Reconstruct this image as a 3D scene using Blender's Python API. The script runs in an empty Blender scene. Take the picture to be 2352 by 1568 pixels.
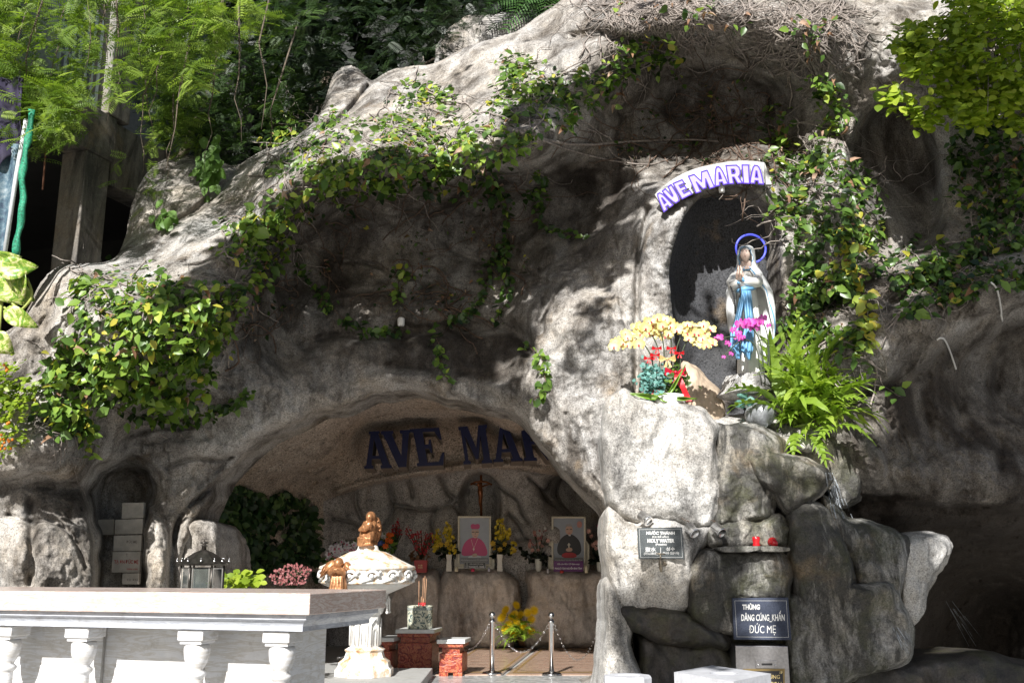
import bpy, bmesh, math, random
import numpy as np
from mathutils import Vector, Matrix, Euler

# ------------------------------------------------------------------ camera, sky, sun, exposure
S = bpy.context.scene
COL = S.collection
R = math.radians
FPX = 2308.0; HOR = 1300.0; PITCH = math.atan((HOR-784)/FPX); CAMZ = 1.65
cd = bpy.data.cameras.new('camera'); cam = bpy.data.objects.new('camera', cd); COL.objects.link(cam)
cam.location = (0, 0, CAMZ); cam.rotation_euler = (math.pi/2+PITCH, 0, 0)
cd.sensor_width = 36; cd.lens = 36*FPX/2352; cd.clip_start = 0.1; cd.clip_end = 600
S.camera = cam
SUN_EL, SUN_AZ = R(34.5), R(17)        # azimuth measured to the left of straight behind the camera
W = bpy.data.worlds.new('World'); S.world = W; W.use_nodes = True
nt = W.node_tree; nt.nodes.clear()
so = nt.nodes.new('ShaderNodeOutputWorld'); bg = nt.nodes.new('ShaderNodeBackground'); sk = nt.nodes.new('ShaderNodeTexSky')
sk.sky_type = 'NISHITA'; sk.sun_disc = False; sk.sun_elevation = SUN_EL; sk.sun_rotation = math.pi+SUN_AZ
sk.air_density = 1.0; sk.dust_density = 1.5; sk.ozone_density = 1.0
bg.inputs['Strength'].default_value = 0.05
nt.links.new(sk.outputs[0], bg.inputs[0]); nt.links.new(bg.outputs[0], so.inputs[0])
sl = bpy.data.lights.new('sun', 'SUN'); sl.energy = 5.0; sl.angle = R(0.53); sl.color = (1.0, 0.975, 0.94)
sun = bpy.data.objects.new('sun', sl); COL.objects.link(sun)
TOSUN = Vector((-math.sin(SUN_AZ)*math.cos(SUN_EL), -math.cos(SUN_AZ)*math.cos(SUN_EL), math.sin(SUN_EL)))
sun.rotation_euler = TOSUN.to_track_quat('Z', 'Y').to_euler(); sun.location = (-6, -12, 22)
S.view_settings.view_transform = 'Standard'; S.view_settings.look = 'None'
S.view_settings.gamma = 1.0; S.view_settings.use_curve_mapping = False
S.view_settings.exposure = 0.82
S.render.engine = 'CYCLES'; S.cycles.max_bounces = 8; S.cycles.transparent_max_bounces = 12

# ------------------------------------------------------------------ helpers
rnd = random.Random(7); nr = np.random.RandomState(11)
CP, SP = math.cos(PITCH), math.sin(PITCH)
def Pn(u, v, Y):
    """photograph pixel (2352 wide) and distance in front of the camera -> world point (arrays allowed)"""
    u = np.asarray(u, float); v = np.asarray(v, float); Y = np.asarray(Y, float)
    a = (u-1176)/FPX; b = (784-v)/FPX
    dy = CP-b*SP; t = Y/dy
    return np.stack([a*t, Y*np.ones_like(t), CAMZ+(SP+b*CP)*t], -1)
def P(u, v, Y): return Vector([float(x) for x in Pn(u, v, Y)])
def PX(Y): return Y/FPX            # metres per photograph pixel at distance Y (about)

def tag(o, label=None, cat=None, group=None, kind=None):
    if label: o['label'] = label
    if cat: o['category'] = cat
    if group: o['group'] = group
    if kind: o['kind'] = kind
    return o
def empty(name, loc=(0, 0, 0), label=None, cat=None, group=None, rz=0.0):
    o = bpy.data.objects.new(name, None); COL.objects.link(o); o.location = loc; o.rotation_euler = (0, 0, rz)
    o.empty_display_size = 0.1
    return tag(o, label, cat, group)
bpy_update = bpy.context.view_layer.update
def link(o, parent=None):
    COL.objects.link(o)
    if parent is not None:
        o.parent = parent
        o.matrix_parent_inverse = wm(parent).inverted()
    return o
def wm(o):
    m = Matrix.LocRotScale(o.location, o.rotation_euler, o.scale)
    if o.parent is not None: m = wm(o.parent) @ o.matrix_parent_inverse @ m
    return m
def mesh_np(name, V, F, mat=None, parent=None, smooth=True, attr=None, mats=None, midx=None):
    """V (n,3) world coordinates, F list of faces or an (m,k) int array; attr = per-vertex random value"""
    me = bpy.data.meshes.new(name)
    V = np.asarray(V, np.float32)
    if isinstance(F, np.ndarray):
        k = F.shape[1]; m = F.shape[0]
        me.vertices.add(len(V)); me.vertices.foreach_set('co', V.ravel())
        me.loops.add(m*k); me.loops.foreach_set('vertex_index', F.astype(np.int32).ravel())
        me.polygons.add(m); me.polygons.foreach_set('loop_start', np.arange(0, m*k, k, dtype=np.int32))
        try: me.polygons.foreach_set('loop_total', np.full(m, k, np.int32))
        except Exception: pass
    else:
        me.from_pydata([tuple(map(float, p)) for p in V], [], F)
    if smooth: me.polygons.foreach_set('use_smooth', np.ones(len(me.polygons), bool))
    if attr is not None:
        at = me.attributes.new('rv', 'FLOAT', 'POINT'); at.data.foreach_set('value', np.asarray(attr, np.float32))
    if mats:
        for m_ in mats: me.materials.append(m_)
        if midx is not None: me.polygons.foreach_set('material_index', np.asarray(midx, np.int32))
    elif mat: me.materials.append(mat)
    me.update(); me.validate()
    o = bpy.data.objects.new(name, me); link(o, parent)
    return o
class MB:
    """collects shapes, links them as one mesh"""
    def __init__(s): s.v = []; s.f = []; s.m = []; s.sm = []; s.cur = 0
    def add(s, V, F, smooth=False):
        b = len(s.v); s.v += [tuple(map(float, p)) for p in V]
        for f in F: s.f.append(tuple(i+b for i in f)); s.m.append(s.cur); s.sm.append(smooth)
        return s
    def box(s, c, size, rot=None, taper=1.0, bev=0.0):
        x, y, z = (q/2 for q in size)
        if bev > 0:
            b = min(bev, x*.9, y*.9, z*.9)
            pts = []
            for (h, i) in ((-z, b), (-z+b, 0), (z-b, 0), (z, b)):
                for (sx, sy) in ((-1, -1), (1, -1), (1, 1), (-1, 1)):
                    X, Yy = x-i, y-i
                    if sx*sy > 0: pts += [(sx*(X), sy*(Yy-b), h), (sx*(X-b), sy*Yy, h)]
                    else: pts += [(sx*(X-b), sy*Yy, h), (sx*X, sy*(Yy-b), h)]
            F = []
            for k in range(3):
                for j in range(8): F.append((k*8+j, k*8+(j+1) % 8, k*8+8+(j+1) % 8, k*8+8+j))
            F.append(tuple(range(7, -1, -1))); F.append(tuple(range(24, 32)))
            V = [Vector(p) for p in pts]
        else:
            V = [Vector((sx*x*(taper if sz > 0 else 1), sy*y*(taper if sz > 0 else 1), sz*z)) for sz in (-1, 1) for (sx, sy) in ((-1, -1), (1, -1), (1, 1), (-1, 1))]
            F = [(3, 2, 1, 0), (4, 5, 6, 7), (0, 1, 5, 4), (1, 2, 6, 5), (2, 3, 7, 6), (3, 0, 4, 7)]
        if rot is not None:
            V = [rot @ p for p in V]
        return s.add([p+Vector(c) for p in V], F)
    def lathe(s, prof, c=(0, 0, 0), n=24, rot=None, smooth=True, caps=True, off=0.0, fn=None):
        V = []; F = []; m = len(prof)
        for (r, z) in prof:
            for k in range(n):
                a = 2*math.pi*k/n+off; rr = r*(fn(a, z) if fn else 1)
                V.append(Vector((rr*math.cos(a), rr*math.sin(a), z)))
        for i in range(m-1):
            for k in range(n): F.append((i*n+k, i*n+(k+1) % n, (i+1)*n+(k+1) % n, (i+1)*n+k))
        if caps: F.append(tuple(range(n-1, -1, -1))); F.append(tuple((m-1)*n+k for k in range(n)))
        if rot is not None: V = [rot @ p for p in V]
        return s.add([p+Vector(c) for p in V], F, smooth)
    def tube(s, pts, r, n=6, smooth=True, closed=False):
        pts = [Vector(p) for p in pts]; m = len(pts)
        rs = r if isinstance(r, (list, tuple)) else [r]*m
        V = []; F = []; up = Vector((0.13, 0.27, 0.95)).normalized()
        for i, p in enumerate(pts):
            if closed: t = pts[(i+1) % m]-pts[i-1]
            else: t = pts[min(i+1, m-1)]-pts[max(i-1, 0)]
            if t.length < 1e-9: t = Vector((0, 0, 1))
            t.normalize(); a = t.cross(up)
            if a.length < 0.05: a = t.cross(Vector((1, 0, 0)))
            a.normalize(); b = t.cross(a)
            for k in range(n):
                q = 2*math.pi*k/n; V.append(p+(a*math.cos(q)+b*math.sin(q))*rs[i])
        for i in range(m if closed else m-1):
            j = (i+1) % m
            for k in range(n): F.append((i*n+k, i*n+(k+1) % n, j*n+(k+1) % n, j*n+k))
        if not closed: F.append(tuple(range(n-1, -1, -1))); F.append(tuple((m-1)*n+k for k in range(n)))
        return s.add(V, F, smooth)
    def ball(s, c, r, n=12, m=8, rot=None):
        r3 = r if isinstance(r, (tuple, list)) else (r, r, r)
        V = []; F = []
        for i in range(1, m):
            t = math.pi*i/m
            for k in range(n):
                a = 2*math.pi*k/n; V.append(Vector((r3[0]*math.sin(t)*math.cos(a), r3[1]*math.sin(t)*math.sin(a), r3[2]*math.cos(t))))
        top = len(V); V += [Vector((0, 0, r3[2])), Vector((0, 0, -r3[2]))]
        for i in range(m-2):
            for k in range(n): F.append((i*n+k, (i+1)*n+k, (i+1)*n+(k+1) % n, i*n+(k+1) % n))
        for k in range(n):
            F.append((top, k, (k+1) % n)); F.append((top+1, (m-2)*n+(k+1) % n, (m-2)*n+k))
        if rot is not None: V = [rot @ p for p in V]
        return s.add([p+Vector(c) for p in V], F, True)
    def prism(s, poly, y0, y1, o=(0, 0, 0), rot=None):
        """polygon (x,z) extruded along y"""
        n = len(poly)
        V = [Vector((x, y0, z)) for x, z in poly]+[Vector((x, y1, z)) for x, z in poly]
        F = [tuple(range(n)), tuple(range(2*n-1, n-1, -1))]+[(i, n+i, n+(i+1) % n, (i+1) % n) for i in range(n)]
        if rot is not None: V = [rot @ p for p in V]
        return s.add([p+Vector(o) for p in V], F)
    def slab(s, poly, z0, z1):
        """polygon (x,y) extruded in z"""
        n = len(poly)
        V = [Vector((x, y, z0)) for x, y in poly]+[Vector((x, y, z1)) for x, y in poly]
        F = [tuple(range(n-1, -1, -1)), tuple(range(n, 2*n))]+[(i, (i+1) % n, n+(i+1) % n, n+i) for i in range(n)]
        return s.add(V, F)
    def build(s, name, mat, parent=None, sub=0, kind=None, label=None, bev=0):
        me = bpy.data.meshes.new(name); me.from_pydata(s.v, [], s.f)
        for m_ in (mat if isinstance(mat, (list, tuple)) else [mat]): me.materials.append(m_)
        me.polygons.foreach_set('material_index', s.m); me.polygons.foreach_set('use_smooth', s.sm)
        bm = bmesh.new(); bm.from_mesh(me); bmesh.ops.recalc_face_normals(bm, faces=bm.faces); bm.to_mesh(me); bm.free()
        me.update(); o = bpy.data.objects.new(name, me); link(o, parent)
        if sub:
            md = o.modifiers.new('sub', 'SUBSURF'); md.levels = sub; md.render_levels = sub
        if bev:
            md = o.modifiers.new('bev', 'BEVEL'); md.width = bev; md.segments = 2; md.limit_method = 'ANGLE'; md.angle_limit = R(40)
        if kind: o['kind'] = kind
        if label: o['label'] = label
        return o
def copy_tree(o, M, parent=None):
    """copy a thing with its parts; M is the world transform applied to the top object"""
    c = o.copy(); COL.objects.link(c)
    if parent is None: c.matrix_world = M @ wm(o)
    else: c.parent = parent; c.matrix_parent_inverse = o.matrix_parent_inverse.copy()
    for ch in list(o.children): copy_tree(ch, M, c)
    return c

# vectorised gradient noise
_perm = np.random.RandomState(3).permutation(512).astype(np.int64)
_grad = np.random.RandomState(4).normal(size=(512, 3)); _grad /= np.linalg.norm(_grad, axis=1)[:, None]
def pnoise(p):
    p = np.asarray(p, float); i = np.floor(p).astype(np.int64); f = p-i
    w = f*f*f*(f*(f*6-15)+10); out = 0
    for dx in (0, 1):
        for dy in (0, 1):
            for dz in (0, 1):
                h = _perm[(_perm[(_perm[(i[..., 0]+dx) & 511]+i[..., 1]+dy) & 511]+i[..., 2]+dz) & 511]
                g = _grad[h]; d = f-np.array([dx, dy, dz])
                wt = (w[..., 0] if dx else 1-w[..., 0])*(w[..., 1] if dy else 1-w[..., 1])*(w[..., 2] if dz else 1-w[..., 2])
                out = out+wt*(g*d).sum(-1)
    return out*1.6
def fbm(p, sc, oct=4, gain=.5, seed=0, ridged=False):
    p = np.asarray(p)*sc+seed*17.3; a = 1.0; o = 0; t = 0
    for k in range(oct):
        n = pnoise(p)
        if ridged: n = 1-2*np.abs(n)
        o = o+a*n; t += a; a *= gain; p = p*2.03+5.1
    return o/t
def worley(p, sc, seed=0):
    """returns F1, F2"""
    p = np.asarray(p)*sc; i = np.floor(p).astype(np.int64); d1 = np.full(p.shape[:-1], 9.); d2 = d1.copy()
    rs = np.random.RandomState(100+seed).rand(512, 3)
    for dx in (-1, 0, 1):
        for dy in (-1, 0, 1):
            for dz in (-1, 0, 1):
                c = i+np.array([dx, dy, dz])
                h = _perm[(_perm[(_perm[c[..., 0] & 511]+c[..., 1]) & 511]+c[..., 2]) & 511]
                d = np.linalg.norm(c+rs[h]-p, axis=-1)
                nd1 = np.minimum(d1, d); d2 = np.where(d < d1, d1, np.minimum(d2, d)); d1 = nd1
    return d1, d2
def sdist(U, V, poly):
    """signed distance in pixels, negative inside"""
    poly = np.asarray(poly, float); n = len(poly)
    d = np.full(U.shape, 1e9); inside = np.zeros(U.shape, bool)
    for k in range(n):
        x0, y0 = poly[k]; x1, y1 = poly[(k+1) % n]
        ex, ey = x1-x0, y1-y0; L = ex*ex+ey*ey+1e-9
        t = np.clip(((U-x0)*ex+(V-y0)*ey)/L, 0, 1)
        d = np.minimum(d, np.hypot(U-x0-t*ex, V-y0-t*ey))
        c = ((y0 > V) != (y1 > V)) & (U < (x1-x0)*(V-y0)/((y1-y0) if y1 != y0 else 1e-9)+x0)
        inside ^= c
    return np.where(inside, -d, d)
def ldist(U, V, line):
    d = np.full(U.shape, 1e9)
    for (x0, y0), (x1, y1) in zip(line[:-1], line[1:]):
        ex, ey = x1-x0, y1-y0; L = ex*ex+ey*ey+1e-9
        t = np.clip(((U-x0)*ex+(V-y0)*ey)/L, 0, 1)
        d = np.minimum(d, np.hypot(U-x0-t*ex, V-y0-t*ey))
    return d
def sstep(a, b, x):
    t = np.clip((x-a)/(b-a), 0, 1); return t*t*(3-2*t)
def smooth_poly(poly, n, closed=True, it=1):
    p = np.asarray(poly, float)
    for _ in range(it):   # Chaikin
        q = np.roll(p, -1, 0) if closed else p[1:]
        a = p if closed else p[:-1]
        p2 = np.empty((len(a)*2, 2)); p2[0::2] = a*.75+q*.25; p2[1::2] = a*.25+q*.75
        if not closed: p2 = np.vstack([p[:1], p2, p[-1:]])
        p = p2
    q = np.vstack([p, p[:1]]) if closed else p
    s = np.r_[0, np.cumsum(np.hypot(*np.diff(q, axis=0).T))]
    t = np.linspace(0, s[-1], n, endpoint=not closed)
    return np.stack([np.interp(t, s, q[:, 0]), np.interp(t, s, q[:, 1])], 1)
def rbf(pts, U, V, sm=0.0):
    """thin-plate spline through (u,v,Y) control points"""
    pts = np.asarray(pts, float); s = 500.0
    x = pts[:, :2]/s; n = len(x)
    def K(r2): return np.where(r2 > 1e-12, r2*np.log(r2+1e-12)*.5, 0)
    r2 = ((x[:, None]-x[None])**2).sum(-1)
    A = np.zeros((n+3, n+3)); A[:n, :n] = K(r2)+sm*np.eye(n); A[:n, n] = 1; A[:n, n+1:] = x; A[n, :n] = 1; A[n+1:, :n] = x.T
    w = np.linalg.solve(A, np.r_[pts[:, 2], 0, 0, 0])
    u = U/s; v = V/s; out = w[n]+w[n+1]*u+w[n+2]*v
    for k in range(n): out = out+w[k]*K((u-x[k, 0])**2+(v-x[k, 1])**2)
    return out

# ------------------------------------------------------------------ materials
def newmat(name):
    m = bpy.data.materials.new(name); m.use_nodes = True
    n = m.node_tree.nodes; b = n['Principled BSDF']; return m, n, m.node_tree.links, b
def nd(n, typ, **kw):
    x = n.new(typ)
    for k, v in kw.items():
        if k.startswith('i_'):
            key = k[2:].replace('_', ' ')
            x.inputs[key].default_value = v
        else: setattr(x, k, v)
    return x
def ramp(n, l, src, stops):
    r = n.new('ShaderNodeValToRGB'); e = r.color_ramp.elements
    while len(e) < len(stops): e.new(0.5)
    for i, (p, c) in enumerate(stops):
        e[i].position = p; e[i].color = (*c, 1) if len(c) == 3 else c
    l.new(src, r.inputs[0]); return r.outputs[0]
def mixc(n, l, fac, a, b, mode='MIX'):
    m = n.new('ShaderNodeMix'); m.data_type = 'RGBA'; m.blend_type = mode
    if isinstance(fac, (int, float)): m.inputs[0].default_value = fac
    else: l.new(fac, m.inputs[0])
    for k, s_ in ((6, a), (7, b)):
        if isinstance(s_, tuple): m.inputs[k].default_value = (*s_, 1)
        else: l.new(s_, m.inputs[k])
    return m.outputs[2]
def plain(name, col, rough=.6, metal=0.0, var=.12, sc=18.0, bump=.15, spec=.5, coat=0.0, coord='Object', emit=None, alpha=None, trans=0.0, dirt=0.0):
    m, n, l, b = newmat(name)
    tc = n.new('ShaderNodeTexCoord'); no = nd(n, 'ShaderNodeTexNoise', i_Scale=sc, i_Detail=6.0, i_Roughness=.6)
    l.new(tc.outputs[coord], no.inputs['Vector'])
    lo = tuple(max(0, c*(1-var*1.6)) for c in col); hi = tuple(min(1, c*(1+var)) for c in col)
    c = ramp(n, l, no.outputs['Fac'], [(.3, lo), (.7, hi)])
    if dirt:
        n2 = nd(n, 'ShaderNodeTexNoise', i_Scale=sc*.35, i_Detail=8.0, i_Roughness=.7); l.new(tc.outputs[coord], n2.inputs['Vector'])
        f = ramp(n, l, n2.outputs['Fac'], [(.5, (0, 0, 0)), (.72, (dirt,)*3)])
        c = mixc(n, l, f, c, (.12, .09, .06))
    l.new(c, b.inputs['Base Color'])
    b.inputs['Roughness'].default_value = rough; b.inputs['Metallic'].default_value = metal
    b.inputs['Specular IOR Level'].default_value = spec
    if coat: b.inputs['Coat Weight'].default_value = coat
    if trans: b.inputs['Transmission Weight'].default_value = trans
    if bump:
        bp = nd(n, 'ShaderNodeBump', i_Strength=bump, i_Distance=.004); l.new(no.outputs['Fac'], bp.inputs['Height']); l.new(bp.outputs[0], b.inputs['Normal'])
    if emit: b.inputs['Emission Color'].default_value = (*emit[0], 1); b.inputs['Emission Strength'].default_value = emit[1]
    return m
def rock_mat(name, light=(.40, .37, .33), tan=(.36, .28, .19), dark=(.07, .066, .062), darkness=.5, tanness=.5, speck=.6, grain=70.0, streak=2.5, wet=0.0, green=0.0, bumpy=.6, stain_shade=0.0):
    m, n, l, b = newmat(name)
    tc = n.new('ShaderNodeNewGeometry'); pos = tc.outputs['Position']
    def noise(sc, det=6.0, ro=.6, vec=None, dist=0.0):
        x = nd(n, 'ShaderNodeTexNoise', i_Scale=sc, i_Detail=det, i_Roughness=ro, i_Distortion=dist); l.new(vec or pos, x.inputs['Vector']); return x.outputs['Fac']
    mp = n.new('ShaderNodeMapping'); mp.inputs['Scale'].default_value = (1, 1, .28); l.new(pos, mp.inputs['Vector'])
    big = noise(.9, 5, .65); mid = noise(4.5, 7, .68); fine = noise(grain, 3, .7); st = noise(streak, 7, .72, mp.outputs[0], .4)
    c = mixc(n, l, ramp(n, l, big, [(.42-.12*tanness, (0, 0, 0)), (.75-.15*tanness, (1, 1, 1))]), light, tan)
    c = mixc(n, l, ramp(n, l, mid, [(.35, (0, 0, 0)), (.7, (.55,)*3)]), c, tuple(min(1, q*1.35) for q in light))
    d = ramp(n, l, st, [(.62-.28*darkness, (0, 0, 0)), (.84-.30*darkness, (.92,)*3)])
    c = mixc(n, l, d, c, dark)
    # ochre rust in patches
    och = ramp(n, l, noise(1.7, 4, .6), [(.60, (0, 0, 0)), (.74, (.4,)*3)])
    c = mixc(n, l, och, c, (.34, .235, .12))
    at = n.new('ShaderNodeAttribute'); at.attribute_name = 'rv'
    sf = n.new('ShaderNodeMath'); sf.operation = 'MULTIPLY'; l.new(at.outputs['Fac'], sf.inputs[0]); sf.inputs[1].default_value = stain_shade
    c = mixc(n, l, sf.outputs[0], c, (.042, .034, .028))  # vertex mask darkens the colour: stains and painted shade
    if green:
        g = ramp(n, l, noise(2.6, 6, .7), [(.52-.1*green, (0, 0, 0)), (.66, (green,)*3)]); c = mixc(n, l, g, c, (.07, .075, .022))
    # aggregate grains
    sp = ramp(n, l, fine, [(.36, (1-speck*.75,)*3), (.5, (1, 1, 1)), (.64, (1+speck*.5,)*3)])
    c = mixc(n, l, 1.0, c, sp, 'MULTIPLY')
    crn = ramp(n, l, noise(7.0, 8, .75, None, 1.2), [(.475, (1, 1, 1)), (.5, (.45,)*3), (.525, (1, 1, 1))]); c = mixc(n, l, .5, c, mixc(n, l, 1.0, c, crn, 'MULTIPLY'))
    vor = nd(n, 'ShaderNodeTexVoronoi', i_Scale=grain*.9); l.new(pos, vor.inputs['Vector'])
    bl = ramp(n, l, mixc(n, l, .5, vor.outputs['Color'], vor.outputs['Color']), [(.12, (.35,)*3), (.26, (1, 1, 1))])
    c = mixc(n, l, speck, c, mixc(n, l, 1.0, c, bl, 'MULTIPLY'))
    l.new(c, b.inputs['Base Color'])
    rg = ramp(n, l, mid, [(.3, (.92-.6*wet,)*3), (.7, (.98-.75*wet,)*3)]); l.new(rg, b.inputs['Roughness'])
    b.inputs['Specular IOR Level'].default_value = .25+.4*wet
    b1 = nd(n, 'ShaderNodeBump', i_Strength=bumpy, i_Distance=.035); l.new(mid, b1.inputs['Height'])
    b3 = nd(n, 'ShaderNodeBump', i_Strength=bumpy*.8, i_Distance=.018); l.new(noise(17.0, 6, .7, None, .8), b3.inputs['Height']); l.new(b1.outputs[0], b3.inputs['Normal']); b1 = b3
    b2 = nd(n, 'ShaderNodeBump', i_Strength=bumpy*.9, i_Distance=.006); l.new(fine, b2.inputs['Height']); l.new(b1.outputs[0], b2.inputs['Normal'])
    l.new(b2.outputs[0], b.inputs['Normal'])
    return m
def leaf_mat(name, stops, trans=.35, rough=.45, attr='rv', coat=.0):
    m, n, l, b = newmat(name)
    a = n.new('ShaderNodeAttribute'); a.attribute_name = attr
    c = ramp(n, l, a.outputs['Fac'], stops)
    l.new(c, b.inputs['Base Color']); b.inputs['Roughness'].default_value = rough
    b.inputs['Specular IOR Level'].default_value = .45
    tr = n.new('ShaderNodeBsdfTranslucent'); br = mixc(n, l, 1.0, c, (1.25, 1.35, .5), 'MULTIPLY'); l.new(br, tr.inputs['Color'])
    mx = n.new('ShaderNodeMixShader'); mx.inputs[0].default_value = trans
    l.new(b.outputs[0], mx.inputs[1]); l.new(tr.outputs[0], mx.inputs[2]); l.new(mx.outputs[0], n['Material Output'].inputs['Surface'])
    return m

M = {}
M['rock'] = rock_mat('grotto_render', stain_shade=.95, darkness=.68, tanness=.55, light=(.44,.43,.415), tan=(.41,.35,.275), dark=(.075,.063,.052), bumpy=1.0)
M['rock_pale'] = rock_mat('pale_granite', light=(.52, .515, .50), tan=(.50, .455, .39), darkness=.55, bumpy=.9, tanness=.45, speck=.55)
M['rock_wet'] = rock_mat('wet_stained_rock', bumpy=1.0, light=(.46, .46, .45), tan=(.34, .28, .18), dark=(.03,.029,.026), darkness=1.0, tanness=.6, speck=.5, wet=.45, green=.5, streak=3.5)
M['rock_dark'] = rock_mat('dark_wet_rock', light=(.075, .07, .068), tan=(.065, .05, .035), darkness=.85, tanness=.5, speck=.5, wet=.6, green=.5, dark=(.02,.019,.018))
M['rock_in'] = rock_mat('cave_wall_rock', light=(.45, .435, .42), tan=(.38, .34, .30), darkness=.42, tanness=.3, speck=.8, dark=(.06, .055, .055))
M['rock_brown'] = rock_mat('cave_ceiling_render', light=(.52, .46, .40), tan=(.45, .37, .29), darkness=.3, tanness=.6, speck=.8, grain=45, bumpy=1.0)
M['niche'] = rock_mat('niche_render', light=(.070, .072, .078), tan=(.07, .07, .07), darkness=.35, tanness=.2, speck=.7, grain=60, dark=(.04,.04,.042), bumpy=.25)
M['concrete'] = rock_mat('raw_concrete', light=(.27, .26, .24), tan=(.26, .20, .14), darkness=.75, tanness=.4, speck=.2, grain=90, bumpy=.2)
# ------------------------------------------------------------------ ground
b = MB(); b.add([(-200, -60, 0), (200, -60, 0), (200, 300, 0), (-200, 300, 0)], [(0, 1, 2, 3)])
g = b.build('ground', plain('paving_ground', (.30, .29, .27), .9, sc=3)); tag(g, kind='structure')

# ------------------------------------------------------------------ grotto rock: one relief cut round the openings
CAVE = [(1396, 1640), (1394, 1300), (1393, 1182), (1370, 1150), (1310, 1098), (1262, 1040), (1218, 985), (1192, 949), (1150, 934), (1120, 938), (1090, 928), (1055, 918), (1020, 915), (985, 900), (950, 893), (915, 896), (880, 905), (860, 900), (810, 925), (760, 940), (725, 945), (690, 965), (645, 985), (600, 1005), (570, 1032), (530, 1072), (500, 1110), (475, 1150), (458, 1195), (440, 1240), (425, 1300), (420, 1640)]
NICHE = [(1598, 458), (1575, 490), (1560, 520), (1546, 570), (1536, 620), (1540, 680), (1548, 740), (1552, 800), (1552, 870), (1556, 965), (1620, 985), (1700, 990), (1800, 985), (1800, 900), (1797, 700), (1792, 600), (1788, 530), (1765, 480), (1735, 445), (1700, 428), (1650, 432), (1620, 442)]
TOP = [(-300, 850), (-60, 790), (30, 760), (70, 700), (92, 642), (130, 612), (185, 604), (262, 602), (284, 560), (292, 520), (305, 460), (330, 400), (368, 366), (430, 356), (490, 360), (545, 388), (592, 346), (640, 338), (690, 312), (730, 270), (748, 220), (768, 168), (800, 143), (834, 160), (848, 196), (882, 166), (935, 150), (1000, 150), (1058, 112), (1110, 95), (1182, 76), (1240, 36), (1292, -2), (1330, -40), (1500, -200), (3000, -200), (3000, 2000), (-300, 2000)]
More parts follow.
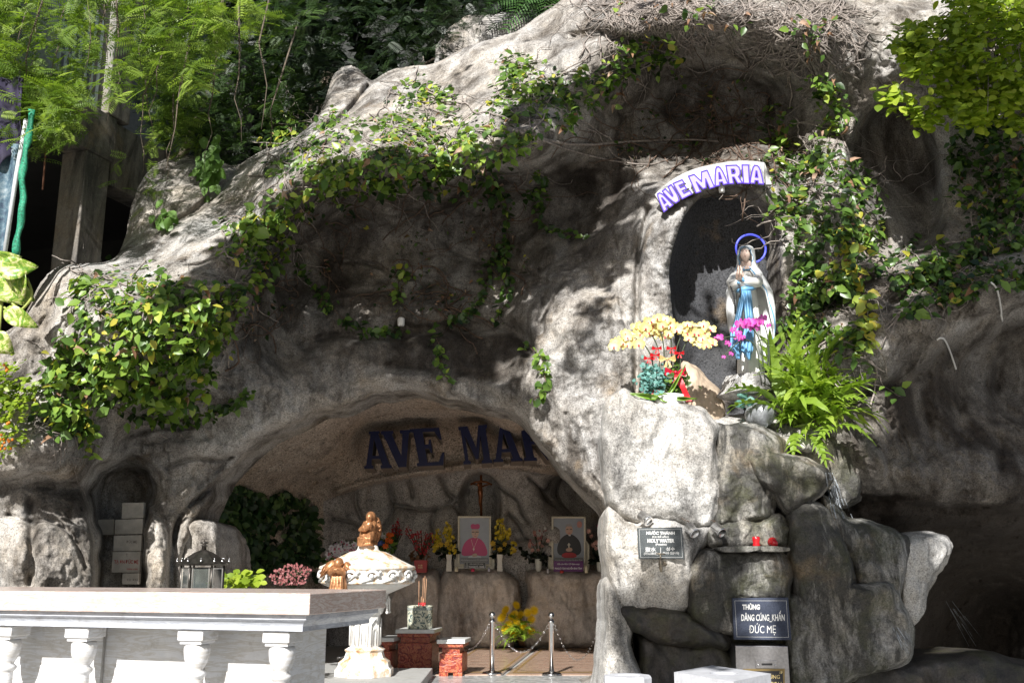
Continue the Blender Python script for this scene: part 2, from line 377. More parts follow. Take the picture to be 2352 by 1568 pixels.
CTRL = [(330,420,11.8),(400,372,12.3),(300,560,11.2),(450,450,11.5),(600,350,12.0),(560,420,11.5),(480,520,10.9),(380,580,10.5),(560,600,10.2),(290,600,10.6),
(150,620,10.2),(300,650,9.8),(500,650,9.8),(300,750,9.5),(150,750,9.6),(450,780,9.8),(120,850,9.75),(250,880,9.95),(100,640,10.4),(60,760,10.0),(0,820,10),(-60,820,10),
(200,960,9.9),(350,950,10.5),(450,950,10.9),(130,1040,9.45),(50,1000,9.35),(10,1080,9.35),(100,1110,9.75),(-60,1100,9.7),(100,1250,9.55),(50,1300,9.5),(190,1200,9.9),(205,1320,9.9),(0,1350,9.8),(0,1200,9.8),(-60,1500,9.8),(200,1500,9.9),
(300,1030,10.7),(400,1050,10.9),(500,1000,11.1),(420,1150,11.0),(350,1150,10.9),(370,1300,10.7),(440,1190,11.2),(300,1500,10.7),(410,1500,10.9),
(640,450,10.4),(750,400,10.15),(900,380,10.05),(1100,350,10.1),(1250,330,10.25),(700,300,11.6),(740,240,12.0),(800,160,12.7),(800,260,11.6),(850,200,12.2),(930,200,11.9),(1000,155,12.2),(1050,130,12.1),(1050,250,11.2),(1180,100,11.9),(1250,50,12.0),(1350,30,11.6),(1250,200,11.0),(1350,130,10.9),(1300,-60,12.3),(1500,-80,12),(1900,-80,12),(2400,-80,12),
(640,560,11.3),(620,650,11.4),(800,530,12.1),(1000,530,12.3),(1200,480,12.3),(1350,430,12.1),(700,700,11.7),(900,640,12.1),(1100,630,12.1),(1250,560,11.8),(760,450,11.3),(900,450,11.3),(1100,420,11.4),(620,780,11.3),
(850,715,11.7),(1000,735,11.7),(1150,730,11.65),(700,770,11.5),(700,860,11.2),(900,850,11.35),(1100,840,11.2),(1180,890,10.95),(600,900,10.9),(560,1000,11.15),(800,900,11.25),(1000,880,11.25),
(1250,720,10.95),(1300,800,10.6),(1400,700,10.6),(1440,800,10.4),(1350,900,10.45),(1250,900,10.65),(1300,1000,10.55),(1370,1060,10.45),(1390,1150,10.45),(1450,950,10.4),(1225,985,10.8),
(1440,600,10.9),(1400,530,11.3),(1380,400,11.8),(1450,300,12.0),(1500,200,12.0),(1500,120,11.3),(1450,70,10.5),(1600,60,10.4),(1600,150,11.8),(1650,280,12.2),(1600,360,12.0),(1750,220,12.0),(1760,110,10.8),(1850,60,10.5),(1900,180,11.0),(1870,300,11.3),(1800,380,11.6),
(1480,500,10.95),(1520,550,10.55),(1500,680,10.5),(1520,430,11.2),(1480,750,10.5),(1820,480,11.0),(1850,650,10.6),(1820,800,10.7),(1950,450,10.45),(1950,600,10.35),(2000,700,10.3),(1900,760,10.45),(1650,405,11.0),(1750,405,10.95),
(2080,400,11.3),(2200,300,11.0),(2300,200,10.8),(2330,500,10.6),(2250,600,10.4),(2150,650,10.3),(2050,100,10.9),(2300,50,10.7),(2000,200,11.2),
(1850,840,10.5),(1950,820,10.2),(2050,780,10.05),(2150,740,10.05),(2300,680,10.2),(2400,640,10.2),(2130,850,10.7),(2220,820,11.1),(2350,780,11.3),(1990,960,10.25),(2080,1000,10.45),(2250,1000,10.8),(2400,1000,11.0),(2000,1090,10.2),(2150,1130,10.35),(2320,1150,10.5),
(2000,1220,11.1),(2150,1210,11.2),(2300,1250,11.8),(2400,1400,13.5),(2200,1420,14),(2120,1340,12.6),(2320,1400,14.5),(2160,1540,14),(2000,1350,11.1),(1900,1130,10.8),(1800,1000,10.6),(1700,1000,10.9),(1600,1100,10.8),(1600,1400,10.6),(1800,1400,10.6),(1480,1300,10.6),(2000,1500,11.0),(1480,1600,10.6),(1800,1620,10.6),(2200,1620,13.5),(2650,100,10.9),(2650,600,10.4),(2650,1000,10.9),(2650,1400,11.5),(2650,1620,11.5),(2520,1300,12.0)]
RECESS = [(220, 1640), (226, 1260), (218, 1180), (224, 1120), (246, 1096), (290, 1090), (322, 1098), (334, 1150), (330, 1260), (328, 1640)]
BLIND = [(1950, 560), (1945, 380), (1968, 300), (2005, 250), (2050, 236), (2095, 250), (2130, 300), (2155, 380), (2165, 480), (2150, 560), (2060, 610), (1990, 600)]
STEP = 3.2
gu = np.arange(-60, 2690, STEP); gv = np.arange(-90, 1640, STEP)
GU, GV = np.meshgrid(gu, gv)
def up(A, k, shape):       # bilinear upsample of a coarse grid
    yi = np.linspace(0, A.shape[0]-1, shape[0]); xi = np.linspace(0, A.shape[1]-1, shape[1])
    y0 = np.clip(yi.astype(int), 0, A.shape[0]-2); x0 = np.clip(xi.astype(int), 0, A.shape[1]-2)
    fy = (yi-y0)[:, None]; fx = (xi-x0)[None]
    return (A[y0][:, x0]*(1-fy)*(1-fx)+A[y0+1][:, x0]*fy*(1-fx)+A[y0][:, x0+1]*(1-fy)*fx+A[y0+1][:, x0+1]*fy*fx)
cu, cv = np.meshgrid(np.linspace(gu[0], gu[-1], 275), np.linspace(gv[0], gv[-1], 175))
D = up(rbf(CTRL, cu, cv, 2e-4), 4, GU.shape)
# creases and seams of the sculpted rock (polyline, depth, half width)
GROOVES = [
 ([(560,1000),(640,960),(720,905),(820,868),(900,862),(1000,872),(1100,880),(1180,905)], -.08, 14),
 ([(920,762),(1000,756),(1100,752),(1170,752),(1200,775),(1215,800)], .28, 16),
 ([(700,790),(760,770),(840,772),(920,775)], .16, 14),
 ([(1240,760),(1245,720),(1255,690)], .2, 12),
 ([(1463,900),(1463,800),(1462,700),(1466,600),(1475,540),(1490,480)], .22, 7),
 ([(400,1170),(440,1130),(490,1090),(530,1050)], .12, 9),
 ([(500,1105),(450,1150),(420,1170),(400,1230),(392,1300),(394,1345)], .22, 10), ([(440,1120),(420,1160),(425,1230)], -.12, 14), ([(345,1180),(372,1240),(378,1340)], -.16, 22), ([(345,1130),(360,1180),(342,1260)], .1, 8),
 ([(340,1035),(420,1020),(500,1030),(560,1010)], -.06, 16),
 ([(0,1120),(60,1110),(130,1118),(200,1130)], .22, 20),
 ([(70,1150),(75,1250),(68,1340)], .14, 12),
 ([(1310,90),(1370,75),(1420,90),(1470,90),(1520,100)], .3, 16),
 ([(640,440),(610,520),(600,600),(560,640)], .12, 10),
 ([(545,390),(500,440),(430,500),(360,520)], .22, 9),
 ([(845,200),(800,260),(740,300)], .25, 8),
 ([(1290,170),(1240,250),(1190,280)], .1, 12),
 ([(1900,300),(1960,330),(1980,420),(2020,480),(2030,560)], .2, 12),
 ([(1880,700),(1920,690),(1980,650),(2050,610)], .3, 16),
 ([(2050,690),(2120,640),(2230,600),(2352,560)], .2, 14),
 ([(1930,930),(1990,900),(2060,880),(2130,860)], .15, 12),
 ([(2040,930),(2050,1000),(2035,1080),(2060,1140)], .05, 8),
 ([(2120,900),(2140,1000),(2120,1080),(2140,1130)], .05, 9),
 ([(2200,880),(2210,980),(2230,1060),(2210,1140)], .05, 10),
 ([(2290,860),(2280,960),(2300,1040),(2290,1120)], .05, 9),
 ([(1960,1160),(2040,1150),(2130,1165),(2240,1170),(2352,1190)], .15, 14),
 ([(1700,330),(1770,320),(1840,350),(1880,400)], .12, 12),
 ([(1330,230),(1400,260),(1480,240),(1560,270)], .1, 14),
]
GROOVES += [([(1010,870),(1040,880),(1060,872),(1090,885)], .05, 3), ([(330,945),(380,950),(400,965),(450,960)], .05, 3), ([(1400,520),(1430,600),(1420,680),(1440,760)], .06, 4), ([(700,560),(760,600),(850,600),(930,640),(1010,640)], .10, 7), ([(1020,560),(1090,600),(1180,610),(1260,650)], .10, 7), ([(780,680),(860,660),(960,690),(1050,680)], .08, 5), ([(1330,520),(1300,580),(1240,620)], .1, 7), ([(480,960),(430,985),(370,980),(300,1000)], .09, 6), ([(560,1040),(500,1060),(440,1050),(380,1075)], .08, 5), ([(20,1180),(60,1200),(120,1190),(170,1230),(200,1300)], .08, 6), ([(1300,950),(1340,1010),(1350,1080),(1380,1120)], .07, 5)]
for ln, dp, w in GROOVES:
    d = ldist(GU, GV, smooth_poly(ln, 40, closed=False).tolist()); D += dp*np.exp(-(d/w)**2)
dr = sdist(GU, GV, smooth_poly(RECESS, 60))+16*fbm(Pn(GU, GV, 11), 2.5, 3, .5, 19); sw = 14+46*sstep(1240, 1090, GV); D += 1.15*sstep(0, 1, (sw-dr)/(sw+20))
dbl = sdist(GU, GV, smooth_poly(BLIND, 60)); D = D+.5*sstep(20, -24, dbl)
P0 = Pn(GU, GV, D)
smoothmask = 1-.85*sstep(10, -10, dbl)
n1 = fbm(P0, 1.1, 3, .5, 1); n2 = fbm(P0, 3.2, 4, .5, 2); n3 = fbm(P0, 9, 3, .55, 3, ridged=True); f1, f2 = worley(P0+.15*n2[..., None], 1.9, 2)
calm = 1-.6*sstep(40, 0, GV-(620-.45*(GU-300)))*sstep(1500, 1300, GU)
n5 = fbm(P0*[1, 1, .7]+.2*n1[..., None], 2.0, 4, .5, 12, ridged=True)
D = D+smoothmask*(-.10*n5*calm+.20*n1+.075*n2*calm+.03*n3*calm+.07*(f1-.5)+.05*np.exp(-((f2-f1)/.03)**2)*sstep(.25, .6, n1+.1)*calm)
# horizontal flow lines in the upper concave wall
D += smoothmask*.03*np.sin(P0[..., 2]*9+3*n1*2+P0[..., 0]*1.2)*sstep(0, .3, n2+.2)
cavep = smooth_poly(CAVE, 260); nichep = smooth_poly(NICHE, 140); topp = smooth_poly(TOP, 420)
wob = 6*fbm(Pn(GU, GV, 11), 3.3, 3, .55, 9)
dc = sdist(GU, GV, cavep)+wob*.8; dn = sdist(GU, GV, nichep)+wob*.5; dt = sdist(GU, GV, topp)+wob
def lip(d, w): return 1-np.sqrt(np.clip(1-(1-np.clip(d/w, 0, 1))**2, 0, 1))
D += .30*lip(dc, 22)+.22*lip(dn, 14)+.5*lip(-dt, 16)
FACE_D = D
def snap(U, V, d):
    gy, gx = np.gradient(d, STEP); g = np.hypot(gx, gy)+1e-6; t = np.where(np.abs(d) < STEP*1.15, d/np.maximum(g, .5), 0)
    return -t*gx/g, -t*gy/g
SU = np.zeros_like(GU); SV = np.zeros_like(GU)
for d_ in (dc, dn, dt):
    a_, b_ = snap(GU, GV, d_); SU += a_; SV += b_
keepv = (dc > -STEP*.6) & (dn > -STEP*.6) & (dt < STEP*.6)
Vw = Pn(GU+SU, GV+SV, D)
idx = np.arange(GU.size).reshape(GU.shape)
kc = keepv[:-1, :-1] & keepv[1:, :-1] & keepv[:-1, 1:] & keepv[1:, 1:]
a_, b_, c_, d_ = idx[:-1, :-1][kc], idx[:-1, 1:][kc], idx[1:, 1:][kc], idx[1:, :-1][kc]
Fq = np.stack([a_, d_, c_, b_], 1)
def with_skirt(V, F, back, shrink=.0, steps=3, amp=.05, jitter=None):
    """extrude every boundary edge of the relief backwards, so that lips and ridges have thickness"""
    V = V.reshape(-1, 3); used = np.unique(F); rm = -np.ones(len(V), int); rm[used] = np.arange(len(used)); V = V[used]; F = rm[F]
    e = np.concatenate([F[:, [0, 1]], F[:, [1, 2]], F[:, [2, 3]], F[:, [3, 0]]]); key = e.min(1)*len(V)+e.max(1)
    u_, inv, cnt = np.unique(key, return_inverse=True, return_counts=True)
    be = e[cnt[inv] == 1]; bv = np.unique(be); pos = -np.ones(len(V), int); pos[bv] = np.arange(len(bv))
    for _ in range(8):
        acc = np.zeros((len(bv), 3)); ct = np.zeros(len(bv)); i0, i1 = pos[be[:, 0]], pos[be[:, 1]]; Q = V[bv]
        np.add.at(acc, i0, Q[i1]); np.add.at(acc, i1, Q[i0]); np.add.at(ct, i0, 1); np.add.at(ct, i1, 1); V[bv] = .5*Q+.5*acc/ct[:, None]
    allV = [V]; allF = [F]; base = V[bv]; prev = bv; n0 = len(V)
    for s_ in range(1, steps+1):
        q = base.copy(); q[:, 1] += back*s_/steps; q[:, 2] += .0; q += amp*(s_/steps)*np.stack([fbm(q, 2.5, 2, .5, 5), 0*q[:, 0], fbm(q, 2.5, 2, .5, 6)], 1)
        cur = n0+np.arange(len(bv)); n0 += len(bv); allV.append(q)
        A, B = prev[pos[be[:, 0]]], prev[pos[be[:, 1]]]; C, E = cur[pos[be[:, 1]]], cur[pos[be[:, 0]]]
        allF.append(np.stack([B, A, E, C], 1)); prev = cur
    return np.concatenate(allV), np.concatenate(allF)
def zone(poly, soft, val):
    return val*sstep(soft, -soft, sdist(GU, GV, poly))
sn = fbm(P0*[1, 1, .45], 1.6, 4, .6, 77)  # dark wall stains, plus shade painted over the concave wall, hollow and cliff
STAIN_SHADE = zone([(560,560),(640,430),(760,400),(1000,400),(1250,360),(1400,250),(1480,330),(1460,560),(1330,640),(1240,720),(1200,860),(1000,860),(800,850),(620,880),(540,930),(520,820)], 60, .62)
STAIN_SHADE = np.maximum(STAIN_SHADE, zone([(930,765),(1180,755),(1225,800),(1190,880),(1050,870),(900,850),(760,820),(780,780)], 16, .95))
STAIN_SHADE = np.maximum(STAIN_SHADE, zone([(1330,120),(1850,120),(1900,330),(1800,420),(1600,380),(1400,430)], 50, .55))
STAIN_SHADE = np.maximum(STAIN_SHADE, zone([(1280,370),(1370,380),(1400,430),(1340,470),(1260,430)], 30, .95))
STAIN_SHADE = np.maximum(STAIN_SHADE, zone([(1960,860),(2130,860),(2420,700),(2420,1200),(2000,1180),(1960,1000)], 50, .8))
STAIN_SHADE = np.maximum(STAIN_SHADE, zone([(1880,1120),(2420,1160),(2420,1660),(1600,1660),(1700,1200)], 40, 1.7))
STAIN_SHADE = np.maximum(STAIN_SHADE, zone([(0,1100),(200,1120),(215,1180),(150,1200),(0,1150)], 18, .7))
STAIN_SHADE = np.maximum(STAIN_SHADE, zone(BLIND, 14, .55)); STAIN_SHADE = np.maximum(STAIN_SHADE, zone([(1950,480),(2352,500),(2352,700),(2100,760),(1900,700)], 40, .5))
STAIN_SHADE = np.maximum(STAIN_SHADE, zone([(150,900),(600,880),(560,980),(300,1060),(160,1010)], 40, .35))
STAIN_SHADE = np.clip(STAIN_SHADE*(.95+1.1*sn)+.35*np.clip(sn, 0, 1), 0, 1)
STAIN_SHADE = np.maximum(STAIN_SHADE, zone([(1900,1190),(1990,1160),(2420,1190),(2420,1660),(1900,1660)], 30, 1.0)*(.85+.3*np.clip(sn, -.5, .5)))  # shade of the lower-right hollow painted near black
STAIN_SHADE = np.maximum(STAIN_SHADE, zone([(2070,820),(2200,770),(2420,700),(2420,1190),(2040,1160),(2060,1000)], 40, .85)*(.85+.5*np.clip(sn, -.5, .5)))  # right cliff coloured darker to deepen its shade
STAIN_SHADE = STAIN_SHADE.reshape(-1)[np.unique(Fq)]
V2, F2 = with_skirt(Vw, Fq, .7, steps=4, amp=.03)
STAIN_SHADE = np.r_[STAIN_SHADE, np.full(len(V2)-len(STAIN_SHADE), .25)]
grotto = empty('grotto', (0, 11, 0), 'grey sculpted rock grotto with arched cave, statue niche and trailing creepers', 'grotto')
mesh_np('rock_face', V2, F2, M['rock'], grotto, attr=STAIN_SHADE)

def surf(u, v):
    """distance of the rock face at a photograph pixel"""
    x = np.clip((np.asarray(u, float)-gu[0])/STEP, 0, len(gu)-1.01); y = np.clip((np.asarray(v, float)-gv[0])/STEP, 0, len(gv)-1.01)
    i = x.astype(int); j = y.astype(int); fx = x-i; fy = y-j
    return FACE_D[j, i]*(1-fx)*(1-fy)+FACE_D[j, i+1]*fx*(1-fy)+FACE_D[j+1, i]*(1-fx)*fy+FACE_D[j+1, i+1]*fx*fy

# ------------------------------------------------------------------ niche lining
def niche_lining():
    o = np.array(smooth_poly(NICHE, 90)); c = o.mean(0); K = 26; V = []; F = []
    for k in range(K+1):
        r = 1-k/K
        rr = r**.8 if k else 1.06
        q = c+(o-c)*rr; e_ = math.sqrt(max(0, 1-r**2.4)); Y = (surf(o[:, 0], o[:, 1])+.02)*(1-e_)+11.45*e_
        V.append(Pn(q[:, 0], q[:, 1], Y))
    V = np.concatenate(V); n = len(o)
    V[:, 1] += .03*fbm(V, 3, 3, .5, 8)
    for k in range(K):
        for i in range(n): F.append((k*n+i, (k+1)*n+i, (k+1)*n+(i+1) % n, k*n+(i+1) % n))
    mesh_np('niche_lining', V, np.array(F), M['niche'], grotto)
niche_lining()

# ------------------------------------------------------------------ cave interior relief (ceiling, letter band, cracked back wall, ivy side wall)
IC = [(380,1000,12.0),(450,1100,12.1),(500,1000,12.0),(560,960,12.0),(700,900,12.0),(830,860,12.0),(1000,850,12.0),(1200,880,12.0),(1300,1000,12.1),(1400,1100,12.3),
(600,1040,13.2),(700,1000,13.4),(800,955,13.6),(950,930,14.0),(1100,940,14.0),(1200,960,14.0),(1300,1040,14.2),(640,1090,14.3),(740,1060,14.6),
(830,990,15.1),(950,975,15.3),(1100,965,15.3),(1250,965,15.3),(830,1080,15.7),(950,1072,15.8),(1100,1068,15.8),(1250,1072,15.8),(1380,1090,15.8),
(700,1125,15.6),(750,1125,16.0),(760,1140,16.1),(850,1110,16.15),(950,1095,16.1),(1100,1085,16.1),(1250,1092,16.1),(1400,1120,16.1),
(500,1130,13.3),(480,1200,13.4),(560,1130,14.2),(600,1200,14.8),(680,1150,15.5),(680,1250,15.6),(735,1200,16.1),(735,1300,16.1),(560,1300,14.4),(450,1300,13.2),(400,1200,12.8),(400,1400,12.8),(560,1450,14.4),(700,1450,15.9),
(800,1200,16.2),(900,1200,16.15),(1000,1200,16.15),(1100,1200,16.2),(1200,1200,16.15),(1300,1200,16.15),(1450,1250,16.1),(800,1400,16.3),(1100,1400,16.3),(1400,1400,16.3),(800,1540,16.5),(1100,1540,16.5),(1460,1540,16.5)]
iu = np.arange(380, 1480, 3.0); iv = np.arange(850, 1540, 3.0); IU, IV = np.meshgrid(iu, iv)
ID = rbf(IC, IU, IV, 1e-4)
CORN = [(380,1255),(500,1190),(600,1190),(700,1165),(765,1140),(850,1112),(950,1094),(1050,1080),(1105,1074),(1180,1076),(1250,1086),(1330,1102),(1480,1135)]
lnv = np.interp(IU, [p[0] for p in CORN], [p[1] for p in CORN])
mright = sstep(745, 775, IU)
ID += mright*(-.22*np.exp(-((IV-lnv+8)/9.)**2))      # bulging moulding under the letter band
below = sstep(-2, 6, IV-lnv)*mright
CR = [[(890,1095),(895,1130),(905,1160),(900,1185),(880,1210),(862,1240)],[(905,1160),(930,1163),(960,1170),(1000,1170),(1030,1160),(1060,1140),(1075,1125)],[(1000,1170),(990,1200),(1000,1230)],
 [(1012,1095),(1025,1130),(1045,1145)],[(765,1190),(800,1195),(840,1215),(862,1240)],[(1130,1100),(1160,1130),(1190,1145),(1200,1180),(1215,1200)],[(1040,1160),(1060,1180),(1070,1220),(1060,1250)],
 [(1215,1095),(1240,1120),(1265,1150)],[(1290,1100),(1330,1150),(1355,1180),(1350,1220),(1310,1240)],[(1170,1180),(1190,1200),(1210,1240)],[(770,1250),(800,1245),(850,1235)],[(1190,1240),(1230,1236),(1270,1250)],[(820,1110),(815,1150),(830,1190)],[(940,1100),(948,1140)]]
for ln in CR:
    d = ldist(IU, IV, smooth_poly(ln, 24, closed=False).tolist()); ID += below*(.16*np.exp(-(d/3.2)**2)+.07*np.exp(-(d/11)**2))
HOL = [(1080, 1310), (1058, 1200), (1054, 1150), (1062, 1112), (1082, 1090), (1108, 1084), (1130, 1094), (1146, 1120), (1152, 1160), (1146, 1210), (1130, 1310)]
dh = sdist(IU, IV, smooth_poly(HOL, 50)); ID += .38*sstep(4, -16, dh)-.10*np.exp(-((dh-8)/8.)**2)
PI0 = Pn(IU, IV, ID); pw, _ = worley(PI0, 3.0, 3); pw2, _ = worley(PI0, 11.0, 4)
ceil = 1-below
left = sstep(860, 700, IU)*ceil
ID += .10*fbm(PI0, 1.3, 3, .5, 21)+.05*fbm(PI0, 5, 4, .55, 22)+left*(.10*(pw-.5)+.09*(pw2-.45))+ceil*(1-left)*.018*(pw2-.5)+ceil*(1-left)*.02*fbm(PI0, 16, 2, .5, 23)
II = np.arange(IU.size).reshape(IU.shape)
VI = Pn(IU, IV, ID)
def quads(mask):
    a = II[:-1, :-1][mask]; b = II[:-1, 1:][mask]; c = II[1:, 1:][mask]; d = II[1:, :-1][mask]; return np.stack([a, d, c, b], 1)
icut = (sdist(IU, IV, np.array(CAVE)) < 46)[:-1, :-1]
mk = (IV[:-1, :-1] > lnv[:-1, :-1]) & (IU[:-1, :-1] > 742)
def compact(V, F):
    u_ = np.unique(F); rm = -np.ones(len(V), int); rm[u_] = np.arange(len(u_)); return V[u_], rm[F]
Va, Fa = compact(VI.reshape(-1, 3), quads(mk & icut)); mesh_np('cave_back_wall', Va, Fa, M['rock_in'], grotto)
Va, Fa = compact(VI.reshape(-1, 3), quads(~mk & icut)); mesh_np('cave_ceiling', Va, Fa, M['rock_brown'], grotto)
def isurf(u, v):
    i = int(np.clip((u-380)/3, 0, len(iu)-1)); j = int(np.clip((v-850)/3, 0, len(iv)-1)); return float(ID[j, i])
# roof and flanks over the cave and behind the ridge, so no daylight leaks in
b = MB()
b.box((-1.5, 15.4, 4.9), (9.5, 4.4, .4)); b.box((3.1, 15.4, 2.6), (.4, 4.4, 4.6)); b.box((-5.6, 15.4, 2.6), (.4, 4.4, 4.6)); b.box((-1.5, 17.4, 2.6), (9, .4, 5))
b.build('cave_shell', M['rock_in'], grotto)

# ------------------------------------------------------------------ boulders
def pillow(outline, Y, bulge, mat, parent=None, name='boulder', thick=.5, N=110, K=22, amp=.05, sc=2.2, pw=5.0, tilt=0.0, seed=0, it=0, label=None, facet=.16, grow=9, rim_w=22.0):
    Y = Y-bulge+min(bulge, .40); bulge = min(bulge, .40); thick = max(thick, .9)
    o = smooth_poly(outline, N, it=it); c = o.mean(0)
    o = o+7*np.stack([fbm(np.stack([o[:, 0]*.02, o[:, 1]*.02, o[:, 0]*0+seed], 1), 1, 3, .6, 3), fbm(np.stack([o[:, 0]*.02, o[:, 1]*.02, o[:, 0]*0+seed+9], 1), 1, 3, .6, 5)], 1)
    tn = np.roll(o, -1, 0)-np.roll(o, 1, 0); tn /= np.linalg.norm(tn, axis=1)[:, None]+1e-9; ar = np.sum(o[:, 0]*np.roll(o[:, 1], -1)-np.roll(o[:, 0], -1)*o[:, 1])
    o = o+grow*np.stack([tn[:, 1], -tn[:, 0]], 1)*(1 if ar > 0 else -1)
    V = []; n = N
    v0, v1 = o[:, 1].min(), o[:, 1].max()
    for k in range(K):
        r = 1-(k/(K-1))**1.7
        q = c+(o-c)*r
        dd = np.clip(-sdist(q[:, 0], q[:, 1], o)/rim_w, 0, 1) if k else np.zeros(n)
        dep = Y-bulge*(.80*np.sqrt(1-(1-dd)**2)+.20*math.sqrt(max(0, 1-r*r)))+tilt*(q[:, 1]-c[1])/max(1, (v1-v0))
        V.append(Pn(q[:, 0], q[:, 1], dep))
    front = np.concatenate(V)
    rim = V[0]
    sk = []
    for s_ in (1, 2):
        q = rim.copy(); cc = rim.mean(0); q = cc+(q-cc)*(1-.03*s_); q[:, 1] = rim[:, 1]+thick*s_/2; sk.append(q)
    V = np.concatenate([*sk[::-1], front]); K2 = K+2
    nn = fbm(V, sc, 4, .55, 31+seed); w1, w2 = worley(V, sc*.8, 7+seed)
    V[:, 1] += .10*fbm(V, 1.5, 3, .5, 90)-.035*fbm(V*[1, 1, .6], 4.2, 3, .5, 91, ridged=True)+amp*1.8*nn+facet*(w1-.5)-.05*np.exp(-((w2-w1)/.10)**2)*0+.05*fbm(V*[1, 1, .35], 5, 3, .55, 81+seed)+.03*fbm(V, 6, 3, .5, 71+seed)+.012*fbm(V, 14, 2, .5, 41, ridged=True)
    V[:, 0] += amp*.6*fbm(V, sc, 3, .5, 51+seed); V[:, 2] += amp*.6*fbm(V, sc, 3, .5, 61+seed)
    F = []
    i = np.arange(n); j = (i+1) % n
    F = np.concatenate([np.stack([k*n+i, k*n+j, (k+1)*n+j, (k+1)*n+i], 1) for k in range(K2-1)])
    # orientation: outline may be cw or ccw
    area = np.sum(o[:, 0]*np.roll(o[:, 1], -1)-np.roll(o[:, 0], -1)*o[:, 1])
    if area > 0: F = F[:, ::-1]
    ob = mesh_np(name, V, F, mat, parent)
    if label: ob['label'] = label
    return ob
G = grotto
pillow([(1430,893),(1398,930),(1386,1000),(1390,1080),(1402,1150),(1425,1188),(1462,1198),(1500,1184),(1545,1192),(1595,1212),(1632,1200),(1646,1120),(1642,1040),(1644,985),(1612,948),(1560,934),(1505,936),(1462,922)], 10.2, .62, M['rock_pale'], G, seed=1, pw=9, N=150, K=34, amp=.05)
pillow([(1398,1172),(1430,1200),(1462,1206),(1502,1190),(1550,1204),(1600,1218),(1634,1214),(1606,1262),(1590,1300),(1584,1390),(1555,1424),(1500,1405),(1450,1424),(1424,1400),(1404,1330),(1394,1250)], 10.15, .62, M['rock_pale'], G, seed=2, pw=6, N=150, K=34, amp=.04, tilt=.1)
pillow([(1398,1330),(1425,1395),(1446,1430),(1440,1480),(1462,1540),(1484,1640),(1376,1640),(1388,1520),(1398,1430)], 10.1, .55, M['rock_pale'], G, seed=3, pw=4)
pillow([(1643,978),(1700,984),(1748,990),(1795,1012),(1802,1062),(1792,1130),(1764,1192),(1700,1206),(1640,1206),(1634,1100)], 10.3, .6, M['rock_wet'], G, seed=4, pw=9, N=140, K=30)
pillow([(1722,1052),(1760,1040),(1800,1044),(1850,1058),(1905,1090),(1896,1122),(1856,1152),(1812,1176),(1784,1134),(1745,1108)], 9.95, .42, M['rock_wet'], G, seed=5, pw=5)
pillow([(1608,1216),(1650,1196),(1700,1190),(1745,1202),(1795,1180),(1815,1215),(1805,1252),(1740,1254),(1690,1262),(1630,1256)], 10.1, .45, M['rock_wet'], G, seed=6)
pillow([(1582,1300),(1612,1268),(1680,1262),(1790,1268),(1815,1298),(1812,1385),(1700,1380),(1690,1455),(1640,1452),(1590,1420),(1578,1370)], 10.2, .66, M['rock_wet'], G, seed=7, pw=9, N=140, K=30, label='mossy block under the stone shelf')
pillow([(1808,1172),(1850,1146),(1895,1170),(1925,1230),(1955,1300),(1962,1400),(1935,1455),(1880,1440),(1834,1375),(1816,1290)], 10.2, .6, M['rock_wet'], G, seed=8, pw=8, N=130, K=28)
pillow([(1884,1140),(1920,1165),(1950,1195),(2000,1200),(2050,1222),(2078,1240),(2066,1330),(2050,1390),(2000,1360),(1960,1345),(1948,1290),(1915,1225)], 10.3, .5, M['rock_wet'], G, seed=9)
pillow([(1812,1375),(1880,1350),(1960,1345),(2045,1345),(2085,1440),(2080,1510),(1990,1545),(1900,1575),(1820,1640),(1812,1500)], 10.35, .75, M['rock_wet'], G, seed=10, pw=9, N=150, K=34)
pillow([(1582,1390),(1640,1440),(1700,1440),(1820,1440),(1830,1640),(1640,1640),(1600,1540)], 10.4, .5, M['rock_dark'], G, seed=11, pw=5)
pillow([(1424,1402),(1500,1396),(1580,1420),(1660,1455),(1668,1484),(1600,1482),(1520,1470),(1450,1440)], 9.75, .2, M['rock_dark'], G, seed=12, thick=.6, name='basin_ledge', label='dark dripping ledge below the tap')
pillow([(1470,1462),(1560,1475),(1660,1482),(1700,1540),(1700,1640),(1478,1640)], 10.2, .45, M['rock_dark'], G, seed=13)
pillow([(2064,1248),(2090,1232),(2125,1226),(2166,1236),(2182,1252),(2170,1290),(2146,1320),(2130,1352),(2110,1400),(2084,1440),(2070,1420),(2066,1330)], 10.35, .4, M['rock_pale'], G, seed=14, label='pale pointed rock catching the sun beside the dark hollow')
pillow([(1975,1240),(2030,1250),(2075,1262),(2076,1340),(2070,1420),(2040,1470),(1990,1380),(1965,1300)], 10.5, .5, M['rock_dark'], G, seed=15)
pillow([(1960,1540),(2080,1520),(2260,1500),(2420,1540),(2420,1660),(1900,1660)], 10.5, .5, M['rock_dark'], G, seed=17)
bo = pillow([(1572,836),(1602,850),(1640,898),(1656,945),(1652,985),(1600,985),(1556,960),(1548,890)], 11.1, .5, plain('tan_sandstone', (.48, .38, .28), .85, sc=5, var=.3, bump=.6, coord='Object'), None, seed=18, facet=.04)
tag(bo, 'smooth tan boulder standing in the niche left of the statue', 'boulder')
pillow([(1560,968),(1700,958),(1830,960),(1880,985),(1860,1030),(1760,1012),(1640,1000),(1560,995)], 10.9, .6, M['rock_pale'], G, seed=19, name='niche_sill', thick=.9, tilt=-.9, amp=.02, facet=.02)
pillow([(1795,985),(1870,1000),(1960,1010),(1985,1060),(1970,1150),(1930,1160),(1870,1090),(1800,1050)], 10.7, .45, M['rock_wet'], G, seed=20)
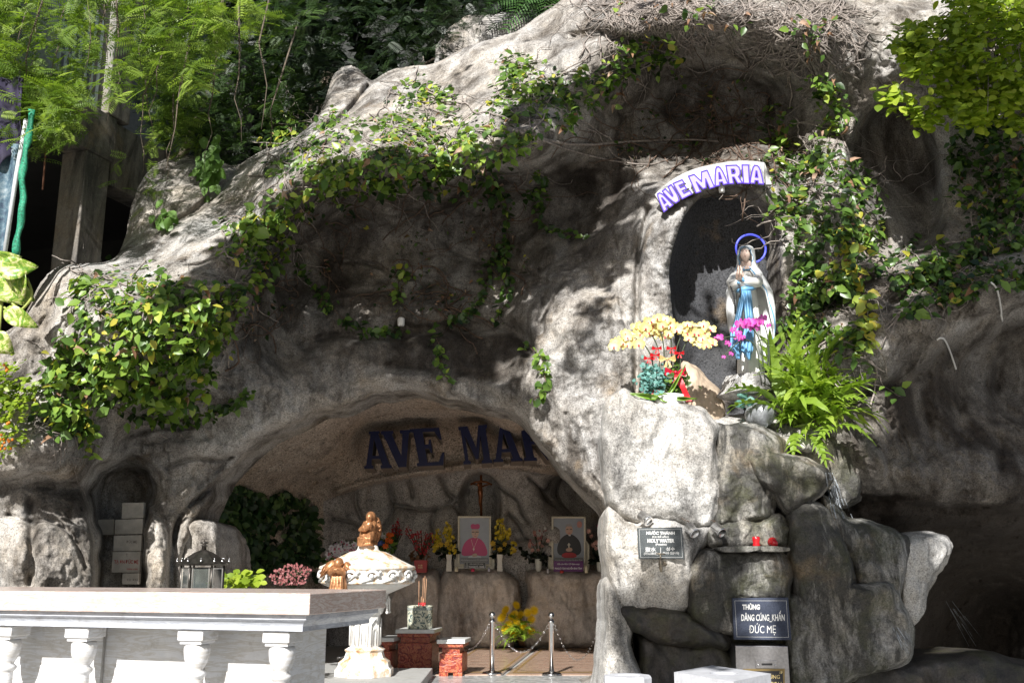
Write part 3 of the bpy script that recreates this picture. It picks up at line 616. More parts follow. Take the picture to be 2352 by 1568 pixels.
pillow([(432,1215),(455,1204),(490,1206),(502,1240),(500,1300),(508,1400),(420,1400),(424,1290)], 11.3, .35, M['rock'], G, seed=21, label='rounded rock behind the lantern')
pillow([(500,1205),(515,1230),(522,1300),(530,1400),(480,1400),(490,1260)], 11.9, .3, M['rock'], G, seed=22)
# dark boulder beyond the ridge
bo = pillow([(1002,150),(1008,110),(1030,75),(1070,50),(1130,40),(1200,45),(1250,60),(1260,160),(1100,200),(1010,190)], 14.5, .8, M['rock'], None, seed=25)
tag(bo, 'dark weathered boulder behind the ridge under the palm fronds', 'boulder')
# three rough stone blocks that carry the portraits
for ol, lb, y in (([(905,1316),(1000,1316),(1008,1350),(1004,1420),(1008,1482),(868,1482),(880,1380),(920,1340)], 'rough pale stone block left of the others behind the incense jar', 15.2),
               ([(1024,1314),(1150,1314),(1184,1340),(1190,1380),(1176,1430),(1174,1482),(1012,1482),(1010,1380)], 'rough stone block under the portrait in the pink cape', 15.1),
               ([(1214,1316),(1392,1316),(1400,1380),(1398,1484),(1216,1482),(1206,1420),(1222,1370)], 'dark pitted stone block under the portrait in the black cassock', 15.1)):
    bo = pillow(ol, y+.85, .45, rock_mat('pitted_stone', light=(.56, .52, .48), tan=(.46, .38, .30), darkness=.40+.2*(y == 15.1), tanness=.5, speck=.2, streak=1.8, dark=(.10, .08, .07)), None, name='stone_block', pw=8, amp=.03, thick=.7, N=140, K=34, sc=3.0, facet=.10)
    tag(bo, lb, 'stone block', 'stone blocks along the cave wall')
# ------------------------------------------------------------------ foliage
def scatter(tV, tF, pos, rot, scale, rv):
    """tV (k,3), tF (m,3|4) template; pos (n,3), rot (n,3,3), scale (n,), rv (n,) -> V, F, attr"""
    n = len(pos); k = len(tV)
    V = np.einsum('nij,kj->nki', rot, tV)*scale[:, None, None]+pos[:, None]
    F = (tF[None]+(np.arange(n)*k)[:, None, None]).reshape(-1, tF.shape[1])
    return V.reshape(-1, 3), F, np.repeat(rv, k)
def frames(nrm, spin):
    """rotation matrices whose z axis is nrm and whose x axis (leaf length) is turned by spin"""
    nrm = nrm/np.linalg.norm(nrm, axis=1)[:, None]
    ref = np.tile([0.0, 0.1, 1.0], (len(nrm), 1)); x = ref-nrm*(ref*nrm).sum(1)[:, None]
    x /= np.linalg.norm(x, axis=1)[:, None]+1e-9; y = np.cross(nrm, x)
    c, s_ = np.cos(spin)[:, None], np.sin(spin)[:, None]
    X = x*c+y*s_; Y = np.cross(nrm, X)
    return np.stack([X, Y, nrm], 2)
def leaf_tpl(L=1.0, Wd=.6, fold=.14, curl=.12, seg=3, tip=1.0):
    V = []; F = []
    prof = [0.0, .82, 1.0, .62, 0.0] if seg == 4 else [0.0, 1.0, .8, 0.0]
    xs = [0, .22, .5, .8, 1.0] if seg == 4 else [0, .3, .65, 1.0]
    for x, w in zip(xs, prof):
        z = -curl*x*x
        V += [(x*L, -w*Wd/2, z+fold*w*.5), (x*L, 0, z), (x*L, w*Wd/2, z+fold*w*.5)]
    V = np.array(V); n = len(xs)
    for i in range(n-1):
        F += [(i*3, i*3+1, (i+1)*3+1, (i+1)*3), (i*3+1, i*3+2, (i+1)*3+2, (i+1)*3+1)]
    return V, np.array(F)
FIG = leaf_tpl(1.0, .62, .16, .10)
OVAL = leaf_tpl(1.0, .72, .12, .18, 4)
def spray_tpl(n=9, lw=.15, ll=.30):
    """a pinnate tamarind frond: rachis with n pairs of narrow leaflets"""
    V = []; F = []
    for i in range(n):
        x = .1+.9*i/n; z = -.22*x*x
        for s_ in (-1, 1):
            b = len(V); l_ = ll*(1-.45*abs(x-.5)*1.4)
            V += [(x, 0, z), (x+.02, s_*l_*.5, z+.02), (x+.06+.05, s_*l_, z-.03), (x+lw*.55, s_*l_*.45, z)]
            F.append((b, b+1, b+2, b+3))
    b = len(V); V += [(0, -.006, 0), (1, -.004, -.22), (1, .004, -.22), (0, .006, 0)]; F.append((b, b+1, b+2, b+3))
    return np.array(V), np.array(F)
SPRAY = spray_tpl()
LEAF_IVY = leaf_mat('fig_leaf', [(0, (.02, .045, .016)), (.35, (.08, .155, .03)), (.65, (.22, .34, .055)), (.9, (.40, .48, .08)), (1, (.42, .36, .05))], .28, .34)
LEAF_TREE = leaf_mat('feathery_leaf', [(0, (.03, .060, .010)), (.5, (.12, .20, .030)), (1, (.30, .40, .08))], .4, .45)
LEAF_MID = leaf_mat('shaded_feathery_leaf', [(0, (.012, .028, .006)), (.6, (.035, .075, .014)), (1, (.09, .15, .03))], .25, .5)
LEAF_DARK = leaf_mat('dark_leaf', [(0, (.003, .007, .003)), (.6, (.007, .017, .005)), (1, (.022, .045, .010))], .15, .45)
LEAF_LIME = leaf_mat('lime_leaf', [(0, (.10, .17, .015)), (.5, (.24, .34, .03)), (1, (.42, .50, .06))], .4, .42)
LEAF_DEAD = leaf_mat('dead_leaf', [(0, (.16, .08, .04)), (.5, (.30, .17, .10)), (1, (.45, .32, .24))], .15, .8)
FERN = leaf_mat('fern_frond_green', [(0, (.10, .18, .02)), (.5, (.24, .36, .045)), (1, (.40, .50, .09))], .38, .36)
TWIG = plain('pale_twig', (.30, .26, .23), .9, var=.4, sc=30, bump=.2)
TWIG_D = plain('brown_twig', (.13, .085, .06), .9, var=.4, sc=30, bump=.2)
BARK = plain('bark', (.12, .095, .07), .95, var=.4, sc=14, bump=.6)

def inpoly_samples(poly, n):
    p = np.asarray(poly, float); lo, hi = p.min(0), p.max(0); out = []
    while len(out) < n:
        q = lo+nr.rand(n*2, 2)*(hi-lo); m = sdist(q[:, 0], q[:, 1], poly) < 0; out += q[m].tolist()
    return np.array(out[:n])
def blobby(q, poly, sc=.012, thr=.0, seed=0):
    """keep samples where a noise field is high, so mats get gaps and uneven rims"""
    e = -sdist(q[:, 0], q[:, 1], poly)
    nz = fbm(np.stack([q[:, 0], q[:, 1], 0*q[:, 0]+seed*9.1], 1), sc, 3, .6, seed)
    return q[nz+np.clip(e, 0, 40)/120. > thr]
TOSV = np.array(TOSUN)
def ivy(poly, n, size=(.07, .145), out=(.03, .22), thr=.02, seed=0, lit=.55, label='', dead=.03, stems=14, parent=None, part_leaves=0, Y=None, stemcol=None, name='creeping_fig', cat='creeper'):
    root = empty(name, tuple(P(*np.mean(poly, 0), float(surf(*np.mean(poly, 0))) if Y is None else Y)), label, cat, 'creepers growing over the grotto')
    q = blobby(inpoly_samples(poly, n), poly, thr=thr, seed=seed)
    # sprigs: leaves gather round sprig centres
    m = max(4, len(q)//9); cen = q[nr.randint(0, len(q), m)]; off = nr.rand(m)
    k = nr.randint(0, m, len(q)); jt = nr.normal(size=(len(q), 2))*13
    q2 = np.where(nr.rand(len(q))[:, None] < .75, cen[k]+jt, q)
    o_ = np.where(nr.rand(len(q)) < .6, off[k], nr.rand(len(q)))**1.6*(out[1]-out[0])+out[0]
    Yb = surf(q2[:, 0], q2[:, 1]) if Y is None else np.full(len(q2), Y)
    pos = Pn(q2[:, 0], q2[:, 1], Yb-o_); pos[:, 2] -= o_*.25
    nrm = nr.normal(size=(len(q2), 3))*.55+np.array([-.1, -.75, .62])
    spin = math.pi+nr.normal(size=len(q2))*1.1
    sc = (size[0]+(size[1]-size[0])*nr.rand(len(q2))**1.3*(.55+.45*np.clip(o_/out[1], 0, 1)))*(.7+.6*nr.rand(len(q2)))
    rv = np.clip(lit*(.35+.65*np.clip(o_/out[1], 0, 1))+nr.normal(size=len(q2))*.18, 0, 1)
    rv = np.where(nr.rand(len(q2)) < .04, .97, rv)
    dd = nr.rand(len(q2)) < dead
    V, F, A = scatter(*FIG, pos[~dd], frames(nrm[~dd], spin[~dd]), sc[~dd], rv[~dd])
    o = mesh_np('foliage', V, F, LEAF_IVY, root, smooth=False, attr=A); o['kind'] = 'stuff'
    if dd.sum() > 2:
        V, F, A = scatter(*leaf_tpl(1, .5, .5, .5), pos[dd], frames(nrm[dd], spin[dd]), sc[dd]*.9, nr.rand(dd.sum()))
        o = mesh_np('dead_foliage', V, F, LEAF_DEAD, root, smooth=False, attr=A); o['kind'] = 'stuff'
    b = MB()
    for s_ in range(stems):
        u, v = q2[nr.randint(len(q2))]; a = nr.rand()*6.28; pts = []
        for st in range(nr.randint(6, 16)):
            pts.append(P(u, v, float((surf(u, v) if Y is None else Y))-.03-.06*nr.rand()))
            a += nr.normal()*.4; u += 13*math.cos(a); v += 13*math.sin(a)*.8+2
        b.tube(pts, float(.0025+.009*nr.rand()**2), 4)
    if b.v: b.build('stems', stemcol or TWIG, root, kind='stuff')
    return root
def strand(pts, label, n=None, size=.10, hang=.1, Y=None, seed=0, lit=.5, name='creeper_strand', mat=None, off=.05):
    """one creeping stem with leaves along it, following the rock"""
    q = smooth_poly(pts, n or max(8, int(sum(math.dist(a, b) for a, b in zip(pts[:-1], pts[1:]))/8)), closed=False)
    Yb = (surf(q[:, 0], q[:, 1]) if Y is None else np.full(len(q), Y))-off
    W_ = Pn(q[:, 0], q[:, 1], Yb); W_ += nr.normal(size=W_.shape)*.012
    root = empty(name, tuple(W_[0]), label, 'creeper', 'creepers growing over the grotto')
    b = MB(); b.tube([Vector(p) for p in W_], .005, 5); b.build('stem', TWIG_D, root)
    k = len(W_)*3; i = nr.randint(0, len(W_), k); pos = W_[i]+nr.normal(size=(k, 3))*[.035, .03, .035]+[0, -.03, 0]
    nrm = nr.normal(size=(k, 3))*.5+np.array([-.1, -.9, .5]); spin = math.pi+nr.normal(size=k)*1.2
    V, F, A = scatter(*FIG, pos, frames(nrm, spin), size*(.6+.5*nr.rand(k)), np.clip(lit+nr.normal(size=k)*.2, 0, 1))
    o = mesh_np('foliage', V, F, mat or LEAF_IVY, root, smooth=False, attr=A); o['kind'] = 'stuff'
    return root
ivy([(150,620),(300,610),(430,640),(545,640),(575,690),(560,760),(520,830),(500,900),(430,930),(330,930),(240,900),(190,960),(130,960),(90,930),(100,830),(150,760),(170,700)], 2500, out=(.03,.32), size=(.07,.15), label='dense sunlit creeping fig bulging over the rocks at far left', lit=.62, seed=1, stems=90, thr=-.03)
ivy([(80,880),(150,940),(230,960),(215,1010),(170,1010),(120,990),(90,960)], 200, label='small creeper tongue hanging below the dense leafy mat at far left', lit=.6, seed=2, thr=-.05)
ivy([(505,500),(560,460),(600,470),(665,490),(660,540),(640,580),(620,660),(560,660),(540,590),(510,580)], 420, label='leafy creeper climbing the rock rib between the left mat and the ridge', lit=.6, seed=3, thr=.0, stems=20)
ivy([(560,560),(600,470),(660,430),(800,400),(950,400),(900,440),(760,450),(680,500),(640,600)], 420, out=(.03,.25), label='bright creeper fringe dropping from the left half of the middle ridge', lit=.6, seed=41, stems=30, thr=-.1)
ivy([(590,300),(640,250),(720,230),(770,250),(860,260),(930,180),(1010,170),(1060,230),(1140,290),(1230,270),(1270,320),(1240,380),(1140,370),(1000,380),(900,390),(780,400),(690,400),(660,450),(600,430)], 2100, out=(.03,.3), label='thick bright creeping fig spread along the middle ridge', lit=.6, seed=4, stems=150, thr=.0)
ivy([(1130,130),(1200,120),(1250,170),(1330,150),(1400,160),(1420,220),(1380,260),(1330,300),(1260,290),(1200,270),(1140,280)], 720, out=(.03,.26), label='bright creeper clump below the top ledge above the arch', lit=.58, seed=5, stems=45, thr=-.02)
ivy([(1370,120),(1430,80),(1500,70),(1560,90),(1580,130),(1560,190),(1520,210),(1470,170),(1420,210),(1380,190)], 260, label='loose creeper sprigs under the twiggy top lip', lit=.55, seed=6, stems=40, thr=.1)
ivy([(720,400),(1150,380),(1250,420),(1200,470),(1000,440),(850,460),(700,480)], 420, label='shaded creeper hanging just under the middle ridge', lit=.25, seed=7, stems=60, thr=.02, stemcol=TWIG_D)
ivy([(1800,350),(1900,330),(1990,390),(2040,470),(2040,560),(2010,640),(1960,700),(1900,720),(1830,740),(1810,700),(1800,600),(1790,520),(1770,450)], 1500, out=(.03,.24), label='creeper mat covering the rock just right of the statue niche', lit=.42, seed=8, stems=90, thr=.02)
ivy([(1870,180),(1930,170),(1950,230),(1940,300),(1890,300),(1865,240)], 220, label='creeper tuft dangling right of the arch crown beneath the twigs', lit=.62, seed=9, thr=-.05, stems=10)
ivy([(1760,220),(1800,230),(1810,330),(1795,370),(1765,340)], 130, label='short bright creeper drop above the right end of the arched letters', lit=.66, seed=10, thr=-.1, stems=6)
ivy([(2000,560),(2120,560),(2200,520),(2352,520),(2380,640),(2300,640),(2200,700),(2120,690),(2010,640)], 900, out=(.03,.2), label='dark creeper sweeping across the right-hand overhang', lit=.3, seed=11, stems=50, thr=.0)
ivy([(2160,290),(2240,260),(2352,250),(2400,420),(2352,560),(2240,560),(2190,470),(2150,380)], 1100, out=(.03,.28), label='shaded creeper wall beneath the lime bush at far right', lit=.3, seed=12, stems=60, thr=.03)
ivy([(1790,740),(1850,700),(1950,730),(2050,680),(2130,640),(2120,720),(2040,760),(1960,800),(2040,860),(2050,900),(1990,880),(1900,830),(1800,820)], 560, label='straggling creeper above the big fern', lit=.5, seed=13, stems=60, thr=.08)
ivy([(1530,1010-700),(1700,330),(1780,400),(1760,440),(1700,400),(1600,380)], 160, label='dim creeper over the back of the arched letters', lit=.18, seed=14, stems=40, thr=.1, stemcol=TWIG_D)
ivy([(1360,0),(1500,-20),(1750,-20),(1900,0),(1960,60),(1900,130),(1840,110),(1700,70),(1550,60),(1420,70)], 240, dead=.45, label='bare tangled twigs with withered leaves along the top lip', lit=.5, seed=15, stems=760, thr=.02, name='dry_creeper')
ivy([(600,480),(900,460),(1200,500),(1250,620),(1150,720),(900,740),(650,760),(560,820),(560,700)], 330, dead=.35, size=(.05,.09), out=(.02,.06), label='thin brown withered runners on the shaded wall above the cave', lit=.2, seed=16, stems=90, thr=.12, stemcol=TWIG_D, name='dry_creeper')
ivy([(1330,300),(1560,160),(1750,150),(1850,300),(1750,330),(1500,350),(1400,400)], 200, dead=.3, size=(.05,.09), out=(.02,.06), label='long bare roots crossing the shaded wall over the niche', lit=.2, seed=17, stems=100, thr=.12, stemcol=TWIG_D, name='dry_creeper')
ST = [([(1235,390),(1245,440),(1235,500),(1265,530),(1340,545)], 'short strand curling right under the ridge', .3),
 ([(1110,400),(1150,440),(1170,520),(1155,600),(1170,680),(1140,740)], 'long dark strand hanging down the middle of the shaded wall', .22),
 ([(1160,560),(1120,600),(1110,700),(1040,740),(1020,735)], 'dark strand branching left from the long middle one', .2),
 ([(1000,770),(1005,800),(1010,830),(1030,870)], 'small strand dangling just over the cave mouth', .4),
 ([(1215,790),(1240,820),(1255,860),(1250,900),(1225,920)], 'strand hanging beside the sunlit leg of the arch', .45),
 ([(910,690),(915,660),(935,615),(905,625)], 'little tuft above the white lamp', .55),
 ([(230,920),(300,950),(330,960),(450,965),(540,930),(575,900)], 'looping runner below the left mat', .3),
 ([(200,980),(205,1010),(200,1035)], 'short tip under the far left mat', .5),
 ([(680,600),(740,690),(800,740),(850,760),(930,760)], 'thin shaded strand crossing towards the white lamp', .2),
 ([(1940,540),(1950,600),(1985,680),(1990,740),(1985,800)], 'bright heart-leaved vine trailing down past the fern', .85)]
for pts, lb, lt in ST: strand(pts, lb, lit=lt, size=.115 if lt < .8 else .16)
# thick dark root crossing the wall
ws = empty('woody_stems', tuple(P(1250, 330, 10.5)), 'thick woody creeper stems gripping the rock above the arches', 'creeper stems')
for pts, r_ in (([(1180,300),(1240,320),(1330,335),(1450,325),(1580,320),(1650,325)], .02), ([(1240,320),(1320,350),(1430,375),(1520,380),(1570,330)], .012), ([(1690,80),(1760,60),(1820,110),(1870,170),(1900,230)], .02), ([(1640,20),(1700,90),(1760,100)], .014), ([(640,600),(690,500),(760,430),(840,400)], .016), ([(430,655),(500,660),(560,645),(590,620)], .014), ([(300,760),(330,700),(400,660),(470,650)], .012)):
    q = smooth_poly(pts, 26, closed=False); b = MB(); b.tube([P(u, v, float(surf(u, v))-.05-.03*math.sin(i*.9)) for i, (u, v) in enumerate(q)], [r_*(1-.4*i/26) for i in range(26)], 6); b.build('stem', TWIG, ws)


# ------------------------------------------------------------------ feathery tree over the building (hanging sprays)
def spray_cloud(name, n, boxes, size, mat, tpl, label=None, parent=None, droop=.6, seed=0, lit=.5, front=None):
    V_ = []; 
    pos = []; 
    tot = sum(bx[-1] for bx in boxes)
    for (poly, Y0, Y1, w) in boxes:
        k = int(n*w/tot); q = inpoly_samples(poly, k)
        nz = fbm(np.stack([q[:, 0], q[:, 1], 0*q[:, 0]], 1), .011, 3, .6, seed)
        e = -sdist(q[:, 0], q[:, 1], poly); q = q[nz+np.clip(e, 0, 60)/150 > .0]
        # gather along drooping twigs
        m = max(3, len(q)//16); c = q[nr.randint(0, len(q), m)]; cy = Y0+nr.rand(m)*(Y1-Y0); i = nr.randint(0, m, len(q)); t = nr.rand(len(q)); dirx = nr.normal(size=m)*20
        qq = np.stack([c[i, 0]+dirx[i]*t+nr.normal(size=len(q))*8, c[i, 1]-45+90*t+nr.normal(size=len(q))*8], 1)
        pos.append(Pn(qq[:, 0], qq[:, 1], cy[i]+nr.normal(size=len(q))*.12))
    pos = np.concatenate(pos); k = len(pos)
    nrm = nr.normal(size=(k, 3))*.45+np.array([-.1, -.45, .85]); spin = nr.rand(k)*6.28
    Rm = frames(nrm, spin)
    rv = np.clip(lit+nr.normal(size=k)*.22, 0, 1)
    V, F, A = scatter(*tpl, pos, Rm, size*(.7+.6*nr.rand(k)), rv)
    o = mesh_np(name, V, F, mat, parent, smooth=False, attr=A); o['kind'] = 'stuff'
    return o, pos
tree = empty('feathery_tree', (-7.5, 12.5, 0), 'light green feathery-leaved tree drooping over the concrete building', 'tree')
b = MB()
b.tube([(-8.8, 13.2, 0), (-8.7, 13.1, 3), (-8.4, 12.9, 6), (-7.8, 12.4, 8.6), (-6.2, 11.8, 10.5)], [.24, .21, .17, .12, .06], 9); b.build('trunk', BARK, tree)
b = MB()
for i in range(26):
    u = rnd.uniform(-40, 640); v = rnd.uniform(-80, 260); a = P(u, v, rnd.uniform(9.6, 11.6)); pts = [a+Vector((rnd.uniform(-.3, .3), .2, 1.0))]+[a+Vector((rnd.uniform(-.06, .06), 0, -.25*k)) for k in range(5)]
    b.tube(pts, [.012, .01, .008, .006, .005, .003], 4)
b.build('twigs', BARK, tree, kind='stuff')
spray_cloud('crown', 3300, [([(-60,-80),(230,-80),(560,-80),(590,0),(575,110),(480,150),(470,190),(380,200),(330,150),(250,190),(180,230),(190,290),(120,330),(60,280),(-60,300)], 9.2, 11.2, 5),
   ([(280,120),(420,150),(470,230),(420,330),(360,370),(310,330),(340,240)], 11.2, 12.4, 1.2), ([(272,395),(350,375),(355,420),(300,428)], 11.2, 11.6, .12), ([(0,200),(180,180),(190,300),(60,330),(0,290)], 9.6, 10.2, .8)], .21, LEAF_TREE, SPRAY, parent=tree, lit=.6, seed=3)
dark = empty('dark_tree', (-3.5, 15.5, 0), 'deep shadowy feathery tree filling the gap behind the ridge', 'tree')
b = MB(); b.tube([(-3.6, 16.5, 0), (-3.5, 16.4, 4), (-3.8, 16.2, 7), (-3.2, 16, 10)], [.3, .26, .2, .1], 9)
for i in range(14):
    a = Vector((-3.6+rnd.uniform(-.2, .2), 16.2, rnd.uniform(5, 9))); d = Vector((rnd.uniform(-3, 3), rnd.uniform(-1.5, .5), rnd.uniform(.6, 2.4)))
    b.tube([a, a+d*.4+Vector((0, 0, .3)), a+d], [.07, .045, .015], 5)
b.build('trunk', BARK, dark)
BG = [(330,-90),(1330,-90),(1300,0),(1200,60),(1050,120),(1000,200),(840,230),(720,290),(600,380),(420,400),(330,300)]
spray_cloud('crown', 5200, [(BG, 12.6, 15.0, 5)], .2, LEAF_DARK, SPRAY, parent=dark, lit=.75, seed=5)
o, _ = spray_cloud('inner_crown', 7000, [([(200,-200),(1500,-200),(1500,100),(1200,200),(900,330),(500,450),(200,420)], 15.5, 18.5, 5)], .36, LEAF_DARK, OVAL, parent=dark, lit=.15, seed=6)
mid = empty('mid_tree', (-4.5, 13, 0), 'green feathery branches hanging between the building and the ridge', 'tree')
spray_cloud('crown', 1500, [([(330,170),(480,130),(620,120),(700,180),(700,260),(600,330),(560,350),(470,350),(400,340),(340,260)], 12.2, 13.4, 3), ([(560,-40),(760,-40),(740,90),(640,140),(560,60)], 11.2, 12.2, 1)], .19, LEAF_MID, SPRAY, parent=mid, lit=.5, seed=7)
b = MB(); b.tube([(-5.6, 14.2, 0), (-5.5, 14.1, 4), (-5.0, 13.8, 7), (-4.2, 13.2, 8.6)], [.14, .12, .09, .03], 7); b.build('trunk', BARK, mid)

# lime bush at top right
bush = empty('lime_bush', tuple(P(2250, 150, 10.2)), 'lime green leafy bush leaning in at the top right corner', 'bush')
def leafy(name, boxes, n, size, tpl, mat, parent, lit, seed, up_=.9):
    pos = []; tot = sum(bx[-1] for bx in boxes)
    for (poly, Y0, Y1, w) in boxes:
        q = inpoly_samples(poly, int(n*w/tot)); q = blobby(q, poly, thr=-.02, seed=seed, sc=.018)
        m = max(3, len(q)//10); c = q[nr.randint(0, len(q), m)]; cy = Y0+nr.rand(m)*(Y1-Y0); i = nr.randint(0, m, len(q))
        qq = c[i]+nr.normal(size=(len(q), 2))*[15, 9]; pos.append(Pn(qq[:, 0], qq[:, 1], cy[i]+nr.normal(size=len(q))*.05))
    pos = np.concatenate(pos); k = len(pos); nrm = nr.normal(size=(k, 3))*.45+np.array([-.2, -.75, up_])
    V, F, A = scatter(*tpl, pos, frames(nrm, nr.rand(k)*6.28), size*(.6+.7*nr.rand(k)), np.clip(lit+nr.normal(size=k)*.22, 0, 1))
    o = mesh_np(name, V, F, mat, parent, smooth=False, attr=A); o['kind'] = 'stuff'; return pos
lp = leafy('foliage', [([(2060,60),(2130,30),(2170,-80),(2420,-80),(2420,230),(2330,240),(2270,170),(2160,180),(2080,160),(2070,110)], 9.4, 10.4, 6), ([(2160,150),(2280,170),(2380,180),(2420,300),(2300,300),(2200,270),(2150,210)], 9.6, 10.3, 2),
   ([(2025,230),(2060,190),(2140,220),(2170,250),(2120,300),(2050,260)], 9.6, 9.9, .5), ([(2180,250),(2300,230),(2260,290),(2200,300)], 9.5, 9.9, .5), ([(2060,100),(2120,60),(2160,180),(2080,170)], 9.5, 9.9, .7)], 6000, .10, OVAL, LEAF_LIME, bush, .62, 4)
b = MB()
for i in range(60):
    a = Vector(lp[nr.randint(len(lp))]); c = P(2300+rnd.uniform(-60, 120), 40+rnd.uniform(-120, 60), 10.6); m_ = (a+c)/2+Vector((0, .1, .25))
    b.tube([c, m_, a], [.012, .008, .003], 4)
b.build('branches', TWIG, bush, kind='stuff')

# palm fronds behind the ridge
palm = empty('palm', tuple(P(1200, 60, 14)), 'palm fronds drooping behind the top ledge', 'palm')
for (u0, v0, u1, v1, k_) in ((1270,-20,1120,30,1),(1260,-30,1250,60,2),(1270,-30,1160,75,3),(1300,-40,1200,20,4),(1240,-40,1100,-10,5)):
    b = MB(); a = P(u0, v0, 13.9); c = P(u1, v1, 13.2); pts = [a+(c-a)*t+Vector((0, 0, .35*math.sin(t*math.pi)*.8)) for t in np.linspace(0, 1, 14)]
    b.tube(pts, [.016*(1-.8*t) for t in np.linspace(0, 1, 14)], 5)
    dirv = (c-a).normalized(); sd = dirv.cross(Vector((0, -1, .3))).normalized()
    for i in range(2, 14):
        for j in (0, .5):
            p = pts[i-1]+(pts[i]-pts[i-1])*j
            for s_ in (-1, 1):
                L = .42*math.sin(math.pi*min(1, (i+1)/15.))+.08; t1 = p+(sd*s_*.8+dirv*.7+Vector((0, 0, -.25))).normalized()*L
                w = dirv*.014; b.add([p-w, p+w, t1], [(0, 1, 2)]) if False else b.add([p-w, p+w, (p+t1)/2+w*1.4+Vector((0, 0, .02)), t1, (p+t1)/2-w*1.4+Vector((0, 0, .02))], [(0, 1, 2, 3, 4)])
    b.build('frond', plain('palm_leaf', (.045, .11, .02), .4, var=.3), palm)

# canopy above and behind the camera's view: casts the dappled shade on the wall
canopy = empty('shade_tree', (-3.0, 4.5, 0), 'tall spreading tree whose canopy overhangs the grotto forecourt', 'tree')
def shade_cloud(targets, name):
    Vs = []
    for (poly, n, h0, h1, thr, size) in targets:
        q = inpoly_samples(poly, n); q = q[fbm(np.stack([q[:, 0], q[:, 1], 0*q[:, 0]], 1), .016, 3, .6, len(poly)) > thr]
        Ys_ = surf(q[:, 0], q[:, 1]); Ys_ = np.where(((q[:, 0] > 1400) & (q[:, 0] < 2090) & (q[:, 1] > 900)) | (q[:, 1] > 1460), np.minimum(Ys_, 9.85), Ys_); base = Pn(q[:, 0], q[:, 1], Ys_); hh = h0+(h1-h0)*nr.rand(len(q))
        Vs.append((base+TOSV*(hh/TOSV[2])[:, None], np.full(len(q), size)))
    pos = np.concatenate([a for a, _ in Vs]); sz = np.concatenate([a for _, a in Vs]); pos += nr.normal(size=pos.shape)*.05
    ok = pos[:, 2] > CAMZ+.30+pos[:, 1]*.645; pos = pos[ok]; sz = sz[ok]; k = len(pos)
    V, F, A = scatter(*OVAL, pos, frames(nr.normal(size=(k, 3))*.5+np.array([0, 0, 1.]), nr.rand(k)*6.28), sz*(.7+.6*nr.rand(k)), nr.rand(k))
    o = mesh_np(name, V, F, LEAF_DARK, canopy, smooth=False, attr=A); o['kind'] = 'stuff'; return pos
MAINW = [(640,760),(800,740),(1100,730),(1215,740),(1222,800),(1060,850),(1190,890),(1200,930),(1050,890),(900,860),(720,925),(600,1000),(560,960),(600,880)]
LEGT = [(1290,470),(1380,380),(1470,400),(1478,470),(1462,600),(1400,640),(1300,655),(1240,700),(1180,700),(1250,600)]
sp_ = shade_cloud([(MAINW, 1700, 4.6, 7.0, -9, .26), (LEGT, 500, 4.0, 6.0, -9, .24),
  ([(1250,640),(1400,600),(1462,640),(1400,800),(1330,880),(1240,930),(1150,900)], 230, 4.2, 6.2, .10, .18),
  ([(1670,545),(1760,545),(1765,612),(1670,612)], 26, 4.2, 5.0, -9, .14), ([(1660,640),(1790,640),(1790,760),(1700,760)], 34, 4.4, 5.4, -9, .13),
  ([(1640,800),(1700,660),(1790,640),(1790,900),(1700,950)], 90, 4.6, 6.2, .05, .16),
  ([(1960,330),(2150,380),(2420,380),(2420,620),(2250,660),(2130,580),(2050,480)], 1000, 3.6, 6, -.35, .28),
  ([(1800,380),(1950,400),(2060,560),(2040,700),(1850,740),(1800,600)], 230, 4, 5.5, .05, .2),
  ([(1900,640),(2420,600),(2420,760),(2130,800),(1900,860)], 420, 4.5, 6.5, -.05, .24),
  ([(2040,930),(2130,860),(2250,780),(2420,740),(2420,1640),(1980,1640),(1960,1500),(1900,1400),(1960,1300),(2040,1180)], 3400, 6.0, 8.5, -.6, .30),
  ([(1800,1180),(1960,1150),(1960,1340),(1820,1330)], 200, 6.8, 8.5, .0, .2), ([(1830,1330),(1960,1240),(2070,1290),(2100,1500),(2080,1660),(1815,1660)], 900, 7.4, 8.8, -.30, .24), ([(1960,1500),(2420,1480),(2420,1680),(1940,1680)], 500, 7.6, 8.8, -9, .26), ([(1440,1400),(1690,1420),(1690,1640),(1470,1640)], 420, 7.4, 8.5, -.3, .22), ([(1590,1270),(1690,1290),(1690,1460),(1590,1440)], 120, 7.2, 8.2, -.1, .2), ([(300,370),(600,340),(740,270),(620,430),(520,600),(300,590)], 110, 4.5, 6, .08, .17), ([(900,160),(1250,60),(1330,90),(1150,260),(900,260)], 60, 3.5, 5, .1, .15), ([(1500,330),(1610,325),(1650,370),(1530,415)], 80, 3.6, 4.6, -9, .13),
  ([(1480,450),(1560,450),(1540,640),(1470,660)], 40, 5, 6, .1, .14),
  ([(0,1080),(200,1100),(210,1340),(0,1340)], 130, 7.0, 8.5, .08, .16), ([(215,1090),(330,1090),(330,1200),(270,1240),(215,1400)], 60, 7, 8, .1, .16), ([(1580,520),(1770,500),(1775,600),(1590,615)], 60, 4.0, 5.0, -9, .13)], 'canopy')
b = MB()
b.tube([(6.2, 2.6, 0), (6.0, 2.8, 3.5), (5.6, 3.6, 7), (5.0, 5, 9.5), (4.4, 6.4, 11)], [.32, .28, .22, .16, .08], 10)
for i in range(14):
    a = Vector((5.6, 3.6, 7))+Vector((-1.2, 2.8, 4))*rnd.random(); c = Vector(sp_[nr.randint(len(sp_))]); m_ = (a+c)/2+Vector((0, 0, .5)); b.tube([a, m_, c], [.05, .025, .01], 5)
b.build('trunk', BARK, canopy)
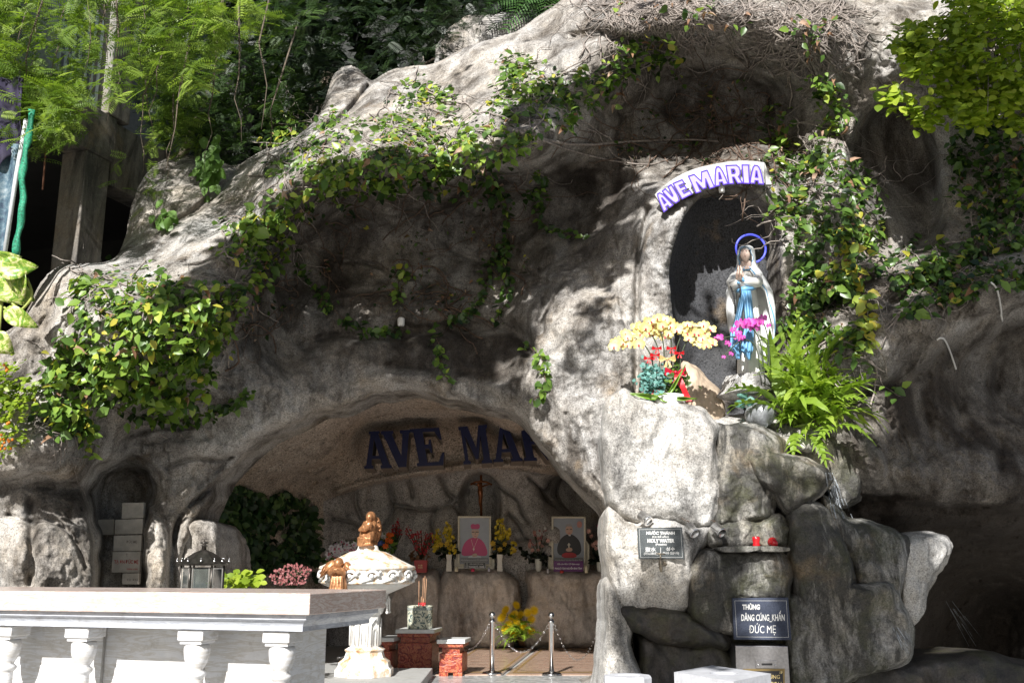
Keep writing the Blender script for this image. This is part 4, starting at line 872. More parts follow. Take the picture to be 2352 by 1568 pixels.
# ------------------------------------------------------------------ placing helpers
def hit(u, v, default=10.0):
    """distance of the first built surface along the photograph ray"""
    d = P(u, v, 1.0)-Vector((0, 0, CAMZ)); d.normalize()
    dg = bpy.context.evaluated_depsgraph_get()
    ok, loc, n, i, o, m = S.ray_cast(dg, Vector((0, 0, CAMZ)), d, distance=60)
    return loc.y if ok else default
def PZ(u, v, z):
    d = P(u, v, 1.0)-Vector((0, 0, CAMZ)); t = (z-CAMZ)/d.z; return Vector((0, 0, CAMZ))+d*t
_tc = {}
def text_mesh(s, bold=0.0, spacing=1.0):
    k = (s, bold, spacing)
    if k in _tc: return _tc[k]
    c = bpy.data.curves.new('t', 'FONT'); c.body = s; c.size = 1; c.offset = bold; c.space_character = spacing; c.resolution_u = 3
    o = bpy.data.objects.new('t', c); COL.objects.link(o); bpy_update()
    me = bpy.data.meshes.new_from_object(o.evaluated_get(bpy.context.evaluated_depsgraph_get()))
    V = np.array([v.co[:2] for v in me.vertices]) if len(me.vertices) else np.zeros((3, 2)); F = [tuple(p.vertices) for p in me.polygons]
    bpy.data.objects.remove(o); bpy.data.curves.remove(c); bpy.data.meshes.remove(me)
    lo, hi = V.min(0), V.max(0); _tc[k] = ((V-lo)/(hi-lo+1e-9), F); return _tc[k]
def quadmap(q, xy, Y):
    """unit square -> pixel quad TL,TR,BR,BL at distance Y (number or function of u,v)"""
    (TL, TR, BR, BL) = [np.array(p, float) for p in q]; x = xy[:, :1]; y = xy[:, 1:2]
    p = BL*(1-x)*(1-y)+BR*x*(1-y)+TL*(1-x)*y+TR*x*y
    return Pn(p[:, 0], p[:, 1], np.full(len(p), Y) if not callable(Y) else np.array([Y(a, b) for a, b in p]))
def textq(s, q, Y, mat, parent, bold=.0, name='lettering', spacing=1.0):
    if len(q) == 4 and not hasattr(q[0], '__len__'): q = [(q[0], q[1]), (q[2], q[1]), (q[2], q[3]), (q[0], q[3])]
    xy, F = text_mesh(s, bold, spacing)
    return mesh_np(name, quadmap(q, xy, Y), F, mat, parent, smooth=False)
def plate(q, Y, th, mat, parent, name, bev=0):
    if not hasattr(q[0], '__len__'): q = [(q[0], q[1]), (q[2], q[1]), (q[2], q[3]), (q[0], q[3])]
    f = [P(u, v, Y) for u, v in q]; b = MB(); V = f+[p+Vector((0, th, 0)) for p in f]
    b.add(V, [(3, 2, 1, 0), (4, 5, 6, 7), (0, 1, 5, 4), (1, 2, 6, 5), (2, 3, 7, 6), (3, 0, 4, 7)])
    return b.build(name, mat, parent, bev=bev)
def border(q, Y, w, mat, parent, name='border', corner=0.0):
    """thin frame line on a plate; w in pixels"""
    if not hasattr(q[0], '__len__'): q = [(q[0], q[1]), (q[2], q[1]), (q[2], q[3]), (q[0], q[3])]
    q = np.array(q, float); c = q.mean(0); inn = c+(q-c)*(1-2*w/np.abs(q-c).max(0)/2)
    V = [P(u, v, Y) for u, v in q]+[P(u, v, Y) for u, v in inn]
    return MB().add(V, [(i, (i+1) % 4, 4+(i+1) % 4, 4+i) for i in range(4)]).build(name, mat, parent)
WHITE = plain('white_paint', (.78, .77, .74), .6, var=.06, sc=30, bump=.05)
METAL = plain('polished_steel', (.80, .80, .81), .24, metal=1, var=.03, bump=.02)

# ------------------------------------------------------------------ concrete building at the left
bld = empty('concrete_building', (-6, 12, 0), 'weathered concrete building frame with dark open bay behind the feathery tree', 'building')
C0 = P(250, 368, 12.5); A0 = P(0, 235, 10.8); zb = C0.z; dirn = Vector((A0.x-C0.x, A0.y-C0.y, 0)).normalized(); inn = Vector((-dirn.y, dirn.x, 0))
if inn.x > 0: inn = -inn
ang = math.atan2(dirn.y, dirn.x); RZ = Matrix.Rotation(ang, 3, 'Z')
def bbx(name, t0, t1, n0, n1, z0, z1, m, parent=bld, bev=.012):
    c = Vector((C0.x, C0.y, 0))+dirn*(t0+t1)/2+inn*(n0+n1)/2+Vector((0, 0, (z0+z1)/2))
    Mt = Matrix((dirn, inn, Vector((0, 0, 1)))).transposed()
    return MB().box(c, (abs(t1-t0), abs(n1-n0), z1-z0), Mt).build(name, m, parent, bev=bev)
bbx('beam', -.1, 8, 0, .4, zb, zb+.62, M['concrete'])
bbx('column', -.05, .38, .02, .42, 0, zb-.003, M['concrete'])
bbx('column', -.3, .12, -.02, .34, zb+.625, zb+3.2, M['concrete'])
bbx('column', 5.0, 5.4, .02, .42, 0, zb-.003, M['concrete'])
bbx('side_beam', -3.0, -.103, .05, .4, zb-.3, zb+.6, M['concrete'])
DKC = plain('shade_dark_concrete', (.045, .043, .04), .9, sc=3)  # concrete darkened in colour to stand in for the unlit bay
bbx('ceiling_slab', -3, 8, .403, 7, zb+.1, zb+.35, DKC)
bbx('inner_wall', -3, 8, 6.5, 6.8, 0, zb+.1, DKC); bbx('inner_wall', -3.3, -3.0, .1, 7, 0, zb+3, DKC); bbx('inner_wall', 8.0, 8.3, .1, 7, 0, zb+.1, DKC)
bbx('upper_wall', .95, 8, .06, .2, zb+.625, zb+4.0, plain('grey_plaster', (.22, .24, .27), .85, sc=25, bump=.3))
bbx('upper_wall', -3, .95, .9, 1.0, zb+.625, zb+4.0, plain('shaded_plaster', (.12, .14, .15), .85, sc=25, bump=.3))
gm = plain('pale_green_iron', (.50, .58, .56), .5, var=.08)
gr = bbx('window_grille', .2, .92, .10, .13, zb+.66, zb+.72, gm)
for k in range(7): bbx('bar', .2+.115*k, .225+.115*k, .10, .13, zb+.72, zb+2.0, gm, gr, 0)
for k in range(3): bbx('bar', .2, .92, .135, .15, zb+.8+.36*k, zb+.85+.36*k, gm, gr, 0)
# rear wall seen through the leaves, coloured near black to stand for shade
b = MB(); b.box((-3.2, 21.5, 9), (24, .4, 24)); b.box((8, 19, 5), (16, .4, 14)); o = b.build('rear_wall', plain('distant_plaster', (.035, .037, .033), .9, sc=4), None); tag(o, 'dim plaster wall of a neighbouring block behind the trees', 'wall')
b = MB()
for k in range(6): pass
# rusty rod hanging in the dark bay
o = MB().tube([P(105, 285, 11.2), P(104, 360, 11.2), P(98, 436, 11.2)], .012, 5).build('hanging_rod', plain('rust', (.12, .05, .025), .9), None); tag(o, 'thin rusty rod hanging in the dark bay of the building', 'rod')
# banner on its pole, green net strip
def cloth(name, quad, Y, mat, label=None, parent=None, nu=14, nv=30, amp=.05, fr=9.0, seed=0):
    xs, ys = np.meshgrid(np.linspace(0, 1, nu), np.linspace(0, 1, nv)); V = quadmap(quad, np.stack([xs.ravel(), ys.ravel()], 1), Y)
    V[:, 1] += amp*np.sin(xs.ravel()*fr+3*ys.ravel())+amp*.8*fbm(V, 3, 2, .5, seed)
    I = np.arange(nu*nv).reshape(nv, nu); F = np.stack([I[:-1, :-1].ravel(), I[:-1, 1:].ravel(), I[1:, 1:].ravel(), I[1:, :-1].ravel()], 1)
    o = mesh_np(name, V, F, mat, parent)
    md = o.modifiers.new('thick', 'SOLIDIFY'); md.thickness = .004
    return o
ban = empty('banner', tuple(P(20, 400, 9.6)), 'purple and blue painted banner tied to a slanting white pole at far left', 'banner')
cloth('cloth', [(-30,175),(58,180),(48,330),(-30,420)], 9.6, plain('violet_cloth', (.028, .022, .055), .8, var=.5, sc=6), parent=ban)
mt, n_, l_, b_ = newmat('blue_spray_cloth'); tc_ = n_.new('ShaderNodeTexCoord'); no_ = nd(n_, 'ShaderNodeTexNoise', i_Scale=9.0, i_Detail=8.0, i_Roughness=.75); l_.new(tc_.outputs['Object'], no_.inputs['Vector'])
l_.new(ramp(n_, l_, no_.outputs['Fac'], [(.35, (.02, .035, .07)), (.5, (.07, .13, .17)), (.66, (.26, .31, .33))]), b_.inputs['Base Color']); b_.inputs['Roughness'].default_value = .7
cloth('cloth', [(-30,330),(46,333),(4,600),(-40,600)], 9.62, mt, parent=ban, amp=.03)
b = MB(); b.tube([P(60, 275, 9.55), P(38, 400, 9.55), P(8, 600, 9.55)], .022, 8); b.build('pole', plain('pale_pole', (.55, .58, .60), .5), ban)
gn = plain('green_net', (.02, .25, .14), .7, var=.5, sc=60)
q = smooth_poly([(72,250),(70,300),(55,360),(50,430),(55,470),(42,530),(36,585)], 26, closed=False); b = MB()
pts = [P(u, v, 9.45) for u, v in q]; W_ = .035; V = []; 
for i, p in enumerate(pts): V += [p+Vector((-W_, .02*math.sin(i), 0)), p+Vector((W_*.6, .02*math.cos(i*1.3), 0)), p+Vector((W_*.6, .03+.02*math.cos(i*1.3), 0)), p+Vector((-W_, .03+.02*math.sin(i), 0))]
F = []
for i in range(len(pts)-1):
    for k in range(4): F.append((i*4+k, i*4+(k+1) % 4, i*4+4+(k+1) % 4, i*4+4+k))
b.add(V, F+[(0, 1, 2, 3), tuple(len(V)-4+k for k in (3, 2, 1, 0))], True); o = b.build('net_strip', gn, None); tag(o, 'long green net strip hanging beside the painted banner', 'net')

# pothos with big variegated leaves
mt, n_, l_, b_ = newmat('variegated_leaf'); tc_ = n_.new('ShaderNodeTexCoord'); wv = nd(n_, 'ShaderNodeTexNoise', i_Scale=9.0, i_Detail=6.0, i_Roughness=.7, i_Distortion=2.5); l_.new(tc_.outputs['Object'], wv.inputs['Vector'])
pc = ramp(n_, l_, wv.outputs['Fac'], [(.40, (.14, .30, .03)), (.5, (.38, .50, .07)), (.58, (.78, .76, .40))]); l_.new(pc, b_.inputs['Base Color']); b_.inputs['Roughness'].default_value = .35
tr_ = n_.new('ShaderNodeBsdfTranslucent'); l_.new(pc, tr_.inputs['Color']); mx_ = n_.new('ShaderNodeMixShader'); mx_.inputs[0].default_value = .3; l_.new(b_.outputs[0], mx_.inputs[1]); l_.new(tr_.outputs[0], mx_.inputs[2]); l_.new(mx_.outputs[0], n_['Material Output'].inputs['Surface']); M['pothos'] = mt
pothos = empty('pothos', tuple(P(20, 720, 8.9)), 'large variegated yellow-green pothos vine at the left edge', 'climbing plant')
def big_leaf(pts, Y, name, mat, parent, droop=.1):
    """heart leaf from stalk point, tip point and half width (pixels)"""
    (u0, v0), (u1, v1), w = pts; n = 13; V = []; F = []
    dx, dy = u1-u0, v1-v0; L = math.hypot(dx, dy); nx, ny = -dy/L, dx/L
    for i in range(n):
        t = i/(n-1); ww = w*(math.sin(math.pi*t**.62)**.8 if 0 < t < 1 else .02)
        for s_, k in ((-1, 1), (-.5, .45), (0, 0), (.5, .45), (1, 1)):
            V.append(P(u0+dx*t+nx*ww*s_, v0+dy*t+ny*ww*s_, Y-.035*abs(s_)*(ww/w)+droop*t*t-.012*math.sin(t*9+abs(s_)*4)))
    for i in range(n-1):
        for k in range(4): F.append((i*5+k, i*5+k+1, i*5+6+k, i*5+5+k))
    o = mesh_np(name, V, np.array(F), mat, parent); md = o.modifiers.new('thick', 'SOLIDIFY'); md.thickness = .003; return o
for k, (a_, Y_) in enumerate(((((-5,618),(88,612),26),8.8), (((5,655),(80,690),30),9.0), (((-25,640),(60,700),28),8.9), (((8,712),(88,752),22),8.7), (((-20,770),(32,812),26),8.7), (((40,610),(52,700),16),8.85), (((-30,600),(50,590),20),9.0))):
    big_leaf(a_, Y_, 'leaf', M['pothos'], pothos)
b = MB(); st = plain('pothos_stem', (.30, .34, .07), .5)
for pts in ([(62,640),(74,670),(72,690),(30,730)], [(0,665),(30,700),(48,712)], [(5,660),(2,720),(-5,780)], [(30,730),(10,705)]): b.tube([P(u, v, 8.95) for u, v in smooth_poly(pts, 12, closed=False)], .014, 6)
b.build('stem', st, pothos, kind='stuff')
# flowering hedge at the left edge
hd = empty('flower_hedge', tuple(P(10, 930, 9.2)), 'light green hedge with tiny orange flowers at the left edge', 'hedge')
leafy('foliage', [([(-40,830),(20,810),(60,850),(66,900),(50,940),(30,1000),(30,1040),(-40,1050)], 8.9, 9.3, 1)], 900, .055, OVAL, LEAF_LIME, hd, .45, 31)
b = MB()
for k in range(26):
    p = P(rnd.uniform(-20, 34), rnd.choice((rnd.uniform(985, 1035), rnd.uniform(820, 1030))), rnd.uniform(8.85, 9.0)); b.ball(p, .014, 6, 4)
b.build('blossoms', plain('orange_petal', (.75, .22, .02), .6), hd, kind='stuff')
# broad-leaved weeds growing on the left slabs
for (cu_, cv_, rr, n_l, lb) in ((485,375,36,26,'drooping light green heart-leaved shrub on the ledge below the dark tree'), (382,500,20,7,'small light green sprig in the hollow of the left slab')):
    r_ = empty('ledge_shrub', tuple(P(cu_, cv_+rr, 11)), lb, 'shrub'); k = n_l*3; q = np.stack([cu_+nr.normal(size=k)*rr*.45, cv_+nr.normal(size=k)*rr*.75], 1); Yc = float(surf(cu_, cv_+rr))-.25
    pos = Pn(q[:, 0], q[:, 1], Yc+nr.normal(size=k)*.1); nrm = nr.normal(size=(k, 3))*.3+np.array([-.2, -1, .35])
    V, F, A = scatter(*OVAL, pos, frames(nrm, math.pi+nr.normal(size=k)*.5), .10+.07*nr.rand(k), .3+.4*nr.rand(k)); o = mesh_np('foliage', V, F, leaf_mat('shrub_leaf_%d' % cu_, [(0, (.06, .14, .03)), (1, (.20, .34, .08))], .4), r_, smooth=False, attr=A); o['kind'] = 'stuff'
    b = MB()
    for i in range(5): b.tube([P(cu_, cv_+rr*1.2, Yc+.15), P(cu_+rnd.uniform(-rr, rr)*.5, cv_-rr*.2, Yc)], .006, 4)
    b.build('stems', TWIG_D, r_, kind='stuff')

# ------------------------------------------------------------------ letters
def glyph(c, serif):
    """outer outline and holes in a unit box"""
    if serif:
        if c == 'A': return [[(0,0),(.34,0),(.34,.07),(.28,.09),(.31,.25),(.62,.25),(.67,.09),(.60,.07),(.60,0),(1,0),(1,.07),(.93,.10),(.66,.93),(.72,.93),(.72,1),(.30,1),(.30,.93),(.36,.93),(.08,.09),(0,.07)], [(.34,.34),(.47,.78),(.59,.34)]]
        if c == 'V': return [[(0,1),(.42,1),(.42,.92),(.36,.90),(.58,.30),(.72,.90),(.64,.92),(.64,1),(1,1),(1,.92),(.94,.90),(.70,0),(.44,0),(.07,.90),(0,.92)]]
        if c == 'E': return [[(0,0),(.93,0),(1,.34),(.93,.34),(.78,.10),(.38,.10),(.38,.46),(.50,.46),(.55,.34),(.60,.34),(.60,.70),(.55,.70),(.50,.57),(.38,.57),(.38,.90),(.74,.90),(.88,.68),(.95,.68),(.90,1),(0,1),(0,.92),(.09,.90),(.09,.10),(0,.08)]]
        if c == 'M': return [[(0,0),(.26,0),(.26,.08),(.19,.10),(.20,.74),(.44,.12),(.54,.12),(.72,.74),(.72,.10),(.64,.08),(.64,0),(1,0),(1,.08),(.94,.10),(.94,.90),(1,.92),(1,1),(.70,1),(.52,.42),(.32,1),(0,1),(0,.92),(.07,.90),(.07,.10),(0,.08)]]
        if c == 'R': return [[(0,0),(.40,0),(.40,.08),(.33,.10),(.33,.44),(.46,.44),(.66,.10),(.72,0),(1,0),(1,.08),(.92,.10),(.72,.46),(.86,.56),(.90,.74),(.84,.90),(.68,1),(0,1),(0,.92),(.08,.90),(.08,.10),(0,.08)], [(.33,.53),(.33,.90),(.55,.90),(.64,.80),(.64,.63),(.54,.53)]]
        if c == 'I': return [[(0,0),(1,0),(1,.08),(.75,.10),(.75,.90),(1,.92),(1,1),(0,1),(0,.92),(.25,.90),(.25,.10),(0,.08)]]
    if c == 'A': return [[(0,0),(.34,0),(.38,.16),(.60,.16),(.64,0),(1,0),(.92,.40),(.82,.74),(.70,.92),(.58,1),(.38,1),(.26,.90),(.14,.62),(.04,.25)], [(.41,.36),(.48,.68),(.54,.68),(.60,.36)]]
    if c == 'U': return [[(0,1),(.36,1),(.46,.46),(.52,.42),(.58,.48),(.66,1),(1,1),(.98,.40),(.90,.14),(.76,0),(.36,0),(.20,.18),(.08,.50)]]
    if c == 'E': return [[(0,0),(1,0),(1,.24),(.42,.24),(.42,.40),(.86,.40),(.86,.62),(.42,.62),(.42,.76),(1,.76),(1,1),(0,1)]]
    if c == 'M': return [[(0,0),(.25,0),(.25,.56),(.42,.10),(.58,.10),(.75,.56),(.75,0),(1,0),(1,1),(.70,1),(.50,.52),(.30,1),(0,1)]]
    if c == 'R': return [[(0,0),(.33,0),(.33,.34),(.44,.34),(.64,0),(1,0),(.78,.36),(.92,.48),(.97,.68),(.92,.88),(.76,1),(0,1)], [(.34,.56),(.34,.78),(.52,.78),(.58,.72),(.58,.62),(.52,.56)]]
    if c == 'I': return [[(0,0),(1,0),(1,1),(0,1)]]
def letter(c, serif, quad, Y, ext, face, side, parent, rim=None, rimw=.05, name='letter'):
    loops = glyph(c, serif); o_ = loops[0]
    def fill(lp, ex=0.0):
        bm = bmesh.new(); es = []
        for L in lp:
            vs = [bm.verts.new((x, y, 0)) for x, y in L]; es += [bm.edges.new((vs[i], vs[(i+1) % len(vs)])) for i in range(len(vs))]
        bmesh.ops.triangle_fill(bm, use_beauty=True, use_dissolve=False, edges=es)
        bm.verts.index_update(); V = np.array([v.co[:2] for v in bm.verts]); F = [tuple(v.index for v in f.verts) for f in bm.faces]; bm.free(); return V, F
    xy, F = fill(loops); W0 = quadmap(quad, xy, Y); n = len(xy); W1 = W0+np.array(ext)
    sides = []; b0 = 0
    for L in loops:
        k = len(L); sides += [(b0+i, b0+(i+1) % k, n+b0+(i+1) % k, n+b0+i) for i in range(k)]; b0 += k
    FF = F+[tuple(n+i for i in reversed(f)) for f in F]+sides
    o = mesh_np(name, np.vstack([W0, W1]), FF, parent=parent, smooth=False, mats=[face, side], midx=[0]*len(F)+[1]*(len(F)+len(sides)))
    if rim:
        # proud outline strip round the face
        V = []; FR = []
        for L in loops:
            P_ = quadmap(quad, np.array(L), Y-.004); k = len(P_)
            for i in range(k):
                a, c_ = Vector(P_[i]), Vector(P_[(i+1) % k]); d = (c_-a).normalized(); nn = Vector((-d.z, 0, d.x))*rimw
                b_i = len(V); V += [a-nn-d*rimw, c_-nn+d*rimw, c_+nn+d*rimw, a+nn-d*rimw]
                V += [p+Vector((0, .008+.0004*(i % 5), 0)) for p in V[b_i:b_i+4]]
                for q_ in V[b_i:b_i+4]: q_.y -= .0004*(i % 7)
                FR += [(b_i, b_i+1, b_i+2, b_i+3), (b_i, b_i+4, b_i+5, b_i+1), (b_i+1, b_i+5, b_i+6, b_i+2), (b_i+2, b_i+6, b_i+7, b_i+3), (b_i+3, b_i+7, b_i+4, b_i)]
        mesh_np('outline', [tuple(p) for p in V], FR, rim, o, smooth=False)
    return o
# arched sign over the niche
sg = empty('arched_sign', tuple(P(1640, 420, 10.6)), 'white arched sign with raised lavender AVE MARIA letters above the statue niche', 'sign')
def c7(x, y): return (1464+x*.1648, 344.5+y*.1648)
top7 = [(240,620),(360,505),(500,405),(620,335),(750,280),(880,238),(1000,212),(1130,185),(1250,165),(1380,152),(1500,148),(1640,156),(1770,175)]
bot7 = [(385,855),(470,780),(560,720),(660,665),(760,620),(880,575),(1000,540),(1100,515),(1200,498),(1320,484),(1440,478),(1560,478),(1770,492)]
b = MB(); YS = 10.70
fr_ = [P(*c7(*p), YS+.02) for p in top7]+[P(*c7(*p), YS-.06) for p in reversed(bot7)]; n = len(fr_); back = [p+Vector((.0, .05, .01)) for p in fr_]
m_ = len(top7)
Fp = [(i, i+1, n-2-i, n-1-i) for i in range(m_-1)]+[(n+i+1, n+i, n+n-1-i, n+n-2-i) for i in range(m_-1)]+[(i, n+i, n+(i+1) % n, (i+1) % n) for i in range(n)]
b.add(fr_+back, Fp); b.build('backing_panel', plain('pale_grey_panel', (.42, .42, .41), .55, var=.15, sc=14, dirt=.3), sg)
b = MB(); a_ = [P(*c7(1775,178), YS-.02), P(*c7(1872,480), YS-.05), P(*c7(1790,480), YS-.06)]; b.add(a_+[p+Vector((.01, .06, 0)) for p in a_], [(0,1,2),(5,4,3),(0,3,4,1),(1,4,5,2),(2,5,3,0)]); b.build('end_flap', plain('pale_flap', (.45, .45, .42), .5), sg)
LAV = plain('lavender_face', (.36, .32, .70), .45, var=.08, sc=9, bump=0); LSD = plain('white_return', (.78, .78, .76), .5, var=.05); LBL = plain('deep_blue_edge', (.07, .025, .40), .35, var=.05, bump=0)
for c, q in (('A', [(243,640),(350,565),(497,765),(370,860)]), ('U', [(345,575),(470,480),(605,690),(495,765)]), ('E', [(497,465),(622,413),(760,612),(622,682)]), ('M', [(712,365),(970,280),(1075,515),(818,600)]), ('A', [(1050,245),(1195,225),(1262,470),(1085,505)]),
             ('R', [(1235,215),(1425,208),(1466,460),(1278,470)]), ('I', [(1460,208),(1548,207),(1562,466),(1480,462)]), ('A', [(1570,212),(1740,215),(1757,476),(1570,460)])):
    letter(c, False, [c7(*p) for p in q], YS-.20, (.055, .13, .075), LAV, LSD, sg, LBL, .006)
# letters over the altar inside the cave
il = empty('wall_letters', tuple(P(1050, 1020, 15.2)), 'big dark blue serif letters AVE MARIA under the cave ceiling', 'letters')
def c6(x, y): return (803.9+x*.26855, 918.7+y*.26855)
NAVY = plain('navy_gloss', (.008, .012, .06), .45, var=.15, bump=.05, spec=.3); NSD = plain('grey_letter_edge', (.20, .17, .14), .8)
for c, q in (('A', [(95,272),(311,258),(358,580),(122,586)]), ('V', [(262,264),(515,252),(560,566),(300,580)]), ('E', [(510,246),(790,232),(815,555),(575,566)]), ('M', [(925,228),(1170,208),(1218,536),(972,550)]), ('A', [(1195,207),(1425,196),(1480,520),(1228,530)]), ('R', [(1432,204),(1680,198),(1770,512),(1490,520)]), ('I', [(1730,196),(1850,194),(1900,508),(1790,512)]), ('A', [(1890,196),(2110,198),(2180,510),(1930,510)])):
    letter(c, True, [c6(*p) for p in q], 14.78, (-.012, .45, -.02), NAVY, NSD, il)
# ------------------------------------------------------------------ statue of the lady
def c8(x, y): return (1636.5+x*.293, 516.8+y*.293)
YSt = 10.58
def SV(x, y, d=0.0): return P(*c8(x, y), YSt+d)
PXM = YSt/FPX*.293
stat = empty('lady_statue', tuple(SV(310, 1270)), 'tall painted statue of a veiled lady praying in the dark niche', 'statue')
PL = plain('white_plaster', (.74, .75, .75), .45, var=.08, sc=12, bump=.1, dirt=.15); PS = plain('warm_white_robe', (.80, .79, .75), .45, var=.06, sc=12, dirt=.1)
SK = plain('painted_skin', (.72, .54, .45), .45, var=.06, bump=0); BLU = plain('sky_blue_paint', (.14, .34, .55), .42, var=.15, sc=22); BLK = plain('bead_black', (.02, .02, .022), .3)
def loft(levels, n, name, mat, parent, folds=0, famp=0.0, phase=0.0, sub=0, sel=None, seed=0, zf=1.0):
    """levels: (cx, y, half width, half depth, depth offset, fold scale) in statue pixels"""
    V = []; F = []
    L = np.array(levels, float); t = np.linspace(0, len(L)-1, (len(L)-1)*4+1); I = np.stack([np.interp(t, range(len(L)), L[:, k]) for k in range(6)], 1)
    for (cx, y, hw, hd, do, fs) in I:
        for k in range(n):
            a = 2*math.pi*k/n
            r = 1+famp*fs*(math.sin(folds*a+phase+y*.004)+.55*math.sin((folds*1.7)*a+y*.006+1.3+seed))
            V.append(SV(cx+hw*r*math.cos(a), y, do+hd*PXM*r*math.sin(a)))
    m = len(I)
    for i in range(m-1):
        for k in range(n): F.append((i*n+k, (i+1)*n+k, (i+1)*n+(k+1) % n, i*n+(k+1) % n))
    F.append(tuple(range(n))); F.append(tuple((m-1)*n+k for k in reversed(range(n))))
    return mesh_np(name, np.array([list(v) for v in V]), F, mat, parent)
# inner robe (y grows downward; front is -depth)
loft([(262,345,26,22,0,0),(262,372,62,40,0,.2),(262,420,76,52,0,.4),(265,490,74,56,0,.7),(270,600,84,66,0,1),(280,760,92,72,0,1),(290,900,96,78,0,1.1),(300,1050,98,82,0,1.2),(305,1170,104,88,0,1.3),(300,1245,112,92,0,1.2),(300,1262,104,86,0,1)], 72, 'robe', PS, stat, 9, .055)
# cloak: back shell around the robe, open at the front (two sides)
def cloak():
    lv = [(268,330,36,34),(272,372,92,56),(280,430,132,76),(288,520,170,92),(300,650,180,100),(312,800,176,102),(322,930,150,100),(330,1040,118,96),(336,1110,96,88)]
    t = np.linspace(0, len(lv)-1, 41); L = np.array(lv, float); I = np.stack([np.interp(t, range(len(L)), L[:, k]) for k in range(4)], 1); V = []; F = []; n = 64
    for j, (cx, y, hw, hd) in enumerate(I):
        op = np.interp(y, [330, 420, 520, 700, 900, 1110], [.25, .45, .70, .85, 1.0, 1.2])   # half opening angle
        for k in range(n):
            a = -math.pi/2+op+(2*math.pi-2*op)*k/(n-1)+.16*sstep(430, 700, y)
            r = 1+.035*math.sin(13*a+.9*math.sin(y*.008))*min(1, (y-330)/200)+.03*math.sin(7*a+y*.005)
            V.append(SV(cx+hw*r*math.cos(a), y, hd*PXM*r*math.sin(a)))
    for i in range(len(I)-1):
        for k in range(n-1): F.append((i*n+k, (i+1)*n+k, (i+1)*n+k+1, i*n+k+1))
    o = mesh_np('cloak', np.array([list(v) for v in V]), np.array(F), PL, stat); md = o.modifiers.new('thick', 'SOLIDIFY'); md.thickness = .014; md.offset = 1
    for col, nm in ((2, 'cloak_trim'), (n-3, 'cloak_trim')):
        b = MB(); b.tube([Vector(V[i*n+col])+Vector((0, -.016, 0)) for i in range(0, len(I), 1)], .009, 6); b.build(nm, BLU, stat)
    return V
cloak()
# veil
def veil():
    lv = [(262,166,20,18,.02),(264,176,44,40,.01),(264,205,60,52,.01),(266,250,64,58,.01),(268,300,68,60,.01),(272,345,84,64,.01),(278,392,112,70,.0)]
    t = np.linspace(0, len(lv)-1, 31); L = np.array(lv, float); I = np.stack([np.interp(t, range(len(L)), L[:, k]) for k in range(5)], 1); V = []; F = []; n = 48
    for j, (cx, y, hw, hd, do) in enumerate(I):
        op = np.interp(y, [166, 182, 200, 250, 300, 345, 392], [.0, .35, .85, 1.0, .95, .8, .7])
        for k in range(n):
            a = -math.pi/2-.28+op+(2*math.pi-2*op)*k/(n-1); r = 1+.03*math.sin(9*a+y*.02)
            V.append(SV(cx+hw*r*math.cos(a), y, do+hd*PXM*r*math.sin(a)))
    for i in range(len(I)-1):
        for k in range(n-1): F.append((i*n+k, (i+1)*n+k, (i+1)*n+k+1, i*n+k+1))
    o = mesh_np('veil', np.array([list(v) for v in V]), np.array(F), PL, stat); md = o.modifiers.new('thick', 'SOLIDIFY'); md.thickness = .012; md.offset = 1
    b = MB(); b.tube([Vector(V[i*n+n-2])+Vector((.012*math.sin(i*.7), -.014, 0)) for i in range(3, len(I))], .006, 5); b.build('veil_trim', BLU, stat)
    b = MB(); b.tube([Vector(V[i*n+1])+Vector((-.008*math.sin(i*.7), -.014, 0)) for i in range(3, 22)], .004, 5); b.build('veil_trim', BLU, stat)
veil()
